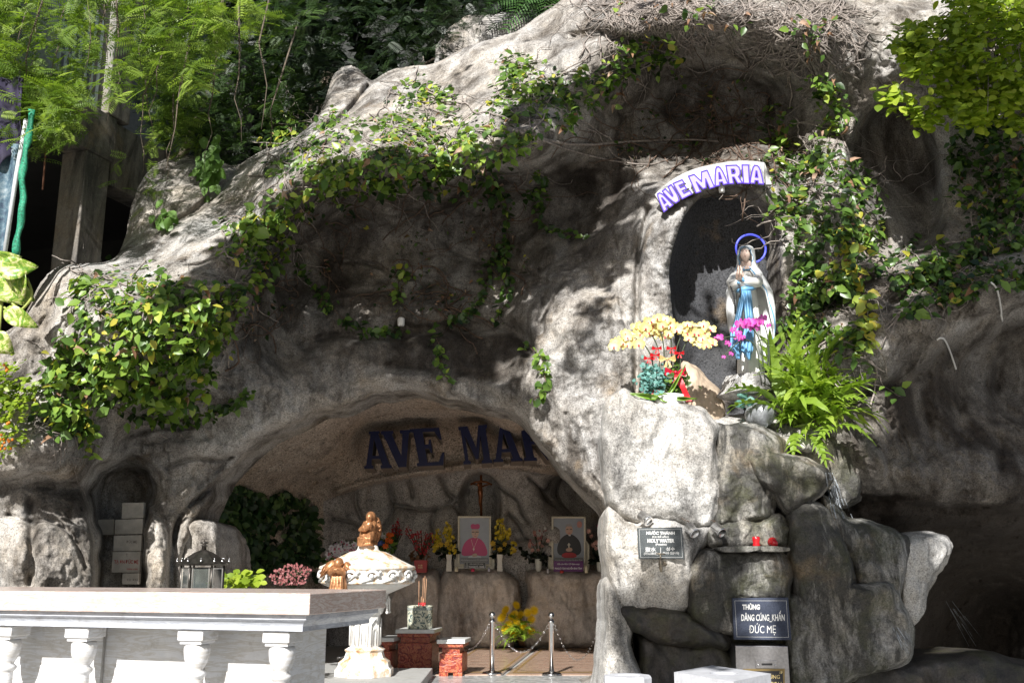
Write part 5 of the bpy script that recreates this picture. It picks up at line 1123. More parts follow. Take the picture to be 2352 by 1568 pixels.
# head with modelled face, tilted back and turned to the left of the picture
def head():
    Vv = []; F = []; n = 40; m = 30; R0 = 49*PXM
    for i in range(m+1):
        t = math.pi*i/m
        for k in range(n):
            a = 2*math.pi*k/n; x = math.sin(t)*math.cos(a); y = math.sin(t)*math.sin(a); z = math.cos(t)
            X = x*.80; Yy = y*.92; Z = z*1.22
            if z < 0: X *= 1-.34*(-z)**1.5; Yy *= 1-.14*(-z)
            f = max(0, -y)
            def g(cx, cz, sx, sz): return math.exp(-((x-cx)/sx)**2-((z-cz)/sz)**2)*f
            Yy -= .20*g(0, -.12, .09, .16)+.10*g(0, .12, .07, .22)      # nose
            Yy += .10*g(-.32, .12, .16, .10)+.10*g(.32, .12, .16, .10)  # sockets
            Yy -= .045*g(-.32, .10, .09, .06)+.045*g(.32, .10, .09, .06)
            Yy -= .06*g(0, -.46, .16, .05)+.05*g(0, -.56, .13, .05)-.05*g(0, -.51, .16, .025)
            Yy -= .07*g(0, -.85, .2, .14)+.03*g(-.45, -.25, .2, .2)+.03*g(.45, -.25, .2, .2)
            Vv.append(Vector((X, Yy, Z))*R0)
    for i in range(m):
        for k in range(n): F.append((i*n+k, (i+1)*n+k, (i+1)*n+(k+1) % n, i*n+(k+1) % n))
    Rt = Matrix.Rotation(R(-16), 3, 'Z') @ Matrix.Rotation(R(-12), 3, 'X') @ Matrix.Rotation(R(-4), 3, 'Y'); c = SV(256, 238, -.055)
    o = mesh_np('head', np.array([list(Rt @ v+c) for v in Vv]), F, SK, stat)
    def on(x, z, d=0.0):
        y = -math.sqrt(max(0, 1-x*x-z*z*.9))*.92-d; return Rt @ (Vector((x*.8*(1-.3*max(0, -z)), y, z*1.22))*R0)+c
    EY = plain('eye_white', (.7, .68, .64), .3, bump=0); 
    for s_ in (-1, 1):
        b = MB(); b.ball(on(s_*.33, .12, -.06), (.11*R0, .05*R0, .055*R0), 10, 6); e = b.build('eye', EY, o); MB().ball(on(s_*.33, .135, -.03), (.045*R0, .04*R0, .045*R0), 8, 6).build('pupil', BLK, stat)
        b = MB(); b.tube([on(s_*x, z, .02) for x, z in ((.14, .24), (.28, .33), (.42, .32), (.54, .22))], [.02*R0, .026*R0, .022*R0, .01*R0], 5); b.build('eyebrow', BLK, o)
        b = MB(); b.tube([on(s_*x, z, .0) for x, z in ((.2, .14), (.32, .20), (.45, .13))], .014*R0, 4); b.build('eyelid', BLK, o)
    b = MB(); b.tube([on(x, z, .045) for x, z in ((-.15, -.46), (-.06, -.44), (0, -.455), (.06, -.44), (.15, -.46))], [.012*R0, .03*R0, .026*R0, .03*R0, .012*R0], 6); b.tube([on(x, z, .05) for x, z in ((-.12, -.49), (0, -.535), (.12, -.49))], [.012*R0, .034*R0, .012*R0], 6); b.build('lips', plain('rose_lips', (.45, .13, .11), .4, bump=0), o)
    b = MB(); b.tube([SV(262, 290, -.01), SV(263, 330, -.012), SV(264, 360, -.02)], [.036*1.5, .05, .07], 14); b.build('neck', SK, stat)
head()
b = MB(); b.tube([SV(x, y, d) for x, y, d in ((228,346,-.14),(245,352,-.155),(265,353,-.16),(285,350,-.155),(300,343,-.14))], .008, 6); b.build('neck_trim', BLU, stat)
# arms: sleeves from the shoulders to the joined hands
SL = MB()
b = MB(); b.tube([SV(350,400,-.02), SV(352,445,-.13), SV(320,455,-.24), SV(275,440,-.30), SV(245,425,-.325)], [.05, .062, .058, .05, .042], 16); b.build('sleeve', PS, stat)
b = MB(); b.tube([SV(172,400,-.02), SV(150,450,-.12), SV(165,475,-.2), SV(190,452,-.27), SV(205,432,-.30)], [.045, .056, .052, .046, .038], 16); b.build('sleeve', PS, stat)
b = MB(); b.tube([SV(256,445,-.33), SV(240,432,-.345), SV(236,410,-.345)], .014, 7); b.tube([SV(190,432,-.30), SV(200,452,-.315), SV(214,458,-.32)], .013, 7); b.build('cuff_trim', BLU, stat)
def hand(s_, c0, wr):
    b = MB(); w = SV(*wr); b.tube([w, SV(c0[0]+s_*6, c0[1]+42, c0[2]+.01), SV(c0[0]+s_*4, c0[1]+22, c0[2]), SV(c0[0]+s_*2, c0[1]+6, c0[2])], [.026, .027, .028, .022], 10)
    for f, (dx, L) in enumerate(((-.030, 40), (-.010, 50), (.010, 47), (.028, 38))):
        base = SV(c0[0]+s_*2, c0[1]+12, c0[2])+Vector((0, dx, 0)); tip = SV(c0[0]-6, c0[1]-L, c0[2])+Vector((0, dx*.7, 0)); b.tube([base, base.lerp(tip, .5)+Vector((s_*.004, 0, 0)), base.lerp(tip, .85), tip], [.0105, .010, .0085, .005], 7)
    b.tube([SV(c0[0]+s_*5, c0[1]+34, c0[2]-.03), SV(c0[0]+s_*3, c0[1]+14, c0[2]-.045), SV(c0[0], c0[1]-4, c0[2]-.045)], [.012, .011, .007], 7)
    b.build('hand', SK, stat)
hand(-1, (206, 362, -.34), (205, 432, -.30)); hand(1, (222, 364, -.34), (240, 428, -.33))
# blue sash: belt, two hanging ribbons
b = MB(); b.tube([SV(190,520,-.18), SV(215,512,-.25), SV(255,503,-.285), SV(300,496,-.26), SV(332,490,-.2)], [.016, .03, .036, .03, .02], 8); b.build('sash_belt', BLU, stat)
def ribbon(pts, name, mat=BLU, folds=3):
    """pts: (x left, x right, y, depth)"""
    P_ = np.array(pts, float); t = np.linspace(0, len(P_)-1, (len(P_)-1)*5+1); I = np.stack([np.interp(t, range(len(P_)), P_[:, k]) for k in range(4)], 1); n = 13; V = []; F = []
    for (x0, x1, y, d) in I:
        for k in range(n): s_ = k/(n-1); V.append(SV(x0+(x1-x0)*s_, y, d-.018*math.sin(s_*folds*2*math.pi)-.05*math.sin(s_*math.pi)))
    for i in range(len(I)-1):
        for k in range(n-1): F.append((i*n+k, (i+1)*n+k, (i+1)*n+k+1, i*n+k+1))
    o = mesh_np(name, np.array([list(v) for v in V]), np.array(F), mat, stat); md = o.modifiers.new('thick', 'SOLIDIFY'); md.thickness = .016; md.offset = 0; return o
ribbon([(225,258,515,-.28),(196,242,650,-.31),(172,216,770,-.33),(142,205,850,-.34),(140,205,960,-.35),(178,212,1000,-.34),(190,218,1050,-.33)], 'sash_ribbon')
ribbon([(240,300,515,-.28),(252,315,650,-.30),(262,320,760,-.32),(240,322,860,-.34),(222,318,980,-.35),(258,300,1015,-.34),(285,292,1055,-.33)], 'sash_ribbon')
# rosary
b = MB()
for line in ([(140,455),(148,500),(168,560),(176,620),(178,690)], [(205,465),(222,505),(215,560)], [(232,660),(228,720),(232,790),(228,860)]):
    for (u, v) in smooth_poly(line, 18 if len(line) > 3 else 10, closed=False): b.ball(SV(u, v, -.345+(.12 if u < 185 else 0)), .011, 7, 5)
b.build('rosary', BLK, stat, kind='stuff')
b = MB(); b.lathe([(.30, 0), (.34, .03), (.30, .10), (.26, .17)], SV(300, 1350, -.02)-Vector((0, 0, .0)), 9, smooth=False, fn=lambda a, z: 1+.12*math.sin(3*a+z*9)); b.lathe([(.27, 0), (.29, .06), (.24, .16)], SV(305, 1300, 0), 8, smooth=False, fn=lambda a, z: 1+.1*math.sin(4*a+2)); b.build('rock_base', M['rock_pale'], stat)
# neon ring behind the head
rg = MB(); cc = P(1724.5, 571, YSt+.18); rr = 35*YSt/FPX*1.03; rg.tube([cc+Vector((rr*math.cos(a), 0, rr*math.sin(a))) for a in np.linspace(0, 2*math.pi, 49)[:-1]], .012, 8, closed=True)
o = rg.build('halo_ring', plain('blue_tube', (.10, .12, .75), .3, var=.02, bump=0, emit=((.10, .12, .9), .35)), None); tag(o, 'thin bright blue ring standing behind the veiled head', 'halo')
# green glass blocks, plastic wrap bag at the feet
b = MB()
for (u, v, s_, a_) in ((1706,905,.10,.3),(1722,925,.12,.9),(1700,928,.09,.1),(1715,895,.07,.5)): b.box(P(u, v, 10.35), (s_, s_*.7, s_*.9), Matrix.Rotation(a_, 3, 'Y') @ Matrix.Rotation(a_*1.4, 3, 'Z'), bev=.012)
gm_ = plain('green_glass', (.22, .50, .42), .12, var=.2, bump=.1, trans=.55); o = b.build('glass_block', gm_, None, kind='stuff'); tag(o, 'pale green glass lumps piled at the feet of the statue', 'glass')
b = MB(); b.ball(P(1752, 950, 10.2), (.13, .11, .14), 14, 10); b.ball(P(1730, 953, 10.25), (.09, .09, .10), 12, 8); o = b.build('plastic_bag', plain('clear_plastic', (.42, .44, .46), .15, var=.2, bump=1.0, sc=40, trans=.5), None); tag(o, 'crumpled clear plastic bag beside the fern', 'plastic bag')
# bulb holder under the arched sign
lh = empty('lamp_holder', tuple(P(1658, 432, 10.6)), 'small empty bulb holder hanging under the arched letters', 'lamp holder')
b = MB(); a = P(1658, 442, 10.6); b.lathe([(.032, 0), (.036, .02), (.036, .05), (.026, .06), (.026, .085)], a, 12); b.build('socket', WHITE, lh)
b = MB()
for k in range(6): b.box(a+Vector((.028*math.cos(k*1.05), .028*math.sin(k*1.05), .082)), (.006, .006, .05))
b.build('cage', METAL, lh, kind='stuff'); b = MB(); b.tube([a, a+Vector((.01, 0, -.03)), a+Vector((-.035, 0, -.085))], .004, 5); b.build('wire', TWIG, lh)

# ------------------------------------------------------------------ orchids
def blossom_mesh(name, petal, lip_):
    b = MB(); r = 1.0
    for k, (ang_, L, w) in enumerate(((90, .95, .5), (210, .9, .5), (330, .9, .5), (160, 1.0, .9), (20, 1.0, .9))):
        a = R(ang_); d = Vector((math.cos(a), -.10 if k > 2 else .05, math.sin(a))); s_ = Vector((-math.sin(a), 0, math.cos(a))); V = [Vector((0, 0, 0))]
        for t, q in ((.25, .6), (.55, 1.0), (.85, .8)): V += [d*L*t-s_*w*q*.5+Vector((0, -.08*t, 0)), d*L*t+s_*w*q*.5+Vector((0, -.08*t, 0))]
        V.append(d*L+Vector((0, .05, 0))); b.add(V, [(0, 1, 2), (1, 3, 4, 2), (3, 5, 6, 4), (5, 7, 6)], True)
    b.cur = 1; b.ball((0, -.12, -.12), (.14, .16, .22), 7, 5)
    b.cur = 0
    me = bpy.data.meshes.new(name); me.from_pydata([tuple(v) for v in b.v], [], b.f); me.materials.append(petal); me.materials.append(lip_); me.polygons.foreach_set('material_index', b.m); me.update(); return me
def put(me, name, loc, sc, rot, parent):
    o = bpy.data.objects.new(name, me); COL.objects.link(o); o.parent = parent; o.matrix_parent_inverse = wm(parent).inverted()
    o.location = loc; o.rotation_euler = rot; o.scale = (sc,)*3; return o
def petal_mat(name, c0, c1, tr=.3):
    m, n, l, b = newmat(name); tc = n.new('ShaderNodeTexCoord'); g = n.new('ShaderNodeVectorMath'); g.operation = 'LENGTH'; l.new(tc.outputs['Object'], g.inputs[0])
    c = ramp(n, l, g.outputs['Value'], [(.0, c1), (.75, c0)]); l.new(c, b.inputs['Base Color']); b.inputs['Roughness'].default_value = .5
    t = n.new('ShaderNodeBsdfTranslucent'); l.new(c, t.inputs['Color']); mx = n.new('ShaderNodeMixShader'); mx.inputs[0].default_value = tr; l.new(b.outputs[0], mx.inputs[1]); l.new(t.outputs[0], mx.inputs[2]); l.new(mx.outputs[0], n['Material Output'].inputs['Surface']); return m
def c5(x, y): return (1406.8+x*.2685, 660.3+y*.2685)
BY = blossom_mesh('blossom', petal_mat('cream_yellow_petal', (.86, .72, .25), (.86, .80, .60)), plain('crimson_lip', (.55, .04, .06), .5))
orch = empty('yellow_orchid', tuple(P(*c5(470, 1000), 9.95)), 'potted pale yellow orchid with red bows on the ledge left of the statue', 'potted orchid')
YO = 9.85
pos = [(25,470),(15,510),(55,460),(90,480),(130,495),(70,500),(110,395),(130,430),(160,400),(195,340),(230,330),(215,370),(240,400),(200,450),(225,490),(265,355),(300,300),(330,295),(285,350),(330,350),(310,390),(350,410),(345,330),(385,265),(360,295),(400,295),(420,260),(455,280),(495,295),(430,330),(415,370),(460,345),(495,335),(450,420),(480,400),(560,340),(550,370),(600,355),(585,380),(640,320),(640,400),(680,330),(670,370),(700,395),(655,445),(705,445),(745,340),(780,325),(765,360),(735,400),(790,400),(840,365),(770,440),(770,480),(820,470),(800,500),(850,485),(720,480)]
for i, (x, y) in enumerate(pos):
    put(BY, 'blossom', P(*c5(x, y), YO-.05+.12*rnd.random()), .062*rnd.uniform(.85, 1.15), (rnd.uniform(-.5, .25), rnd.uniform(-.5, .5), rnd.uniform(-.6, .6)), orch)
stm = plain('dark_orchid_stem', (.035, .05, .02), .5)
for pts in ([(350,690),(335,600),(300,520),(250,470),(180,420),(90,450)], [(400,690),(400,560),(370,460),(320,380),(230,360)], [(445,700),(440,500),(420,400),(390,300)], [(505,700),(505,560),(500,420),(480,300),(440,280)], [(530,700),(535,600),(560,470),(600,400),(640,340),(760,340)], [(575,700),(590,560),(640,440),(720,420),(820,460)]):
    b = MB(); b.tube([P(*c5(x, y), YO) for x, y in smooth_poly(pts, 16, closed=False)], .0065, 6); b.build('stem', stm, orch)
RED = plain('red_ribbon', (.55, .012, .02), .35, var=.12, sc=30)
def bow(x, y, s_, mat, name='bow', Y=YO-.05, parent=orch):
    b = MB(); c = P(*c5(x, y), Y)
    for sg_ in (-1, 1):
        b.add([c, c+Vector((sg_*s_, -.01, s_*.55)), c+Vector((sg_*s_*1.15, .015, -s_*.1)), c+Vector((sg_*s_*.9, -.02, -s_*.45))], [(0, 1, 2), (0, 2, 3)])
        b.add([c, c+Vector((sg_*s_*.55, -.01, -s_*1.1)), c+Vector((sg_*s_*.2, -.01, -s_*1.2))], [(0, 1, 2)])
    b.ball(c, s_*.2, 8, 6); return b.build(name, mat, parent)
for x, y in ((380,520),(505,520),(310,605),(572,560),(365,578)): bow(x, y, .045, RED)
bow(470, 610, .075, plain('gold_gauze', (.75, .45, .18), .4, var=.3, sc=50), 'gauze_bow'); bow(540, 725, .10, plain('crimson_satin', (.50, .01, .035), .25, var=.2), 'satin_bow')
b = MB()
for pts in ([(560,740),(590,830),(620,890),(660,980)], [(550,750),(560,800),(600,850)], [(380,870),(350,930),(340,1000)]):
    q = [P(*c5(x, y), YO-.08) for x, y in smooth_poly(pts, 10, closed=False)]; V = []; F = []
    for i, p in enumerate(q): V += [p+Vector((-.03, .01*math.sin(i), 0)), p+Vector((.03, .01*math.cos(i), 0))]
    b.add(V, [(2*i, 2*i+1, 2*i+3, 2*i+2) for i in range(len(q)-1)], True)
b.build('ribbon_tail', RED, orch, kind='stuff')
k = 420; q = np.stack([345+nr.normal(size=k)*55, 790+nr.normal(size=k)*62], 1); pp = np.array([c5(x, y) for x, y in q]); pos_ = Pn(pp[:, 0], pp[:, 1], YO-.04+nr.normal(size=k)*.06)
V, F, A = scatter(*OVAL, pos_, frames(nr.normal(size=(k, 3))*.6+[0, -1, .4], nr.rand(k)*6.28), .035+.02*nr.rand(k), nr.rand(k)); o = mesh_np('eucalyptus', V, F, leaf_mat('teal_leaf', [(0, (.03, .12, .11)), (1, (.20, .42, .38))], .15), orch, smooth=False, attr=A); o['kind'] = 'stuff'
k = 150; q = np.stack([520+nr.normal(size=k)*70, 810+nr.normal(size=k)*70], 1); pp = np.array([c5(x, y) for x, y in q]); pos_ = Pn(pp[:, 0], pp[:, 1], YO+.02+nr.normal(size=k)*.06)
V, F, A = scatter(*FIG, pos_, frames(nr.normal(size=(k, 3))*.6+[0, -1, .4], nr.rand(k)*6.28), .05+.03*nr.rand(k), nr.rand(k)*.6); o = mesh_np('filler_leaves', V, F, LEAF_IVY, orch, smooth=False, attr=A); o['kind'] = 'stuff'
OL = plain('orchid_leaf', (.12, .22, .02), .35, var=.2, sc=8)
for (p0, p1, w) in (((420,950),(105,900),22),((510,955),(340,915),36),((520,950),(725,950),16),((470,940),(625,660),14)): big_leaf((c5(*p0), c5(*p1), w*.2685), YO-.12, 'leaf', OL, orch, droop=.02)
b = MB(); c = P(*c5(470, 1030), YO+.03); b.lathe([(.12, -.12), (.17, 0), (.185, .12), (.17, .125)], c, 20); b.build('pot', plain('white_ceramic', (.75, .75, .72), .2), orch)
# pink orchid in front of the statue
po = empty('pink_orchid', tuple(P(1742, 900, 10.3)), 'magenta orchid sprays arching in front of the statue', 'orchid')
BP = blossom_mesh('blossom', petal_mat('magenta_petal', (.62, .06, .42), (.72, .28, .60)), plain('dark_magenta_lip', (.30, .01, .12), .5))
for (x, y, s_) in ((220,780,.07),(265,775,.065),(300,765,.065),(285,800,.06),(340,770,.065),(365,765,.06),(395,735,.055),(355,815,.04),(440,790,.035),(165,825,.045),(205,850,.04),(190,880,.035),(220,890,.045),(240,880,.035),(120,930,.042),(50,890,.058),(145,1010,.032),(88,1035,.026),(315,790,.06)):
    put(BP, 'blossom', P(*c8(x, y), 10.0+.05*rnd.random()), s_, (rnd.uniform(-.4, .3), rnd.uniform(-.5, .5), rnd.uniform(-.7, .7)), po)
for pts in ([(370,1130),(355,980),(310,910),(230,890),(130,980),(85,1030)], [(395,1130),(390,1000),(375,910),(330,820),(260,780)], [(445,1130),(445,950),(425,830),(390,740)], [(230,890),(150,870),(60,890)], [(430,1100),(440,970),(405,890),(350,915)]):
    b = MB(); b.tube([P(*c8(x, y), 10.05) for x, y in smooth_poly(pts, 18, closed=False)], .0065, 6); b.build('stem', stm, po)
# big fern
fern = empty('big_fern', tuple(P(1840, 960, 10.25)), 'large bright fern with long lobed fronds sprouting from the ledge right of the statue', 'fern')
def frond_mesh(L, lobes, seed, w=.075):
    rs = np.random.RandomState(seed); n = 14; V = []; F = []; A = []
    def cen(t): return np.array([t*L, .05*L*math.sin(t*3+seed), .30*L*math.sin(t*2.0)-.42*L*t*t])
    for i in range(n):
        t = i/(n-1); ww = w*(.25+.9*math.sin(math.pi*min(1, t*.95+.05))**.7)*(1+.18*math.sin(t*26+seed)); ww *= (1-t**6); c = cen(t)
        V += [c+[0, -ww, .012+.012*math.sin(t*20)], c, c+[0, ww, .012+.012*math.cos(t*20)]]
    for i in range(n-1):
        F += [(i*3, i*3+1, i*3+4, i*3+3), (i*3+1, i*3+2, i*3+5, i*3+4)]
    for j in range(lobes):
        t = .28+.5*j/max(1, lobes-1); c = cen(t)
        for s_ in (-1, 1):
            l_ = L*(.30-.18*abs(t-.4))*rs.uniform(.7, 1.15); d = np.array([.75, s_*.75, -.12]); b_ = len(V); q = np.array([.6, -s_*.6, 0])*w*.42
            V += [c-q, c+q, c+d*l_*.5+q*1.1+[0, 0, .03], c+d*l_+[0, 0, -.05*l_], c+d*l_*.5-q*1.1+[0, 0, .03]]; F += [(b_, b_+1, b_+2, b_+4), (b_+4, b_+2, b_+3, b_+3)]
    F = [tuple(dict.fromkeys(f)) for f in F]
    me = bpy.data.meshes.new('frond'); me.from_pydata([tuple(map(float, v)) for v in V], [], F); me.materials.append(FERN); at = me.attributes.new('rv', 'FLOAT', 'POINT'); at.data.foreach_set('value', (np.full(len(V), rs.uniform(.25, .85))+rs.rand(len(V))*.15).astype(np.float32)); me.update(); return me
FM = [frond_mesh(1, (0, 0, 2, 0, 3, 0, 0, 4, 0)[k] if k < 9 else 5, 10+k) for k in range(12)]
for i in range(190):
    az = rnd.uniform(-math.pi, 0) if rnd.random() < .85 else rnd.uniform(0, math.pi); el = rnd.uniform(-.35, 1.45); ln = rnd.uniform(.30, .60)
    base = P(1872+rnd.uniform(-56, 60), 940+rnd.uniform(-50, 50), 10.28+rnd.uniform(-.1, .15))
    o = bpy.data.objects.new('frond', FM[i % 12]); COL.objects.link(o); o.parent = fern; o.matrix_parent_inverse = wm(fern).inverted(); o.location = base
    o.rotation_euler = (rnd.uniform(-.7, .7), -el, az); o.scale = (ln, ln*rnd.uniform(.7, 1.1), ln)
for (u, v, az, el, ln) in ((1790,930,-2.0,1.45,.8),(1900,975,-.7,.1,.62),(1895,990,-.9,-.2,.6),(1790,935,-2.9,.35,.6),(1790,950,-2.8,.1,.6),(1830,995,-2.0,-.6,.5),(1850,1000,-1.2,-.75,.5),(1880,900,-1.2,1.3,.7),(1900,900,-.9,1.2,.7),(1840,890,-1.6,1.45,.75)):
    o = bpy.data.objects.new('frond', FM[9+int(u) % 3]); COL.objects.link(o); o.parent = fern; o.matrix_parent_inverse = wm(fern).inverted(); o.location = P(u, v, 10.15); o.rotation_euler = (.2, -el, az); o.scale = (ln,)*3
# ------------------------------------------------------------------ grotto floor, grave slabs
FZ = .45
def pave_mat(name, c0, c1, sc=3.0, rough=.35, vein=None):
    m, n, l, b = newmat(name); tc = n.new('ShaderNodeNewGeometry'); no = nd(n, 'ShaderNodeTexNoise', i_Scale=sc, i_Detail=10.0, i_Roughness=.72, i_Distortion=2.2); l.new(tc.outputs['Position'], no.inputs['Vector'])
    c = ramp(n, l, no.outputs['Fac'], [(.3, c0), (.68, c1)])
    if vein:
        mp = n.new('ShaderNodeMapping'); mp.inputs['Scale'].default_value = (.7, 1, 6); l.new(tc.outputs['Position'], mp.inputs['Vector'])
        w = nd(n, 'ShaderNodeTexNoise', i_Scale=sc*1.4, i_Detail=9.0, i_Roughness=.6, i_Distortion=1.4); l.new(mp.outputs[0], w.inputs['Vector']); f = ramp(n, l, w.outputs['Fac'], [(.42, (0, 0, 0)), (.5, (.75,)*3), (.58, (0, 0, 0))]); c = mixc(n, l, f, c, vein)
    n3 = nd(n, 'ShaderNodeTexNoise', i_Scale=5.0, i_Detail=9.0, i_Roughness=.75); l.new(tc.outputs['Position'], n3.inputs['Vector']); c = mixc(n, l, ramp(n, l, n3.outputs['Fac'], [(.54, (0, 0, 0)), (.70, (.45,)*3)]), c, (.20, .17, .13))
    l.new(c, b.inputs['Base Color']); b.inputs['Roughness'].default_value = rough; return m
STEPM = pave_mat('grey_step_stone', (.30, .30, .29), (.42, .42, .40), 6, .7)
b = MB(); b.box((-2.2, 13.4, FZ/2-.006), (9.5, 8.2, FZ-.012)); o = b.build('grotto_floor', STEPM, None); tag(o, kind='structure')
GRB = pave_mat('brown_marble', (.30, .19, .14), (.50, .36, .27), 5, .22); GOLD = plain('gold_line', (.62, .40, .10), .35, metal=.4); INK = plain('pale_engraving', (.45, .28, .20), .6)
def onfloor(q, z): return [PZ(u, v, z) for u, v in q]
grave = None
for k, (q, lb) in enumerate((([(1162,1548),(1378,1548),(1392,1487),(1240,1487)], 'brown marble grave slab with gold border beside the pot of yellow chrysanthemums'), ([(1000,1548),(1150,1548),(1228,1487),(1092,1487)], 'brown marble grave slab between the red carved stands and the next slab'), ([(800,1548),(985,1548),(1080,1487),(940,1487)], 'brown marble slab mostly hidden behind the white font'))):
    r_ = empty('grave_slab', tuple(PZ(sum(p[0] for p in q)/4, 1515, FZ)), lb, 'grave slab', 'grave slabs in the cave floor')
    f = onfloor(q, FZ+.012); b = MB(); b.add([p-Vector((0, 0, .03)) for p in f]+f, [(3, 2, 1, 0), (4, 5, 6, 7), (0, 1, 5, 4), (1, 2, 6, 5), (2, 3, 7, 6), (3, 0, 4, 7)]); b.build('slab', GRB, r_)
    c = sum(f, Vector())/4
    for s0, s1 in ((.90, .885), (.86, .85)):
        V = [c+(p-c)*s0+Vector((0, 0, .004)) for p in f]+[c+(p-c)*s1+Vector((0, 0, .004)) for p in f]; MB().add(V, [(i, (i+1) % 4, 4+(i+1) % 4, 4+i) for i in range(4)]).build('border', GOLD, r_)
    b = MB(); ex = (f[1]-f[0]); ey = (f[3]-f[0])
    for j in range(5):
        y = .2+.11*j; x = .2+.03*(j % 3)
        while x < .82:
            w = rnd.uniform(.02, .07); p = f[0]+ex*x+ey*y+Vector((0, 0, .004)); b.add([p, p+ex*w, p+ex*w+ey*.014, p+ey*.014], [(0, 1, 2, 3)]); x += w+.015
    b.build('engraved_lines', INK, r_, kind='stuff')
MARB = pave_mat('veined_marble_strip', (.22, .23, .23), (.34, .35, .35), 4, .25, vein=(.6, .6, .58))
f = onfloor([(985,1568),(1420,1568),(1420,1549.5),(985,1549.5)], FZ+.004); b = MB(); b.add([p-Vector((0, 0, .03)) for p in f]+f, [(3, 2, 1, 0), (4, 5, 6, 7), (0, 1, 5, 4), (1, 2, 6, 5), (2, 3, 7, 6), (3, 0, 4, 7)]); o = b.build('marble_strip', MARB, None); tag(o, kind='structure')

# ------------------------------------------------------------------ steel posts with chains
CHR = plain('chrome', (.70, .70, .70), .1, metal=1, var=.02, bump=0)
posts = []
for k, (u, v, lb) in enumerate(((1130, 1546, 'steel barrier post left of the yellow chrysanthemums'), (1267, 1548, 'steel barrier post right of the yellow chrysanthemums'), (1387, 1545, 'steel barrier post half hidden behind the leg of the arch'))):
    a = PZ(u, v, FZ+.012); r_ = empty('barrier_post', tuple(a), lb, 'barrier post', 'steel posts with chains at the cave mouth'); s_ = a.y/12.0
    b = MB(); b.lathe([(.112, 0), (.115, .006), (.10, .02), (.04, .03), (.034, .036)], a, 24); b.build('base', CHR, r_)
    b = MB(); b.lathe([(.0285, .03), (.0285, .56), (.036, .565), (.038, .58), (.03, .585), (.022, .60), (.012, .61)], a, 18); b.build('pole', CHR, r_)
    b = MB(); b.ball(a+Vector((0, 0, .645)), .037, 16, 12); b.build('knob', CHR, r_)
    b = MB()
    for s2 in (-1, 1): b.tube([a+Vector((s2*(.034+.02*math.sin(t)), 0, .52+.02*math.cos(t))) for t in np.linspace(0, 2*math.pi, 9)[:-1]], .003, 5, closed=True)
    b.build('ring', CHR, r_, kind='stuff'); posts.append(a)
def chain(a, c, sag, lb, n=26):
    b = MB()
    for i in range(n):
        t = (i+.5)/n; p = a.lerp(c, t)-Vector((0, 0, 4*sag*t*(1-t))); t2 = t+.01; q = a.lerp(c, t2)-Vector((0, 0, 4*sag*t2*(1-t2))); d = (q-p).normalized(); L = (c-a).length/n*.66*1.15
        s_ = Vector((0, 0, 1)).cross(d).normalized() if i % 2 else d.cross(Vector((0, 1, 0))).normalized()
        b.tube([p+d*L*.62*math.cos(x)+s_*.010*math.sin(x) for x in np.linspace(0, 2*math.pi, 9)[:-1]], .0032, 4, closed=True)
    o = b.build('chain', CHR, None, kind='stuff'); tag(o, lb, 'chain')
H = Vector((0, 0, .51))
chain(posts[0]+H+Vector((.05, 0, 0)), posts[1]+H-Vector((.05, 0, 0)), .27, 'thin steel chain slung between the two left posts'); chain(posts[1]+H+Vector((.05, 0, 0)), posts[2]+H-Vector((.05, 0, 0)), .36, 'thin steel chain slung from the middle post to the hidden right post')
chain(P(1075, 1490, 12.4), posts[0]+H-Vector((.05, 0, 0)), .06, 'thin steel chain running left from the first post'); chain(P(775, 1510, 12.0), P(858, 1420, 12.3), .12, 'thin chain seen between the altar and the white font')

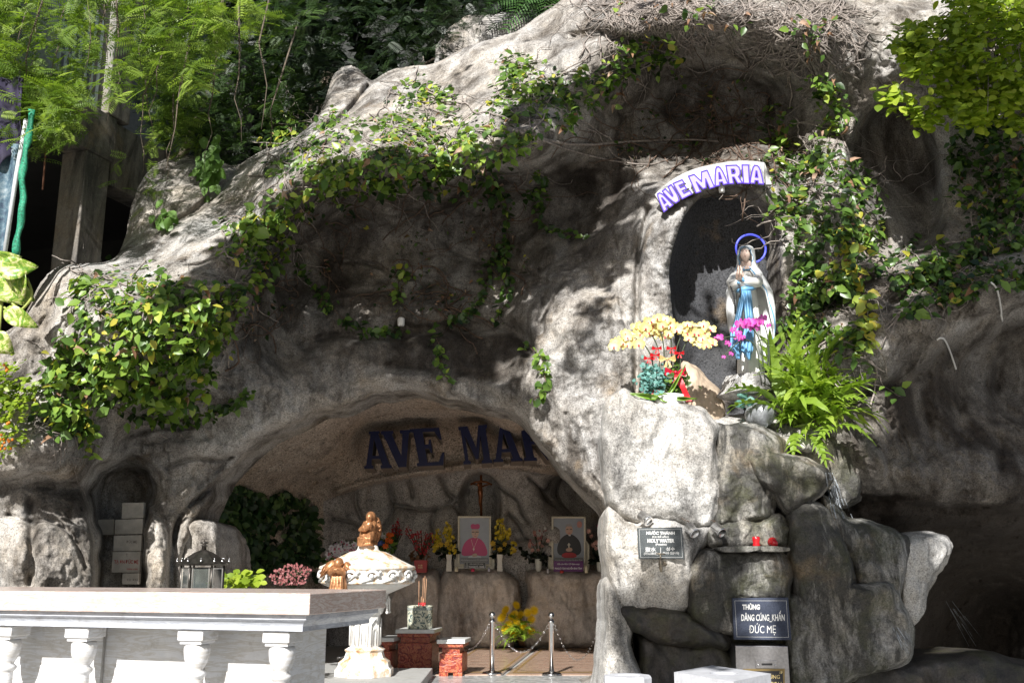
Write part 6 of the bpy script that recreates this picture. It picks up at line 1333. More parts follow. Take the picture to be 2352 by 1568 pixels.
# ------------------------------------------------------------------ carved red stands, incense jar
REDW = None
def carved_red():
    m, n, l, b = newmat('red_lacquer'); tc = n.new('ShaderNodeNewGeometry'); no = nd(n, 'ShaderNodeTexNoise', i_Scale=9.0, i_Detail=5.0, i_Roughness=.6, i_Distortion=3.0); l.new(tc.outputs['Position'], no.inputs['Vector'])
    c = ramp(n, l, no.outputs['Fac'], [(.40, (.16, .018, .014)), (.48, (.34, .05, .03)), (.52, (.48, .17, .07)), (.60, (.24, .03, .02))]); l.new(c, b.inputs['Base Color']); b.inputs['Roughness'].default_value = .3
    bp = nd(n, 'ShaderNodeBump', i_Strength=.9, i_Distance=.012); l.new(no.outputs['Fac'], bp.inputs['Height']); l.new(bp.outputs[0], b.inputs['Normal']); return m
REDW = carved_red(); TOPW = plain('white_marble_top', (.68, .69, .67), .3, var=.05)
def stand(u0, u1, vt, Y, dep, lb, skew=.12):
    a = P(u0, vt, Y); c = P(u1, vt, Y); z1 = a.z; w = c.x-a.x
    r_ = empty('carved_stand', (a.x+w/2, Y+dep/2, FZ), lb, 'offering stand', 'stepped red carved offering stands')
    def q(x0, x1, y0, y1, z0, z1_): 
        return MB().add([(x0-0*skew, y0, z0), (x1, y0, z0), (x1+skew*(y1-y0), y1, z0), (x0+skew*(y1-y0), y1, z0), (x0, y0, z1_), (x1, y0, z1_), (x1+skew*(y1-y0), y1, z1_), (x0+skew*(y1-y0), y1, z1_)], [(3, 2, 1, 0), (4, 5, 6, 7), (0, 1, 5, 4), (1, 2, 6, 5), (2, 3, 7, 6), (3, 0, 4, 7)])
    x0, x1 = a.x, c.x
    q(x0, x1, Y, Y+dep, z1-.045, z1).build('top', TOPW, r_, bev=.006); q(x0+.02, x1-.02, Y+.02, Y+dep-.02, z1-.085, z1-.047).build('neck', REDW, r_, bev=.006)
    q(x0+.06, x1-.06, Y+.06, Y+dep-.06, z1-.15, z1-.087).build('waist', REDW, r_); q(x0+.03, x1-.03, Y+.03, Y+dep-.03, FZ+.04, z1-.152).build('body', REDW, r_, bev=.008)
    for fx in (x0+.03, x1-.13):
        MB().box((fx+.05, Y+.08, FZ+.02), (.1, .1, .04)).build('foot', REDW, r_)
    return z1
stand(1003, 1068, 1468, 11.75, .42, 'red carved stand with white top at the right front of the stepped group')
zB = stand(908, 998, 1445, 12.25, .5, 'tallest red carved stand holding the incense jar')
stand(868, 905, 1464, 12.1, .45, 'low dark red carved stand left of the tallest one')
jar = empty('incense_jar', tuple(P(964, 1441, 12.45)), 'pale ceramic incense jar with dark painted figures and burning sticks', 'incense jar')
a = Vector((P(964, 1441, 12.45).x, 12.45, zB))
mt, n_, l_, b_ = newmat('painted_ceramic'); tc_ = n_.new('ShaderNodeNewGeometry'); w_ = nd(n_, 'ShaderNodeTexNoise', i_Scale=16.0, i_Detail=4.0, i_Roughness=.6, i_Distortion=2.0); l_.new(tc_.outputs['Position'], w_.inputs['Vector']); l_.new(ramp(n_, l_, w_.outputs['Fac'], [(.44, (.10, .14, .14)), (.5, (.55, .55, .42)), (.6, (.66, .65, .52))]), b_.inputs['Base Color']); b_.inputs['Roughness'].default_value = .2
b = MB(); b.lathe([(.145, 0), (.15, .01), (.152, .12), (.15, .25), (.155, .262), (.145, .266), (.135, .25)], a, 28); b.build('jar', mt, jar)
b = MB(); b.lathe([(.1535, .215), (.1545, .22), (.1545, .24), (.1535, .245)], a, 28, caps=False); b.build('rim_band', plain('grey_key_pattern', (.30, .33, .30), .4, var=.5, sc=90), jar)
for (du, L) in ((-3, .30), (5, .34), (8, .36), (11, .33), (2, .12), (6, .1)):
    p = a+Vector((du*.0053, 0, .25)); b = MB(); b.tube([p, p+Vector((.012*du*.1, 0, L))], .0035, 5); st_ = b.build('incense_stick', plain('stick_tan', (.50, .28, .16), .8), jar); b = MB(); b.tube([p, p+Vector((0, -.002, .05))], .006, 5); b.build('stick_end', RED, st_)

# ------------------------------------------------------------------ white cast font with angel figures
FONTM = plain('white_cast_iron', (.70, .69, .66), .5, var=.08, sc=20, bump=.3)
def rusty():
    m, n, l, b = newmat('rust_streaked_white'); tc = n.new('ShaderNodeNewGeometry'); no = nd(n, 'ShaderNodeTexNoise', i_Scale=7.0, i_Detail=9.0, i_Roughness=.7); mp = n.new('ShaderNodeMapping'); mp.inputs['Scale'].default_value = (1.4, 1.4, 1); l.new(tc.outputs['Position'], mp.inputs[0]); l.new(mp.outputs[0], no.inputs['Vector'])
    c = ramp(n, l, no.outputs['Fac'], [(.47, (.72, .70, .66)), (.56, (.62, .46, .30)), (.64, (.40, .20, .09)), (.72, (.22, .10, .05))]); l.new(c, b.inputs['Base Color']); b.inputs['Roughness'].default_value = .6; return m
FONTR = rusty(); BRZ = plain('bronze_paint', (.42, .20, .09), .38, metal=.45, var=.3, sc=30, bump=.25)
YF = 10.9; K_ = YF/FPX*1.0
font = empty('baptismal_font', tuple(PZ(840, 1545, .54)), 'white rust-streaked cast font with ornate round lid and bronze seated angel on top', 'font')
ax = P(841, 1400, YF).x; FB = .54
def zf(v): return P(841, v, YF).z
zb0 = zf(1550); MB().box((ax, YF, (zb0+.0)/2+.2), (.01, .01, .01))
px_ = K_
def oct_l(prof, name, mat, n=8, off=math.pi/8, smooth=False, fn=None, nn=None):
    b = MB(); b.lathe([(r*px_, zf(v)) for r, v in prof], (ax, YF, 0), n, off=off, smooth=smooth, fn=fn); return b.build(name, mat, font, bev=0)
oct_l([(66,1550),(66,1535),(60,1528),(58,1518),(46,1508),(42,1496),(46,1490),(36,1484)], 'base', FONTR)
oct_l([(34,1484),(33,1412),(38,1408),(42,1396),(42,1390)], 'shaft', FONTM)
for k in range(8):
    a_ = math.pi/4*k; c = Vector((ax+32.5*px_*math.cos(a_), YF+32.5*px_*math.sin(a_), 0)); t = Vector((-math.sin(a_), math.cos(a_), 0)); o_ = Vector((math.cos(a_), math.sin(a_), 0))
    b = MB()
    for s_ in (-1, 1):
        b.tube([c+o_*.004+t*s_*.045+Vector((0, 0, zf(1480))), c+o_*.004+t*s_*.045+Vector((0, 0, zf(1432))), c+o_*.006+Vector((0, 0, zf(1418)))], .007, 5)
        b.tube([c+o_*.004+t*s_*.02+Vector((0, 0, zf(1478))), c+o_*.004+t*s_*.02+Vector((0, 0, zf(1445))), c+o_*.006+Vector((0, 0, zf(1436)))], .004, 4)
    b.build('tracery', FONTM, font)
    # pointed arcade below the bowl
    c2 = Vector((ax, YF, 0))+o_*49*px_; b = MB(); W2 = 20*px_
    for s_ in (-1, 1):
        b.tube([c2+t*s_*W2+Vector((0, 0, zf(1402))), c2+t*s_*W2+Vector((0, 0, zf(1374)))], .010, 6)
        b.tube([c2+t*s_*W2+Vector((0, 0, zf(1390))), c2+t*s_*W2*.75+Vector((0, 0, zf(1380))), c2+t*s_*W2*.3+Vector((0, 0, zf(1373))), c2+Vector((0, 0, zf(1369)))], .009, 5)
        b.ball(c2+t*s_*W2+Vector((0, 0, zf(1405))), .016, 7, 6)
    b.build('arcade', FONTM, font)
oct_l([(50,1372),(50,1364),(46,1364)], 'capital', FONTM)
oct_l([(30,1392),(30,1372),(38,1368),(60,1358),(82,1348),(96,1342),(98,1338)], 'bowl', FONTM, 40, 0, True)
oct_l([(100,1340),(104,1336),(102,1333),(100,1312),(104,1308),(108,1305),(106,1300),(98,1297),(88,1292),(76,1286),(62,1278),(48,1271),(40,1267),(28,1265),(24,1262),(22,1254),(20,1252)], 'lid', FONTR, 48, 0, True)
for k in range(14):
    a_ = 2*math.pi*k/14; c = Vector((ax+103*px_*math.cos(a_), YF+103*px_*math.sin(a_), zf(1322))); t = Vector((-math.sin(a_), math.cos(a_), 0)); o_ = Vector((math.cos(a_), math.sin(a_), 0)); b = MB()
    b.tube([c+t*(.075*math.cos(x)*(1-x/9))+Vector((0, 0, .06*math.sin(x)*(1-x/9)))+o_*.012 for x in np.linspace(0, 7.5, 18)], [.019*(1-.6*i/17) for i in range(18)], 6); b.ball(c+o_*.02, .026, 8, 6)
    b.tube([c-t*.10+Vector((0, 0, -.055)), c+t*.0+Vector((0, 0, -.03))+o_*.01, c+t*.10+Vector((0, 0, .05))], .014, 5); b.build('scroll', FONTM, font)
def wing(b, root, up_, out, L, W, n=9):
    """feathered wing: overlapping long quills"""
    for i in range(n):
        t = i/(n-1); a = root+up_*L*.16*(1-t)+out*W*.12*t; tip = root+up_*L*(.95-1.5*t*t)+out*W*(.55+.6*math.sin(t*2.2)); m = (a+tip)/2+up_*L*.12; b.tube([a, m, tip], [.010, .017, .005], 5)
    b.tube([root, root+up_*L*.7+out*W*.2, root+up_*L*.95+out*W*.55], [.016, .016, .008], 6)
# seated angel with child on the lid
ag = MB(); s0 = Vector((ax+2*px_, YF, zf(1253)))
def an(x, y, d=0): return Vector((P(717.8+x*.293, 1400, YF).x, YF+d, P(841, 1119.7+y*.293, YF).z))
ag.lathe([(.10, 0), (.105, .03), (.09, .06), (.085, .12), (.075, .17)], (an(415, 455).x, YF, zf(1254)), 14, fn=lambda a, z: 1+.1*math.sin(5*a+z*20))
ag.tube([an(435,350), an(432,310), an(428,280), an(428,262)], [.085, .075, .062, .03], 14)
ag.tube([an(400,360,-.08), an(385,400,-.12), an(385,450,-.10)], [.06, .055, .06], 10); ag.tube([an(440,360,-.06), an(430,400,-.12), an(432,450,-.12)], [.06, .055, .06], 10)
ag.ball(an(428,236,-.025), (.040, .046, .054), 14, 10); ag.tube([an(426,240,-.07), an(425,236,-.082)], .009, 6); ag.tube([an(446,225,.02), an(456,255,.03), an(458,285,.03)], [.03, .026, .014], 7); ag.tube([an(414,225,.02), an(410,250,.03), an(408,275,.03)], [.022, .02, .012], 7); ag.ball(an(434,228,.015), (.056, .055, .060), 12, 8)
ag.tube([an(400,280,-.02), an(392,310,-.07), an(402,325,-.13)], [.036, .03, .02], 8); ag.tube([an(460,280,0), an(462,310,-.07), an(440,322,-.13)], [.036, .03, .02], 8)
ag.tube([an(375,330,-.15), an(400,320,-.16), an(430,305,-.14)], [.026, .045, .04], 9); ag.ball(an(440,292,-.14), .036, 10, 8); ag.ball(an(368,332,-.15), .02, 6, 5)
for k in range(7): ag.tube([an(395+k*9,350+abs(k-3)*6,-.12), an(388+k*10,400,-.155+.01*(k % 2)), an(386+k*11,455,-.13)], .012, 5)
sa = ag.build('seated_angel', BRZ, font)
def melt(o, v=.007):
    md = o.modifiers.new('r', 'REMESH'); md.mode = 'VOXEL'; md.voxel_size = v*.8; md.use_smooth_shade = True; m2 = o.modifiers.new('s', 'SMOOTH'); m2.factor = .5; m2.iterations = 1
melt(sa)
def solid_wing(pts, d0, d1, name, parent, grooves):
    p = smooth_poly(pts, 34); c = p.mean(0); V = []; F = []; n = len(p)
    for (sc_, dd) in ((1, 0), (.8, -.022), (.5, -.034), (.2, -.040)):
        for (x, y) in p:
            q_ = c+(np.array([x, y])-c)*sc_; t = (q_[0]-p[:, 0].min())/(np.ptp(p[:, 0])+1e-6); V.append(an(q_[0], q_[1], d0+(d1-d0)*t+dd+.006*math.sin(q_[1]*grooves+q_[0]*.2)))
    for (x, y) in p: t = (x-p[:, 0].min())/(np.ptp(p[:, 0])+1e-6); V.append(an(x, y, d0+(d1-d0)*t+.03))
    for k in range(3): F += [(k*n+i, k*n+(i+1) % n, (k+1)*n+(i+1) % n, (k+1)*n+i) for i in range(n)]
    F += [tuple(3*n+i for i in range(n)), tuple(4*n+i for i in reversed(range(n)))]+[(4*n+i, 4*n+(i+1) % n, (i+1) % n, i) for i in range(n)]
    b = MB(); b.add(V, F, True); w = b.build(name, BRZ, parent)
    b = MB()
    for k in range(5):
        t0 = k/5.; i0 = int(n*.1+n*.4*t0); a_, c_ = p[i0], p[(n-1-i0) % n]; b.tube([an(a_[0], a_[1], d0-.02), an((a_[0]+c_[0])/2, (a_[1]+c_[1])/2+6, (d0+d1)/2-.035), an(c_[0], c_[1], d1-.01)], .006, 4)
    b.build('feathers', BRZ, w, kind='stuff')
solid_wing([(462,228),(480,222),(502,250),(516,300),(514,360),(496,410),(470,445),(452,452),(470,400),(476,350),(466,300),(455,270)], .06, .10, 'wing', sa, .25)
solid_wing([(408,250),(398,262),(385,290),(378,320),(388,335),(400,310),(408,285)], .08, .10, 'wing', sa, .3)
# praying angel on the rim, wings spread
pa = MB(); ya = -.50
pa.tube([an(258,800,ya), an(258,740,ya), an(255,690,ya), an(252,650,ya), an(252,625,ya)], [.10, .085, .078, .072, .035], 14); pa.ball(an(252,596,ya-.01), (.042, .046, .054), 14, 10); pa.ball(an(254,590,ya+.02), (.05, .05, .056), 12, 8)
pa.tube([an(215,640,ya), an(205,670,ya-.06), an(240,650,ya-.12), an(248,632,ya-.13)], [.034, .03, .022, .016], 8); pa.tube([an(290,640,ya), an(300,672,ya-.06), an(262,652,ya-.12), an(252,632,ya-.13)], [.034, .03, .022, .016], 8)
for k in range(8): pa.tube([an(222+k*10,690,ya-.075), an(215+k*12,760,ya-.095+.012*(k % 2)), an(212+k*13,800,ya-.1)], .011, 5)
pg = pa.build('praying_angel', BRZ, font); melt(pg)
solid_wing([(240,655),(240,600),(222,566),(194,568),(160,586),(132,622),(104,694),(112,706),(146,680),(188,664),(215,676)], ya+.06, ya+.04, 'wing', pg, .2)
solid_wing([(282,650),(284,600),(302,576),(326,586),(352,612),(380,652),(412,704),(404,708),(372,688),(330,668),(300,664)], ya+.04, ya+.06, 'wing', pg, .2)
# plinth steps under it
zp = zf(1550)
b = MB(); fq = [PZ(u, v, zp-.002) for u, v in ((640,1568),(988,1534),(985,1526),(760,1515))]
x1 = PZ(988, 1540, zp).x; b.box(((ax-1.6+x1)/2, YF+.05, (zp-.002)/2), (x1-(ax-1.6), 1.5, zp-.002)); o = b.build('stone_plinth', STEPM, None, bev=.01); tag(o, 'grey stone plinth under the white font', 'plinth')
b = MB(); x2 = P(1104, 1560, 10.6).x; b.box(((ax-1.6+x2)/2, 10.0, .22), (x2-(ax-1.6), 1.3, .44)); o = b.build('stone_step', STEPM, None, bev=.01); tag(o, kind='structure')

# ------------------------------------------------------------------ altar
AO = Vector((P(712, 1362, 6.2).x, 6.2, 0)); th = R(17); aex = Vector((-math.cos(th), math.sin(th), 0)); aey = Vector((math.sin(th), math.cos(th), 0)); AZ = P(712, 1362, 6.2).z; AMt = Matrix((-aex, aey, Vector((0, 0, 1)))).transposed()
altar = empty('altar', tuple(AO), 'long marble altar table with pink veined slab on white balusters', 'altar')
PINK = pave_mat('pink_veined_marble', (.56, .47, .42), (.68, .61, .57), 4.0, .25, vein=(.44, .29, .23)); GREYM = pave_mat('grey_blue_marble', (.36, .38, .43), (.46, .48, .53), 3, .25, vein=(.60, .62, .66)); WM = pave_mat('white_marble', (.58, .59, .61), (.72, .72, .73), 2.4, .35, vein=(.50, .47, .42))
def ab(x0, x1, y0, y1, z0, z1, name, m, parent=altar, bev=.006):
    c = AO+aex*(x0+x1)/2+aey*(y0+y1)/2; c.z = (z0+z1)/2; return MB().box(c, (abs(x1-x0), abs(y1-y0), z1-z0), AMt).build(name, m, parent, bev=bev)
T = .126
ab(0, 4.3, 0, 1.12, AZ-T, AZ, 'tabletop', PINK)
def mould(name, insets, m):
    b = MB(); V = []; n = 4
    for (i_, z) in insets:
        for (x, y) in ((i_, i_), (4.3-i_, i_), (4.3-i_, 1.12-i_), (i_, 1.12-i_)): p = AO+aex*x+aey*y; V.append((p.x, p.y, z))
    F = [(k*4+j, k*4+(j+1) % 4, k*4+4+(j+1) % 4, k*4+4+j) for k in range(len(insets)-1) for j in range(4)]; F += [(3, 2, 1, 0), tuple(len(V)-4+k for k in range(4))]
    return b.add(V, F).build(name, m, altar)
z = AZ-T-.002
mould('cornice', [(.04, z), (.04, z-.028), (.05, z-.03), (.065, z-.04), (.08, z-.06), (.085, z-.07), (.085, z-.098), (.11, z-.10)], GREYM)
zc = z-.1; zbot = .06
ab(.34, 3.9, .42, .90, zbot, zc-.002, 'inner_block', WM)
for x in (.97, 1.75, 2.6): ab(x, x+.012, .405, .421, zbot, zc-.01, 'panel_joint', plain('grey_joint', (.35, .34, .32), .8), bev=0)
b = MB(); c = AO+aex*2.1+aey*.56; b.box((c.x, c.y, .03), (4.6, 1.5, .06), AMt); b.build('base_slab', STEPM, altar)
bal_b = None
def lineX(u):
    """altar x of the front baluster line under photo column u"""
    d = P(u, 1460, 1.0)-Vector((0, 0, CAMZ)); o_ = AO+aey*.20; A_ = np.array([[d.x, -aex.x], [d.y, -aex.y]]); t = np.linalg.solve(A_, [o_.x, o_.y]); return float(t[1])
for k, u in enumerate((650, 455, 196, 22, -160)):
    lx = lineX(u); c = AO+aex*lx+aey*.20; c = Vector((c.x, c.y, 0)); lb = None
    b = MB(); zz = zc-.002
    b.box((c.x, c.y, zz-.035), (.185, .185, .07), AMt, bev=.006); b.box((c.x, c.y, zz-.080), (.155, .155, .018), AMt)
    ht = zz-.089
    prof = [(.055, ht), (.078, ht-.008), (.083, ht-.03), (.081, ht-.06), (.076, ht-.09), (.066, ht-.12), (.052, ht-.145), (.044, ht-.16), (.062, ht-.175), (.066, ht-.187), (.060, ht-.20), (.048, ht-.21), (.046, ht-.22), (.048, ht-.40), (.055, ht-.60), (.075, ht-.78), (.085, ht-.9), (.05, ht-.98), (.07, .15)]
    prof = [p for p in prof if p[1] > .16]+[(.07, .16)]
    b.lathe(prof, (c.x, c.y, 0), 24); b.box((c.x, c.y, .11), (.2, .2, .1), AMt); b.build('baluster', WHITE if False else WM, altar)
# lantern on its post behind the altar
lan = empty('lantern', tuple(P(466, 1340, 8.9)), 'dark metal glazed lantern with pyramid roof and small cross behind the altar', 'lantern')
IRON = plain('aged_iron', (.10, .09, .08), .35, metal=.8, var=.4, bump=.3); YL = 8.9; lk = YL/FPX
lx = P(466, 1300, YL).x; zl = lambda v: P(466, v, YL).z
zb_ = zl(1385)
MB().box((lx, YL, zb_-.015), (.42, .42, .03)).build('floor_plate', IRON, lan)
GL = plain('lantern_glass', (.25, .30, .30), .05, var=.02, bump=0, trans=.85)
for k in range(6):
    a_ = k*math.pi/3+.2; r1 = 46*lk; p = Vector((lx+r1*math.cos(a_), YL+r1*math.sin(a_), 0)); a2 = a_+math.pi/3; p2 = Vector((lx+r1*math.cos(a2), YL+r1*math.sin(a2), 0))
    MB().tube([p+Vector((0, 0, zb_)), p+Vector((0, 0, zl(1296)))], .009, 6).build('corner_bar', IRON, lan)
    q0, q1 = p.lerp(p2, .12), p.lerp(p2, .88); b = MB()
    for a__, c__ in ((q0+Vector((0, 0, zb_+.02)), q0+Vector((0, 0, zl(1304)))), (q0+Vector((0, 0, zl(1304))), q1+Vector((0, 0, zl(1304)))), (q1+Vector((0, 0, zl(1304))), q1+Vector((0, 0, zb_+.02)))): b.tube([a__, c__], .007, 4, smooth=False)
    b.build('pane_frame', METAL, lan); MB().add([q0+Vector((0, 0, zb_)), q1+Vector((0, 0, zb_)), q1+Vector((0, 0, zl(1302))), q0+Vector((0, 0, zl(1302)))], [(0, 1, 2, 3)]).build('pane', GL, lan)
b = MB(); b.lathe([(r_*lk, zl(v)) for r_, v in ((56,1298),(58,1294),(52,1290),(46,1286),(20,1268),(6,1262))], (lx, YL, 0), 6, smooth=False, off=.2); b.build('roof', IRON, lan)
for k in range(12):
    a_ = k*math.pi/6+.2; rr = 56 if k % 2 == 0 else 50; p = Vector((lx+rr*lk*math.cos(a_), YL+rr*lk*math.sin(a_), zl(1288)))
    b = MB(); b.ball(p, .010, 7, 5); b.ball(p+Vector((0, 0, .02)), .006, 6, 4); b.build('crest', METAL, lan)
b = MB(); b.lathe([(r_*lk, zl(v)) for r_, v in ((6,1265),(5,1254),(8,1252),(3,1250),(9,1247),(9,1245),(2,1243))], (lx, YL, 0), 12); b.tube([(lx, YL, zl(1244)), (lx, YL, zl(1232))], .004, 5); b.tube([(lx-7*lk, YL, zl(1237)), (lx+7*lk, YL, zl(1237))], .004, 5); b.build('finial', IRON, lan)
b = MB(); b.lathe([(.05, 0), (.052, .05), (.03, .06)], (lx, YL, zb_), 12); b.build('candle_cup', plain('brass', (.5, .33, .12), .3, metal=1), lan)
o = MB().box((lx, YL, (zb_-.03)/2), (.3, .3, zb_-.03), bev=.01).build('stone_post', STEPM, None); tag(o, 'short stone post carrying the lantern', 'post')

# ------------------------------------------------------------------ votive tablets in the left recess
TAB = plain('aged_white_marble', (.50, .46, .40), .6, var=.15, sc=9, dirt=.35); REDT = plain('faded_red_text', (.42, .07, .06), .7, bump=0); DKT = plain('faded_grey_text', (.22, .19, .17), .8, bump=0)
def c1(x, y): return (x*.3418, 615.2*0+1033.6+y*.3418)
for k, (q, lb, lines) in enumerate((([(822,352),(966,350),(962,455),(816,460)], 'topmost small votive tablet of the stack in the left recess', []), ([(772,465),(962,460),(955,562),(770,565)], 'second votive tablet from the top of the recess stack', []),
   ([(763,572),(952,568),(948,676),(760,678)], 'third votive tablet above the one with red writing', [('ĐỨC MẸ', (850,600,920,628), DKT)]), ([(756,682),(944,678),(936,822),(748,820)], 'sunlit votive tablet with faded red writing in the left recess', [('TẠ ƠN ĐỨC MẸ', (768,728,930,768), REDT), ('†', (846,690,858,712), DKT), ('THÁNG 5-2005', (850,790,925,803), REDT)]),
   ([(822,826),(936,824),(930,900),(818,900)], 'lowest sunlit votive tablet just above the altar edge', [('TẠ ƠN', (850,860,925,880), DKT)]), ([(640,465),(766,462),(764,565),(636,570)], 'dark votive tablet deep in the left recess', []))):
    Yt = 10.95+(.35 if k == 5 else 0)-.03*k
    r_ = empty('votive_tablet', tuple(P(*c1(*q[0]), Yt)), lb, 'tablet', 'votive tablets stacked in the left recess')
    plate([c1(*p) for p in q], Yt, .06, TAB, r_, 'tablet', bev=.005)
    for s_, r4, m_ in lines: textq(s_, [c1(r4[0], r4[1]), c1(r4[2], r4[1]), c1(r4[2], r4[3]), c1(r4[0], r4[3])], Yt-.004, m_, r_, bold=.02)
# ------------------------------------------------------------------ portraits, plaques, crucifix on the cave wall
YPt = 15.75
def c2(x, y): return (717.8+x*.293, 1119.7+y*.293)
def q2(x0, y0, x1, y1): a = c2(x0, y0); b_ = c2(x1, y1); return (a[0], a[1], b_[0], b_[1])
FRM = plain('ivory_gilt_frame', (.62, .58, .46), .35, var=.15, sc=80, bump=.3); 
def flat(px_pts, Y, mat, parent, name, sm=0):
    p = smooth_poly(px_pts, 30, it=sm) if sm else np.array(px_pts, float); V = [P(*c2(u, v), Y) for u, v in p]; return MB().add(V, [tuple(range(len(V)))]).build(name, mat, parent)
def flatcol(nm, c): return plain(nm, c, .35, var=.05, sc=10, bump=0)
BGP = flatcol('photo_backdrop', (.30, .33, .38)); SKP = flatcol('photo_skin', (.52, .34, .26)); MAG = flatcol('photo_magenta', (.45, .012, .13)); BLP = flatcol('photo_black', (.03, .03, .035)); WHP = flatcol('photo_white', (.65, .66, .68)); GRY = flatcol('photo_grey_caption', (.20, .20, .21)); HAIR = flatcol('photo_grey_hair', (.30, .29, .29)); SILV = flatcol('photo_silver', (.7, .66, .55)); REDP = flatcol('photo_red_sash', (.5, .02, .03))
def portrait(x0, y0, x1, y1, lb, kind):
    r_ = empty('framed_portrait', tuple(P(*c2((x0+x1)/2, y1+70), YPt)), lb, 'portrait')
    q = q2(x0, y0, x1, y1); plate(q, YPt+.02, .03, FRM, r_, 'backing')
    w = 4.6
    for r4 in ((q[0], q[1], q[2], q[1]+w), (q[0], q[3]-w, q[2], q[3]), (q[0], q[1]+w+.3, q[0]+w, q[3]-w-.3), (q[2]-w, q[1]+w+.3, q[2], q[3]-w-.3)):
        plate(r4, YPt-.03, .045, FRM, r_, 'frame_rail', bev=.008)
    Yp = YPt+.012; plate((q[0]+w, q[1]+w, q[2]-w, q[3]-w), Yp, .006, BGP, r_, 'photo_print')
    X = lambda f: x0+(x1-x0)*f; Yy = lambda f: y0+(y1-y0)*f; e = [0]
    def fl(pts, m, nm, sm=2): e[0] += 1; flat([(X(a), Yy(b_)) for a, b_ in pts], Yp-.0012*e[0], m, r_, nm, sm)
    if kind == 'pink':
        fl([(.10,.80),(.14,.62),(.24,.50),(.42,.43),(.60,.43),(.76,.50),(.88,.66),(.90,.80),(.70,.80),(.50,.78),(.28,.80)], MAG, 'cape'); fl([(.32,.79),(.70,.79),(.72,.88),(.30,.88)], WHP, 'lace', 1)
        fl([(.41,.30),(.45,.24),(.60,.24),(.64,.30),(.63,.38),(.57,.445),(.48,.445),(.42,.38)], SKP, 'face'); fl([(.38,.18),(.46,.155),(.52,.175),(.60,.155),(.67,.18),(.65,.265),(.41,.275)], MAG, 'cap', 1)
        fl([(.42,.28),(.62,.28),(.61,.262),(.43,.262)], HAIR, 'hair', 0); fl([(.515,.32),(.535,.32),(.54,.372),(.51,.372)], flatcol('photo_skin_shadow', (.30, .17, .12)), 'nose', 0); fl([(.42,.315),(.50,.312),(.50,.33),(.43,.332)], BLP, 'glasses', 0); fl([(.54,.312),(.63,.315),(.62,.332),(.54,.33)], BLP, 'glasses', 0); fl([(.49,.40),(.56,.40),(.55,.41),(.50,.41)], MAG, 'mouth', 0)
        fl([(.42,.77),(.56,.74),(.60,.80),(.46,.83)], SKP, 'hands', 1); fl([(.47,.64),(.49,.64),(.49,.70),(.47,.70)], SILV, 'pendant', 0); fl([(.45,.655),(.51,.655),(.51,.667),(.45,.667)], SILV, 'pendant', 0); fl([(.40,.47),(.41,.47),(.478,.64),(.472,.64)], SILV, 'pendant', 0); fl([(.60,.45),(.61,.45),(.49,.64),(.483,.64)], SILV, 'pendant', 0)
    else:
        fl([(.14,.72),(.20,.50),(.34,.40),(.44,.36),(.60,.36),(.72,.42),(.84,.52),(.88,.72),(.74,.80),(.26,.80)], BLP, 'cassock'); fl([(.32,.73),(.70,.73),(.74,.84),(.28,.84)], REDP, 'sash', 1)
        fl([(.40,.26),(.44,.19),(.58,.19),(.62,.26),(.61,.33),(.55,.375),(.47,.375),(.41,.33)], SKP, 'face'); fl([(.39,.25),(.41,.17),(.50,.14),(.60,.17),(.63,.25),(.59,.20),(.44,.20)], HAIR, 'hair', 1); fl([(.49,.375),(.56,.375),(.55,.395),(.50,.395)], WHP, 'collar', 0)
        fl([(.43,.255),(.49,.253),(.49,.267),(.43,.27)], BLP, 'eyes', 0); fl([(.53,.253),(.60,.255),(.59,.27),(.53,.267)], BLP, 'eyes', 0); fl([(.48,.33),(.55,.33),(.54,.34),(.49,.34)], REDP, 'mouth', 0)
        fl([(.40,.66),(.54,.62),(.62,.66),(.58,.71),(.44,.71)], SKP, 'hands', 1); fl([(.488,.54),(.518,.54),(.518,.63),(.488,.63)], SILV, 'pendant', 0); fl([(.46,.565),(.546,.565),(.546,.58),(.46,.58)], SILV, 'pendant', 0)
        fl([(.74,.10),(.88,.10),(.88,.23),(.74,.23)], flatcol('photo_crest', (.50, .24, .20)), 'crest', 1)
    # caption strip
    a = [c2(X(.09), Yy(.835)), c2(X(.91), Yy(.835)), c2(X(.91), Yy(.93)), c2(X(.09), Yy(.93))]; plate(a, Yp-.022, .002, GRY, r_, 'caption_strip')
    textq('Đức Cha Phanxicô Xaviê NGUYỄN QUANG SÁCH' if kind == 'pink' else 'Đức Cha Phaolô Tịnh NGUYỄN BÌNH TĨNH', [c2(X(.11), Yy(.855)), c2(X(.89), Yy(.855)), c2(X(.89), Yy(.905)), c2(X(.11), Yy(.905))], Yp-.025, WHP, r_, bold=.02)
    # carved easel shoulders
    for s_, xs in ((-1, x0), (1, x1)):
        pts = [(xs, 410), (xs+s_*8, 418), (xs+s_*26, 450), (xs+s_*26, 640), (xs, 640)]
        V = [P(*c2(u, v), YPt+.03) for u, v in pts]; n = 5; b = MB(); b.add(V+[p+Vector((0, .04, 0)) for p in V], [tuple(range(n)), tuple(range(2*n-1, n-1, -1))]+[(i, n+i, n+(i+1) % n, (i+1) % n) for i in range(n)]); b.build('easel_shoulder', FRM, r_)
    plate(q2(x0-20, y1+2, x1+20, 655), YPt-.02, .06, FRM, r_, 'easel_foot')
portrait(1138, 220, 1400, 612, 'framed portrait of a clergyman in a pink cape and cap with glasses', 'pink')
portrait(1874, 223, 2144, 612, 'framed portrait of a grey-haired clergyman in a black cassock with red sash', 'black')
pq = empty('black_plaque', tuple(P(*c2(1272, 655), YPt-.15)), 'small black plaque with pale lettering in front of the portrait in the pink cape', 'plaque')
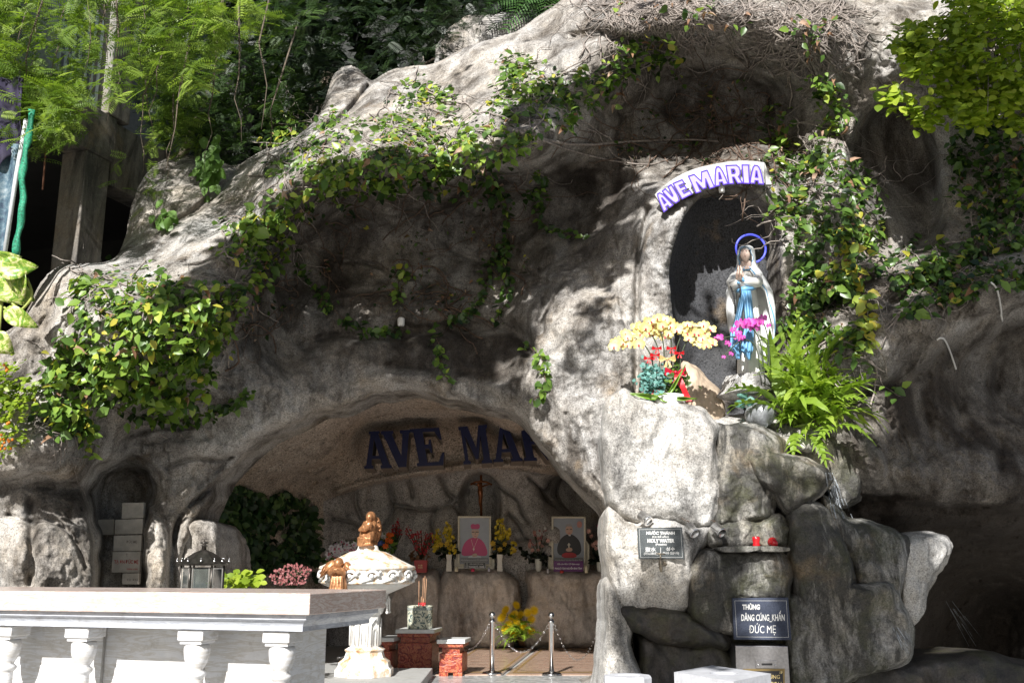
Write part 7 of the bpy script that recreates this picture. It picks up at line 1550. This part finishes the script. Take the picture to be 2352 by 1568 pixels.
plate(q2(1186, 580, 1360, 632), YPt-.16, .02, flatcol('black_board', (.015, .017, .016)), pq, 'board'); textq('CẦU CHO ĐỨC CHA', q2(1232, 589, 1338, 601), YPt-.164, WHP, pq, .02); textq('PHANXICÔ - XAVIÊ', q2(1228, 607, 1344, 627), YPt-.164, WHP, pq, .02); textq('⚓', q2(1200, 588, 1222, 626), YPt-.164, WHP, pq); border(q2(1189, 583, 1357, 629), YPt-.162, .5, WHP, pq)
pq = empty('purple_plaque', tuple(P(*c2(2006, 657), YPt-.2)), 'purple plaque with white lettering in front of the portrait in the black cassock', 'plaque')
plate(q2(1890, 573, 2122, 657), YPt-.2, .02, flatcol('purple_board', (.10, .015, .12)), pq, 'board'); textq('Cầu cho Đức Cố Giám mục', q2(1918, 587, 2094, 606), YPt-.204, WHP, pq, .025); textq('PHAOLÔ-TỊNH NGUYỄN BÌNH TĨNH', q2(1900, 617, 2112, 642), YPt-.204, WHP, pq, .03)
for (x, y0, y1, r, col, lb) in ((1127, 620, 656, 13, (.62, .58, .42), 'cream candle left of the small black plaque'), (2148, 610, 668, 13, (.62, .58, .42), 'cream candle right of the purple plaque'), (1383, 625, 656, 9, (.45, .46, .55), 'small lilac candle right of the black plaque'), (1845, 637, 668, 8, (.5, .5, .52), 'small pale candle left of the purple plaque'), (1256, 632, 656, 14, (.50, .02, .08), 'red candle cup before the black plaque'), (1955, 648, 668, 15, (.40, .03, .02), 'red candle cup before the purple plaque')):
    a = P(*c2(x, y1), YPt-.3); h = (y1-y0)*.293*a.y/FPX; rr = r*.293*a.y/FPX
    cn = MB().lathe([(rr, 0), (rr*1.02, h*.5), (rr, h), (rr*.6, h*.98), (rr*.15, h*.97)], a, 14).build('candle', plain('candle_%d' % x, col, .4, var=.05), None); tag(cn, lb, 'candle'); MB().tube([a+Vector((0, 0, h*.97)), a+Vector((.002, 0, h+.012))], .002, 4).build('wick', BLK, cn)
# crucifix
cr = empty('crucifix', tuple(P(1105, 1182, 16.1)), 'bronze crucifix with curved arms in the hollow of the back wall', 'crucifix')
BZ2 = plain('dark_bronze', (.24, .085, .03), .35, metal=.6, var=.3); YC = 16.0
MB().tube([P(1105, 1090, YC), P(1104.5, 1135, YC), P(1105.5, 1184, YC)], .022, 6).build('upright', BZ2, cr); MB().tube([P(1081, 1112, YC-.01), P(1092, 1107, YC-.012), P(1105, 1105, YC-.012), P(1118, 1107, YC-.012), P(1130, 1113, YC-.01)], .018, 6).build('crossbar', BZ2, cr)
b = MB(); b.tube([P(1103, 1117, YC-.08), P(1103, 1128, YC-.10), P(1104, 1140, YC-.09), P(1103, 1152, YC-.10), P(1104, 1166, YC-.06)], [.035, .045, .036, .03, .014], 10); b.ball(P(1099, 1112, YC-.09), (.028, .028, .034), 10, 8)
b.tube([P(1103, 1118, YC-.08), P(1094, 1113, YC-.06), P(1084, 1110, YC-.03)], [.018, .013, .009], 6); b.tube([P(1104, 1118, YC-.08), P(1115, 1114, YC-.06), P(1126, 1111, YC-.03)], [.018, .013, .009], 6); melt(b.build('corpus', BZ2, cr), .008)

# ------------------------------------------------------------------ flowers before the back wall
def round_blossom(name, mat, core=None, n=9, layers=3, cup=.5):
    b = MB()
    for L in range(layers):
        m = n-L*2; r1 = 1-.28*L
        for k in range(m):
            a = 2*math.pi*k/m+L*.4; d = Vector((math.cos(a), 0, math.sin(a))); s_ = Vector((-math.sin(a), 0, math.cos(a))); w = math.pi*r1/m*1.25; y = -cup*L*.35
            b.add([Vector((0, y, 0)), d*r1*.55-s_*w*.5+Vector((0, y-.10, 0)), d*r1+Vector((0, y-cup*.3, 0)), d*r1*.55+s_*w*.5+Vector((0, y-.10, 0))], [(0, 1, 2, 3)])
    if core: b.cur = 1; b.ball((0, -cup*.5, 0), .2, 6, 4)
    me = bpy.data.meshes.new(name); me.from_pydata([tuple(v) for v in b.v], [], b.f); me.materials.append(mat)
    if core: me.materials.append(core)
    me.polygons.foreach_set('material_index', b.m); me.update(); return me
def fc(nm, c, tr=.15): return petal_mat(nm, c, tuple(x*.7 for x in c), tr)
MUM = round_blossom('flower_head', fc('chrome_yellow', (.88, .62, .01), .2), None, 22, 5, .55)
ROSE_PK = round_blossom('rose', fc('blush_pink', (.62, .36, .30)), None, 7, 3, .7); ROSE_OR = round_blossom('rose', fc('orange_rose_petal', (.75, .16, .02)), None, 7, 3, .7); ROSE_W = round_blossom('rose', fc('white_rose_petal', (.62, .62, .60)), None, 7, 3, .7); ROSE_B = round_blossom('rose', fc('blue_rose_petal', (.08, .14, .40)), None, 7, 3, .7); ROSE_Y = round_blossom('rose', fc('gold_rose_petal', (.62, .42, .05)), None, 7, 3, .7)
YSM = round_blossom('blossom', fc('small_yellow_petal', (.58, .44, .02)), None, 5, 1, .3); LILY = round_blossom('lily', fc('white_lily_petal', (.60, .56, .56)), plain('lily_heart', (.45, .08, .18), .6), 6, 1, .8); PKS = round_blossom('blossom', fc('dusty_pink_petal', (.34, .12, .12)), None, 5, 1, .3); VIO = round_blossom('blossom', fc('violet_petal', (.28, .01, .15)), None, 5, 1, .3); REDB = round_blossom('berry', fc('berry_red', (.40, .01, .02), 0), None, 5, 2, .6)
def bouquet(name, lb, spec, Y, green=None, vase=None, group=None, cat='bouquet', stems=None):
    """spec: (mesh, [(x, y)...] or (poly, count), radius in pixels of the 2352-wide photo)"""
    a0 = spec[0][1][0] if isinstance(spec[0][1], list) else spec[0][1][0][0]
    r_ = empty(name, tuple(P(*c2(*a0), Y)), lb, cat, group); cen = []
    for me, pts, r in spec:
        if isinstance(pts, tuple): pts = inpoly_samples(pts[0], pts[1]).tolist()
        for (x, y) in pts:
            s_ = r*Y/FPX*rnd.uniform(.85, 1.15); loc = P(*c2(x, y), Y-.12*rnd.random()); put(me, me.name, loc, s_, (rnd.uniform(-.9, .5), rnd.uniform(-3, 3), rnd.uniform(-.7, .7)), r_); cen.append(loc)
    if green:
        poly, k, mt_, sz = green; q = inpoly_samples(poly, k); pp = np.array([c2(x, y) for x, y in q]); pos_ = Pn(pp[:, 0], pp[:, 1], Y+.06+nr.normal(size=k)*.05)
        V, F, A = scatter(*FIG, pos_, frames(nr.normal(size=(k, 3))*.6+[0, -1, .5], nr.rand(k)*6.28), sz*(.6+.7*nr.rand(k)), nr.rand(k)*.5); o = mesh_np('foliage', V, F, mt_, r_, smooth=False, attr=A); o['kind'] = 'stuff'
    if stems:
        b = MB(); base = P(*c2(*stems), Y+.03)
        for c in cen[::2]: b.tube([base, base.lerp(c, .5)+Vector((0, .02, .03)), c+Vector((0, .01, 0))], .0045, 4)
        b.build('stems', stm, r_, kind='stuff')
    if vase:
        prof, vx, vy0, vy1, mt_, n = vase; a = P(*c2(vx, vy1), Y); h = (vy1-vy0)*.293*Y/FPX; b = MB(); b.lathe([(r*.293*Y/FPX, t*h) for r, t in prof], a, n, smooth=n > 6, off=math.pi/4 if n == 4 else 0); b.build('vase', mt_, r_)
    return r_
YV = 15.62
WV = plain('cream_vase', (.58, .55, .48), .3, var=.08, sc=40); 
for sx, lb in ((0, 'bouquet of yellow sprays and gold roses left of the pink-caped portrait'), (1, 'bouquet of yellow sprays and gold roses right of the pink-caped portrait')):
    if sx == 0: sp = [(YSM, ([(1035,270),(1070,275),(1110,350),(1105,420),(1040,430),(1010,350)], 60), 3.6), (YSM, ([(935,385),(990,300),(1010,400),(990,470),(950,500)], 46), 3.6), (YSM, ([(1060,420),(1125,440),(1130,520),(1060,530)], 24), 3.4), (ROSE_Y, [(1005,445),(1055,440),(1085,470),(975,470)], 7.5)]; gp = [(950,440),(1120,440),(1120,530),(1000,545)]; vx = 1070
    else: sp = [(YSM, ([(1478,232),(1500,240),(1525,360),(1480,410),(1430,400),(1435,270)], 64), 3.6), (YSM, ([(1500,330),(1555,320),(1545,420),(1500,420)], 26), 3.6), (YSM, ([(1560,420),(1600,430),(1590,510),(1550,510)], 26), 3.4), (ROSE_Y, [(1415,435),(1425,470),(1470,485),(1505,440),(1580,490)], 7.5)]; gp = [(1400,440),(1590,440),(1560,530),(1420,540)]; vx = 1468
    bouquet('yellow_bouquet', lb, sp, YV, (gp, 90, LEAF_DARK, .09), ([(30, 0), (27, .35), (24, .6), (32, 1), (28, .98)], vx, 528, 655, WV, 4), 'bouquets on the stone blocks', stems=(vx, 540))
PV = plain('pale_green_vase', (.48, .50, .45), .2, var=.08)
bouquet('pink_rose_bouquet', 'dusty pink roses in a pale vase left of the black-cassock portrait', [(ROSE_PK, [(1735,350),(1768,395),(1845,412),(1700,440),(1785,435),(1800,460),(1725,490),(1768,490),(1700,460)], 6), (ROSE_W, [(1825,318),(1808,365)], 4), (PKS, ([(1740,340),(1830,330),(1860,440),(1790,470),(1690,430)], 26), 2.6)], YV, ([(1640,480),(1740,520),(1860,520),(1840,590),(1740,580),(1660,560)], 70, LEAF_DARK, .09), ([(14, 0), (22, .2), (29, .7), (26, .95), (29, 1)], 1772, 562, 660, PV, 20), 'bouquets on the stone blocks', stems=(1772, 560))
bouquet('pink_rose_bouquet', 'dusty pink and violet flowers in a pale vase half hidden behind the arch leg', [(ROSE_PK, [(2188,380),(2225,430),(2225,475),(2200,450),(2165,340)], 6), (VIO, ([(2235,290),(2310,260),(2310,560),(2270,540),(2260,380)], 60), 4)], YV, ([(2180,480),(2290,460),(2290,600),(2210,590)], 60, LEAF_DARK, .09), ([(14, 0), (22, .2), (29, .7), (26, .95), (29, 1)], 2255, 585, 660, PV, 20), 'bouquets on the stone blocks', stems=(2255, 580))
rb = bouquet('berry_bouquet', 'sprays of red berries in a square red pot with gold characters', [(REDB, ([(720,350),(745,300),(800,360),(830,330),(880,340),(960,360),(990,380),(940,430),(900,520),(850,540),(800,480),(770,400)], 170), 2.2)], YV, ([(770,500),(900,520),(920,570),(760,570)], 40, LEAF_DEAD, .08), ([(62, 0), (66, .1), (70, 1), (60, .99)], 850, 572, 664, plain('red_pot', (.33, .008, .012), .35), 4), 'bouquets on the stone blocks', stems=(850, 570))
textq('大吉', q2(825, 600, 862, 614), YV-.37, plain('gold_print', (.8, .66, .35), .5), rb, .01); textq('大利', q2(825, 618, 862, 632), YV-.37, bpy.data.materials['gold_print'], rb, .01)
bouquet('berry_branch', 'tall dark red berry branches behind the orange roses', [(REDB, ([(618,262),(640,290),(672,240),(690,330),(715,320),(700,370),(640,400),(620,380)], 60), 2.2)], 15.9, stems=(640, 520))
bouquet('rose_bouquet', 'mixed bouquet of orange, white and blue roses right of the seated angel', [(ROSE_OR, [(595,370),(622,365),(590,410),(615,420),(572,455),(600,395)], 7.5), (ROSE_W, [(545,365),(560,385),(520,375)], 7), (ROSE_B, [(540,430),(525,438),(552,440)], 6.5)], 15.4, ([(490,420),(650,400),(640,470),(560,500),(500,470)], 110, LEAF_IVY, .10), ([(34, 0), (36, 1), (30, .99)], 582, 520, 570, WV, 4), stems=(582, 520))
bouquet('lily_bouquet', 'basket of white and pink lilies left of the white font lid', [(LILY, ([(100,560),(140,470),(210,410),(290,410),(340,450),(350,500),(260,560),(180,590)], 34), 9), (PKS, ([(120,520),(220,430),(320,440),(330,500),(200,560)], 30), 4)], 13.6, ([(90,580),(150,480),(300,420),(350,520),(240,590),(120,620)], 120, LEAF_IVY, .12), stems=(220, 640))
bouquet('pink_flower_bush', 'loose bush of dried dusty pink flowers behind the altar', [(PKS, ([(-290,640),(-200,600),(-120,590),(0,640),(-30,690),(-60,760),(-290,760),(-340,700)], 230), 3)], 11.9, stems=(-150, 800), cat='flower bush')
k = 120; q = np.stack([550+nr.normal(size=k)*26, 1332+nr.normal(size=k)*9], 1); pos_ = Pn(q[:, 0], q[:, 1], 9.6+nr.normal(size=k)*.1); V, F, A = scatter(*OVAL, pos_, frames(nr.normal(size=(k, 3))*.5+[0, -.6, .8], nr.rand(k)*6.28), .07+.04*nr.rand(k), .3+.6*nr.rand(k)); o = mesh_np('potted_greenery', V, F, LEAF_LIME, None, smooth=False, attr=A); tag(o, 'fresh light green leaves showing just over the altar edge', 'plant', kind='stuff')
# chrysanthemums
mu = empty('chrysanthemum_pot', tuple(PZ(1203, 1484, FZ)), 'basket of large yellow chrysanthemums on the brown marble', 'potted flowers'); Ym = 15.0
for (x, y) in ((1595,922),(1517,958),(1737,962),(1497,1002),(1585,990),(1628,995),(1688,980),(1715,1030),(1600,1045),(1540,1072),(1655,1075),(1512,1110),(1575,1130),(1715,1122),(1560,1010),(1480,1020)):
    put(MUM, 'flower_head', P(*c2(x, y), Ym-.05-.1*rnd.random()), .072*rnd.uniform(.95, 1.15), (rnd.uniform(-.6, .15), rnd.uniform(-3, 3), rnd.uniform(-.6, .6)), mu)
b = MB()
for (x, y) in ((1595,922),(1517,958),(1737,962),(1688,980),(1715,1122),(1512,1110)): b.tube([P(*c2(1640, 1200), Ym), P(*c2((x+1640)/2, 1100), Ym), P(*c2(x, y+15), Ym)], .005, 4)
b.build('stems', stm, mu, kind='stuff')
for k in range(34):
    o = bpy.data.objects.new('fern_leaf', FM[9+k % 3]); COL.objects.link(o); o.parent = mu; o.matrix_parent_inverse = wm(mu).inverted(); az = rnd.uniform(-math.pi-.3, .3); o.location = P(*c2(1620+rnd.uniform(-50, 60), 1150+rnd.uniform(-30, 60)), Ym-.05); ln = rnd.uniform(.22, .42); o.rotation_euler = (rnd.uniform(-.5, .5), rnd.uniform(-1.1, .3), az); o.scale = (ln, ln*.8, ln)
a = PZ(1204, 1483, FZ+.013); b = MB(); b.lathe([(.07, 0), (.11, .08), (.14, .16), (.13, .165)], a, 12); b.build('basket', plain('brown_wicker', (.30, .14, .07), .7, var=.4, sc=60, bump=.6), mu)
# artificial ivy on the side wall in the cave
poly = [(498,1112),(560,1110),(640,1125),(735,1150),(738,1330),(480,1340),(470,1200)]; q = blobby(inpoly_samples(poly, 1700), poly, thr=.04, seed=55)
pos_ = Pn(q[:, 0], q[:, 1], np.array([isurf(a_, b_) for a_, b_ in q])-.04-.15*nr.rand(len(q))); k = len(q)
V, F, A = scatter(*OVAL, pos_, frames(nr.normal(size=(k, 3))*.6+[.5, -.8, .2], math.pi+nr.normal(size=k)*.9), .09+.06*nr.rand(k), nr.rand(k)); o = mesh_np('ivy_screen', V, F, leaf_mat('fake_ivy', [(0, (.01, .03, .01)), (.7, (.03, .08, .02)), (1, (.12, .2, .06))], .1), None, smooth=False, attr=A); tag(o, 'dark screen of ivy covering the left side wall of the cave', 'ivy', kind='stuff')

# ------------------------------------------------------------------ right-hand rocks: signs, cups, tap, candles, donation box, tables
def c3(x, y): return (1378+x*.4980*.5742, 1119.7+y*.4980*.5742)
SLATE = rock_mat('speckled_slate', light=(.09, .10, .105), tan=(.08, .09, .09), dark=(.05, .055, .06), darkness=.3, tanness=.2, speck=.6, grain=160, bumpy=.05); INKW = plain('white_engraving', (.72, .72, .70), .6, var=.05, bump=0)
def hitmin(q): return min(hit(u, v) for u, v in q)
def cq(x0, y0, x1, y1): return [c3(x0, y0), c3(x1, y0), c3(x1, y1), c3(x0, y1)]
q = [c3(*p) for p in ((300,322),(660,315),(677,570),(313,572))]; Yh = hitmin(q+[c3(480,440), c3(400,350), c3(600,550)])-.03
hs = empty('holy_water_sign', tuple(P(*q[3], Yh)), 'dark speckled stone sign reading HOLY WATER above the brass tap', 'sign'); plate(q, Yh, .035, SLATE, hs, 'slab', bev=.004); border([c3(*p) for p in ((314,334),(650,328),(664,558),(326,560))], Yh-.003, .55, INKW, hs)
for s_, r4, bd in (('NƯỚC THÁNH', (372,342,600,376), .045), ('(Có thể uống)', (420,380,553,404), .02), ('HOLY WATER', (382,408,598,440), .045), ('(Potable)', (447,445,536,466), .02), ('聖水', (365,477,450,512), .02), ('성수', (530,475,602,505), .02), ('(可以飲用)', (353,516,468,542), .01), ('(마시수 있습니다)', (503,512,634,538), .01)):
    textq(s_, cq(*r4), Yh-.004, INKW, hs, bd)
plate(cq(486, 478, 489, 545), Yh-.003, .001, INKW, hs, 'divider')
SLB = rock_mat('blue_slate', light=(.055, .065, .095), tan=(.06, .065, .085), dark=(.03, .034, .05), darkness=.35, tanness=.2, speck=.25, grain=120, bumpy=.05)
q = [c3(*p) for p in ((1063,885),(1513,880),(1540,1222),(1078,1218))]; Yd = hitmin(q+[c3(1290,1050)])-.04
ds = empty('offering_sign', tuple(P(*q[3], Yd)), 'dark blue slate sign reading THÙNG DÂNG CÚNG above the steel box', 'sign'); plate(q, Yd, .04, SLB, ds, 'slab', bev=.004); border([c3(*p) for p in ((1082,905),(1498,905),(1516,1200),(1100,1196))], Yd-.003, .55, INKW, ds)
for s_, r4, bd in (('THÙNG', (1143,925,1285,978), .05), ('DÂNG CÚNG_KHẤN', (1135,985,1484,1076), .02), ('ĐỨC MẸ', (1198,1085,1414,1182), .0)): textq(s_, cq(*r4), Yd-.004, INKW, ds, bd)
bx = empty('donation_box', tuple(P(*c3(1310, 1500), Yd)), 'scratched stainless steel donation box below the blue slate sign', 'donation box'); BR = plain('brushed_steel', (.40, .39, .40), .32, metal=.9, var=.15, sc=40, bump=.1)
plate([c3(*p) for p in ((1088,1265),(1510,1270),(1540,1760),(1100,1760))], Yd+.02, .35, BR, bx, 'body', bev=.006); plate(cq(1255,1385,1425,1447), Yd+.005, .016, BR, bx, 'slot_plate', bev=.002); plate(cq(1300,1408,1385,1424), Yd+.001, .005, BLK, bx, 'slot')
for x in (1273, 1408): MB().ball(P(*c3(x, 1422), Yd+.003), .008, 8, 6).build('screw', METAL, bx)
plate(cq(1150,1452,1485,1760), Yd+.008, .01, plain('brass_plate', (.30, .22, .10), .4, metal=.8), bx, 'plate_frame'); plate(cq(1165,1470,1470,1760), Yd+.003, .004, BLP, bx, 'nameplate'); GT = plain('gold_text', (.70, .55, .25), .4)
textq('CÚNG', cq(1330,1492,1446,1532), Yd-.002, GT, bx, .02); textq('DONATION', cq(1240,1556,1458,1600), Yd-.002, GT, bx, .02); textq('❧', cq(1440,1466,1468,1492), Yd-.002, GT, bx)
b = MB()
# hanging steel cups
cups = []
for k, (x0, y0, x1, y1, lb) in enumerate(((335,218,390,268,'steel cup hanging over the left end of the HOLY WATER sign'), (712,312,762,368,'steel cup hanging right of the HOLY WATER sign'), (925,312,978,362,'steel cup hanging rightmost, beside the stone shelf'))):
    Yk = hit(*c3((x0+x1)/2, (y0+y1)/2))-.14; a = P(*c3(x0, y0), Yk+.05); c = P(*c3(x1, y1), Yk-.02); d = (c-a); L = .115; d.normalize(); m0 = (a+c)/2
    r_ = empty('steel_cup', tuple(m0), lb, 'cup', 'steel cups hanging on the rock'); rot = d.to_track_quat('Z', 'Y').to_matrix()
    b = MB(); b.lathe([(.050, -L/2), (.050, L/2-.012), (.052, L/2-.008), (.052, L/2), (.038, L/2+.002), (.036, L/2-.006), (.005, L/2-.006)], m0, 26, rot=rot, caps=True); b.build('cup', METAL, r_)
    b = MB(); p = m0-d*L/2; b.tube([p+Vector((.02, 0, .0)), p+Vector((.01, .03, .05)), p+Vector((-.02, .08, .06)), p+Vector((-.05, .14, .10))], .0025, 4); b.tube([p, p+Vector((.03, .03, .03)), p+Vector((.0, .05, .05))], .0025, 4); b.build('wire', TWIG_D, r_, kind='stuff')
# tap
Yk = hit(*c3(490, 600)); tp = empty('tap', tuple(P(*c3(490, 600), Yk)), 'old brass garden tap on the rock under the HOLY WATER sign', 'tap'); OB = plain('old_brass', (.34, .29, .22), .4, metal=.8, var=.3)
a = P(*c3(488, 600), Yk-.10); b = MB(); b.tube([P(*c3(505, 598), Yk+.02), a], [.018, .016], 10); b.tube([a+Vector((0, 0, .03)), a, a+Vector((0, -.005, -.05)), a+Vector((0, -.008, -.085))], [.014, .02, .016, .011], 10); b.lathe([(.02, 0), (.024, .01), (.018, .02)], a-Vector((0, 0, .03)), 10); b.build('spout', OB, tp)
b = MB(); b.lathe([(.036, 0), (.036, .006), (.02, .012)], P(*c3(512, 598), Yk-.004), 16, rot=Matrix.Rotation(R(90), 3, 'X')); b.build('flange', OB, tp); b = MB(); b.tube([a+Vector((0, 0, .03)), a+Vector((0, 0, .075))], .008, 8); b.tube([a+Vector((-.04, 0, .08)), a+Vector((.04, 0, .075))], .007, 8); b.build('handle', OB, tp)
# shelf with red candle cups
Ys = hit(*c3(1240, 560))-.02
pts = [c3(*p) for p in ((958,482),(1000,470),(1200,468),(1400,466),(1530,480),(1528,505),(1480,514),(1310,512),(1290,500),(1200,516),(1010,516),(962,500))]
V = [P(u, v, Ys-.14) for u, v in pts]; n = len(V); b = MB(); b.add(V+[p+Vector((0, .55, .0)) for p in V], [tuple(range(n)), tuple(range(2*n-1, n-1, -1))]+[(i, n+i, n+(i+1) % n, (i+1) % n) for i in range(n)]); o = b.build('stone_shelf', M['rock_wet'], None, bev=.008); tag(o, 'thin flat stone shelf holding two red candle cups', 'shelf')
RG = plain('red_glass', (.70, .012, .02), .12, var=.1, bump=0, trans=.35, coat=.5)
a = P(*c3(1257, 469), Ys+.0); b = MB(); b.lathe([(.034, 0), (.036, .01), (.029, .03), (.036, .06), (.036, .085), (.030, .088), (.028, .07)], a, 16); o = b.build('red_candle_cup', RG, None); tag(o, 'red glass candle cup standing upright on the stone shelf', 'candle cup', 'red candle cups')
a = P(*c3(1395, 442), Ys-.02); b = MB(); b.lathe([(.028, .05), (.034, .0), (.044, -.04), (.046, -.045), (.034, -.044), (.026, -.01), (.012, -.01)], a, 20, rot=Matrix.Rotation(R(-78), 3, 'X') @ Matrix.Rotation(R(180), 3, 'X')); o = b.build('red_candle_cup', RG, None); tag(o, 'red glass candle cup tipped over on the stone shelf with its opening forward', 'candle cup', 'red candle cups')
# pale stone tables in the right foreground
CW = plain('pale_concrete', (.52, .53, .56), .6, var=.1, sc=16, bump=.3, dirt=.2)
tb = empty('stone_table', tuple(PZ(1660, 1560, 0)), 'pale concrete table with a round hole in its top in front of the donation box', 'table'); zt = .80
cor = [PZ(*c3(595, 1478), zt), PZ(*c3(900, 1424), zt), PZ(*c3(1372, 1490), zt)]; cor.append(cor[0]+cor[2]-cor[1])
b = MB(); hc = PZ(*c3(995, 1487), zt); nseg = 20; hr = .115
ring = [hc+Vector((hr*math.cos(a), hr*math.sin(a), 0)) for a in np.linspace(0, 2*math.pi, nseg+1)[:-1]]
cen = sum(cor, Vector())/4
def edge_pt(a):
    d = Vector((math.cos(a), math.sin(a), 0)); best = None
    for i in range(4):
        p, q_ = cor[i], cor[(i+1) % 4]; e = q_-p; den = d.x*e.y-d.y*e.x
        if abs(den) < 1e-9: continue
        w = p-hc; t = (w.x*e.y-w.y*e.x)/den; s_ = (w.x*d.y-w.y*d.x)/den
        if t > 0 and -1e-6 <= s_ <= 1+1e-6 and (best is None or t < best): best = t
    return hc+d*(best or .5)
angs = sorted([2*math.pi*k/nseg for k in range(nseg)]+[math.atan2((c-hc).y, (c-hc).x) % (2*math.pi) for c in cor]); m = len(angs)
O_ = [edge_pt(a) for a in angs]; I_ = [hc+Vector((hr*math.cos(a), hr*math.sin(a), 0)) for a in angs]; dz = Vector((0, 0, -.085))
b.add(O_+I_+[p+dz for p in O_]+[p+dz for p in I_], [(i, (i+1) % m, m+(i+1) % m, m+i) for i in range(m)]+[(2*m+(i+1) % m, 2*m+i, 3*m+i, 3*m+(i+1) % m) for i in range(m)]+[(i, 2*m+i, 2*m+(i+1) % m, (i+1) % m) for i in range(m)]+[(m+(i+1) % m, 3*m+(i+1) % m, 3*m+i, m+i) for i in range(m)])
b.build('tabletop', CW, tb); b = MB(); b.lathe([(.22, .0), (.18, .1), (.15, .4), (.2, .705)], (cen.x, cen.y, .0), 20); b.build('pedestal', CW, tb)
sl_ = empty('stone_stool', tuple(PZ(1440, 1560, 0)), 'pale eight-sided concrete stool left of the holed table', 'stool'); zt2 = .76; a = PZ(1441, 1550, zt2); rr = (PZ(1497, 1550, zt2)-a).length
b = MB(); b.lathe([(rr*.9, zt2-.12), (rr, zt2-.10), (rr, zt2-.015), (rr*.97, zt2), (rr*.55, zt2), (rr*.5, zt2-.01)], (a.x, a.y, 0), 10, smooth=False, off=.3); b.build('seat', CW, sl_); b = MB(); b.lathe([(rr*.6, 0), (rr*.5, zt2-.12)], (a.x, a.y, 0), 12); b.build('pedestal', CW, sl_)
# little white lamp on the wall above the cave
Yk = hit(921, 737); wl = empty('wall_lamp', tuple(P(921, 737, Yk)), 'small white wall lamp half hidden by creeper above the cave', 'lamp'); a = P(921, 749, Yk-.10)
b = MB(); b.lathe([(.035, 0), (.042, .015), (.042, .09), (.03, .105)], a, 16); b.build('shade', WHITE, wl); b = MB(); b.box(a+Vector((0, .05, .09)), (.03, .1, .03)); b.build('bracket', WHITE, wl)
# trickling water
def water(lines, label, w0):
    b = MB()
    for (u0, v0, u1, v1) in lines:
        for k in range(w0):
            du = rnd.uniform(-1, 1); a = rnd.random(); pts = []
            for t in np.linspace(0, 1, 8): u = u0+(u1-u0)*t+du*(10+16*t); v = v0+(v1-v0)*t; pts.append(P(u, v, hit(u, v)-.02-.03*rnd.random()))
            s0 = rnd.randint(0, 4); b.tube(pts[s0:s0+rnd.randint(2, 4)], rnd.uniform(.0015, .004), 4)
    o = b.build('water_trickle', plain('running_water', (.75, .80, .85), .04, var=.02, bump=0, trans=.6), None, kind='structure'); return o
water([(1905,1085,1935,1190)], '', 46); water([(2060,1440,2100,1500), (2180,1380,2260,1500)], '', 14)
# white hooked pipes sticking from the cliff
for k, (pts, lb) in enumerate((([(2152,780),(2166,772),(2180,800),(2196,848)], 'thin white hooked pipe on the right cliff, lower of the two'), ([(2276,648),(2290,660),(2298,700),(2302,738)], 'thin white hooked pipe high on the right cliff'))):
    o = MB().tube([P(u, v, hit(u, v)-.06) for u, v in smooth_poly(pts, 12, closed=False)], .010, 6).build('drain_pipe', WHITE, None); tag(o, lb, 'pipe')
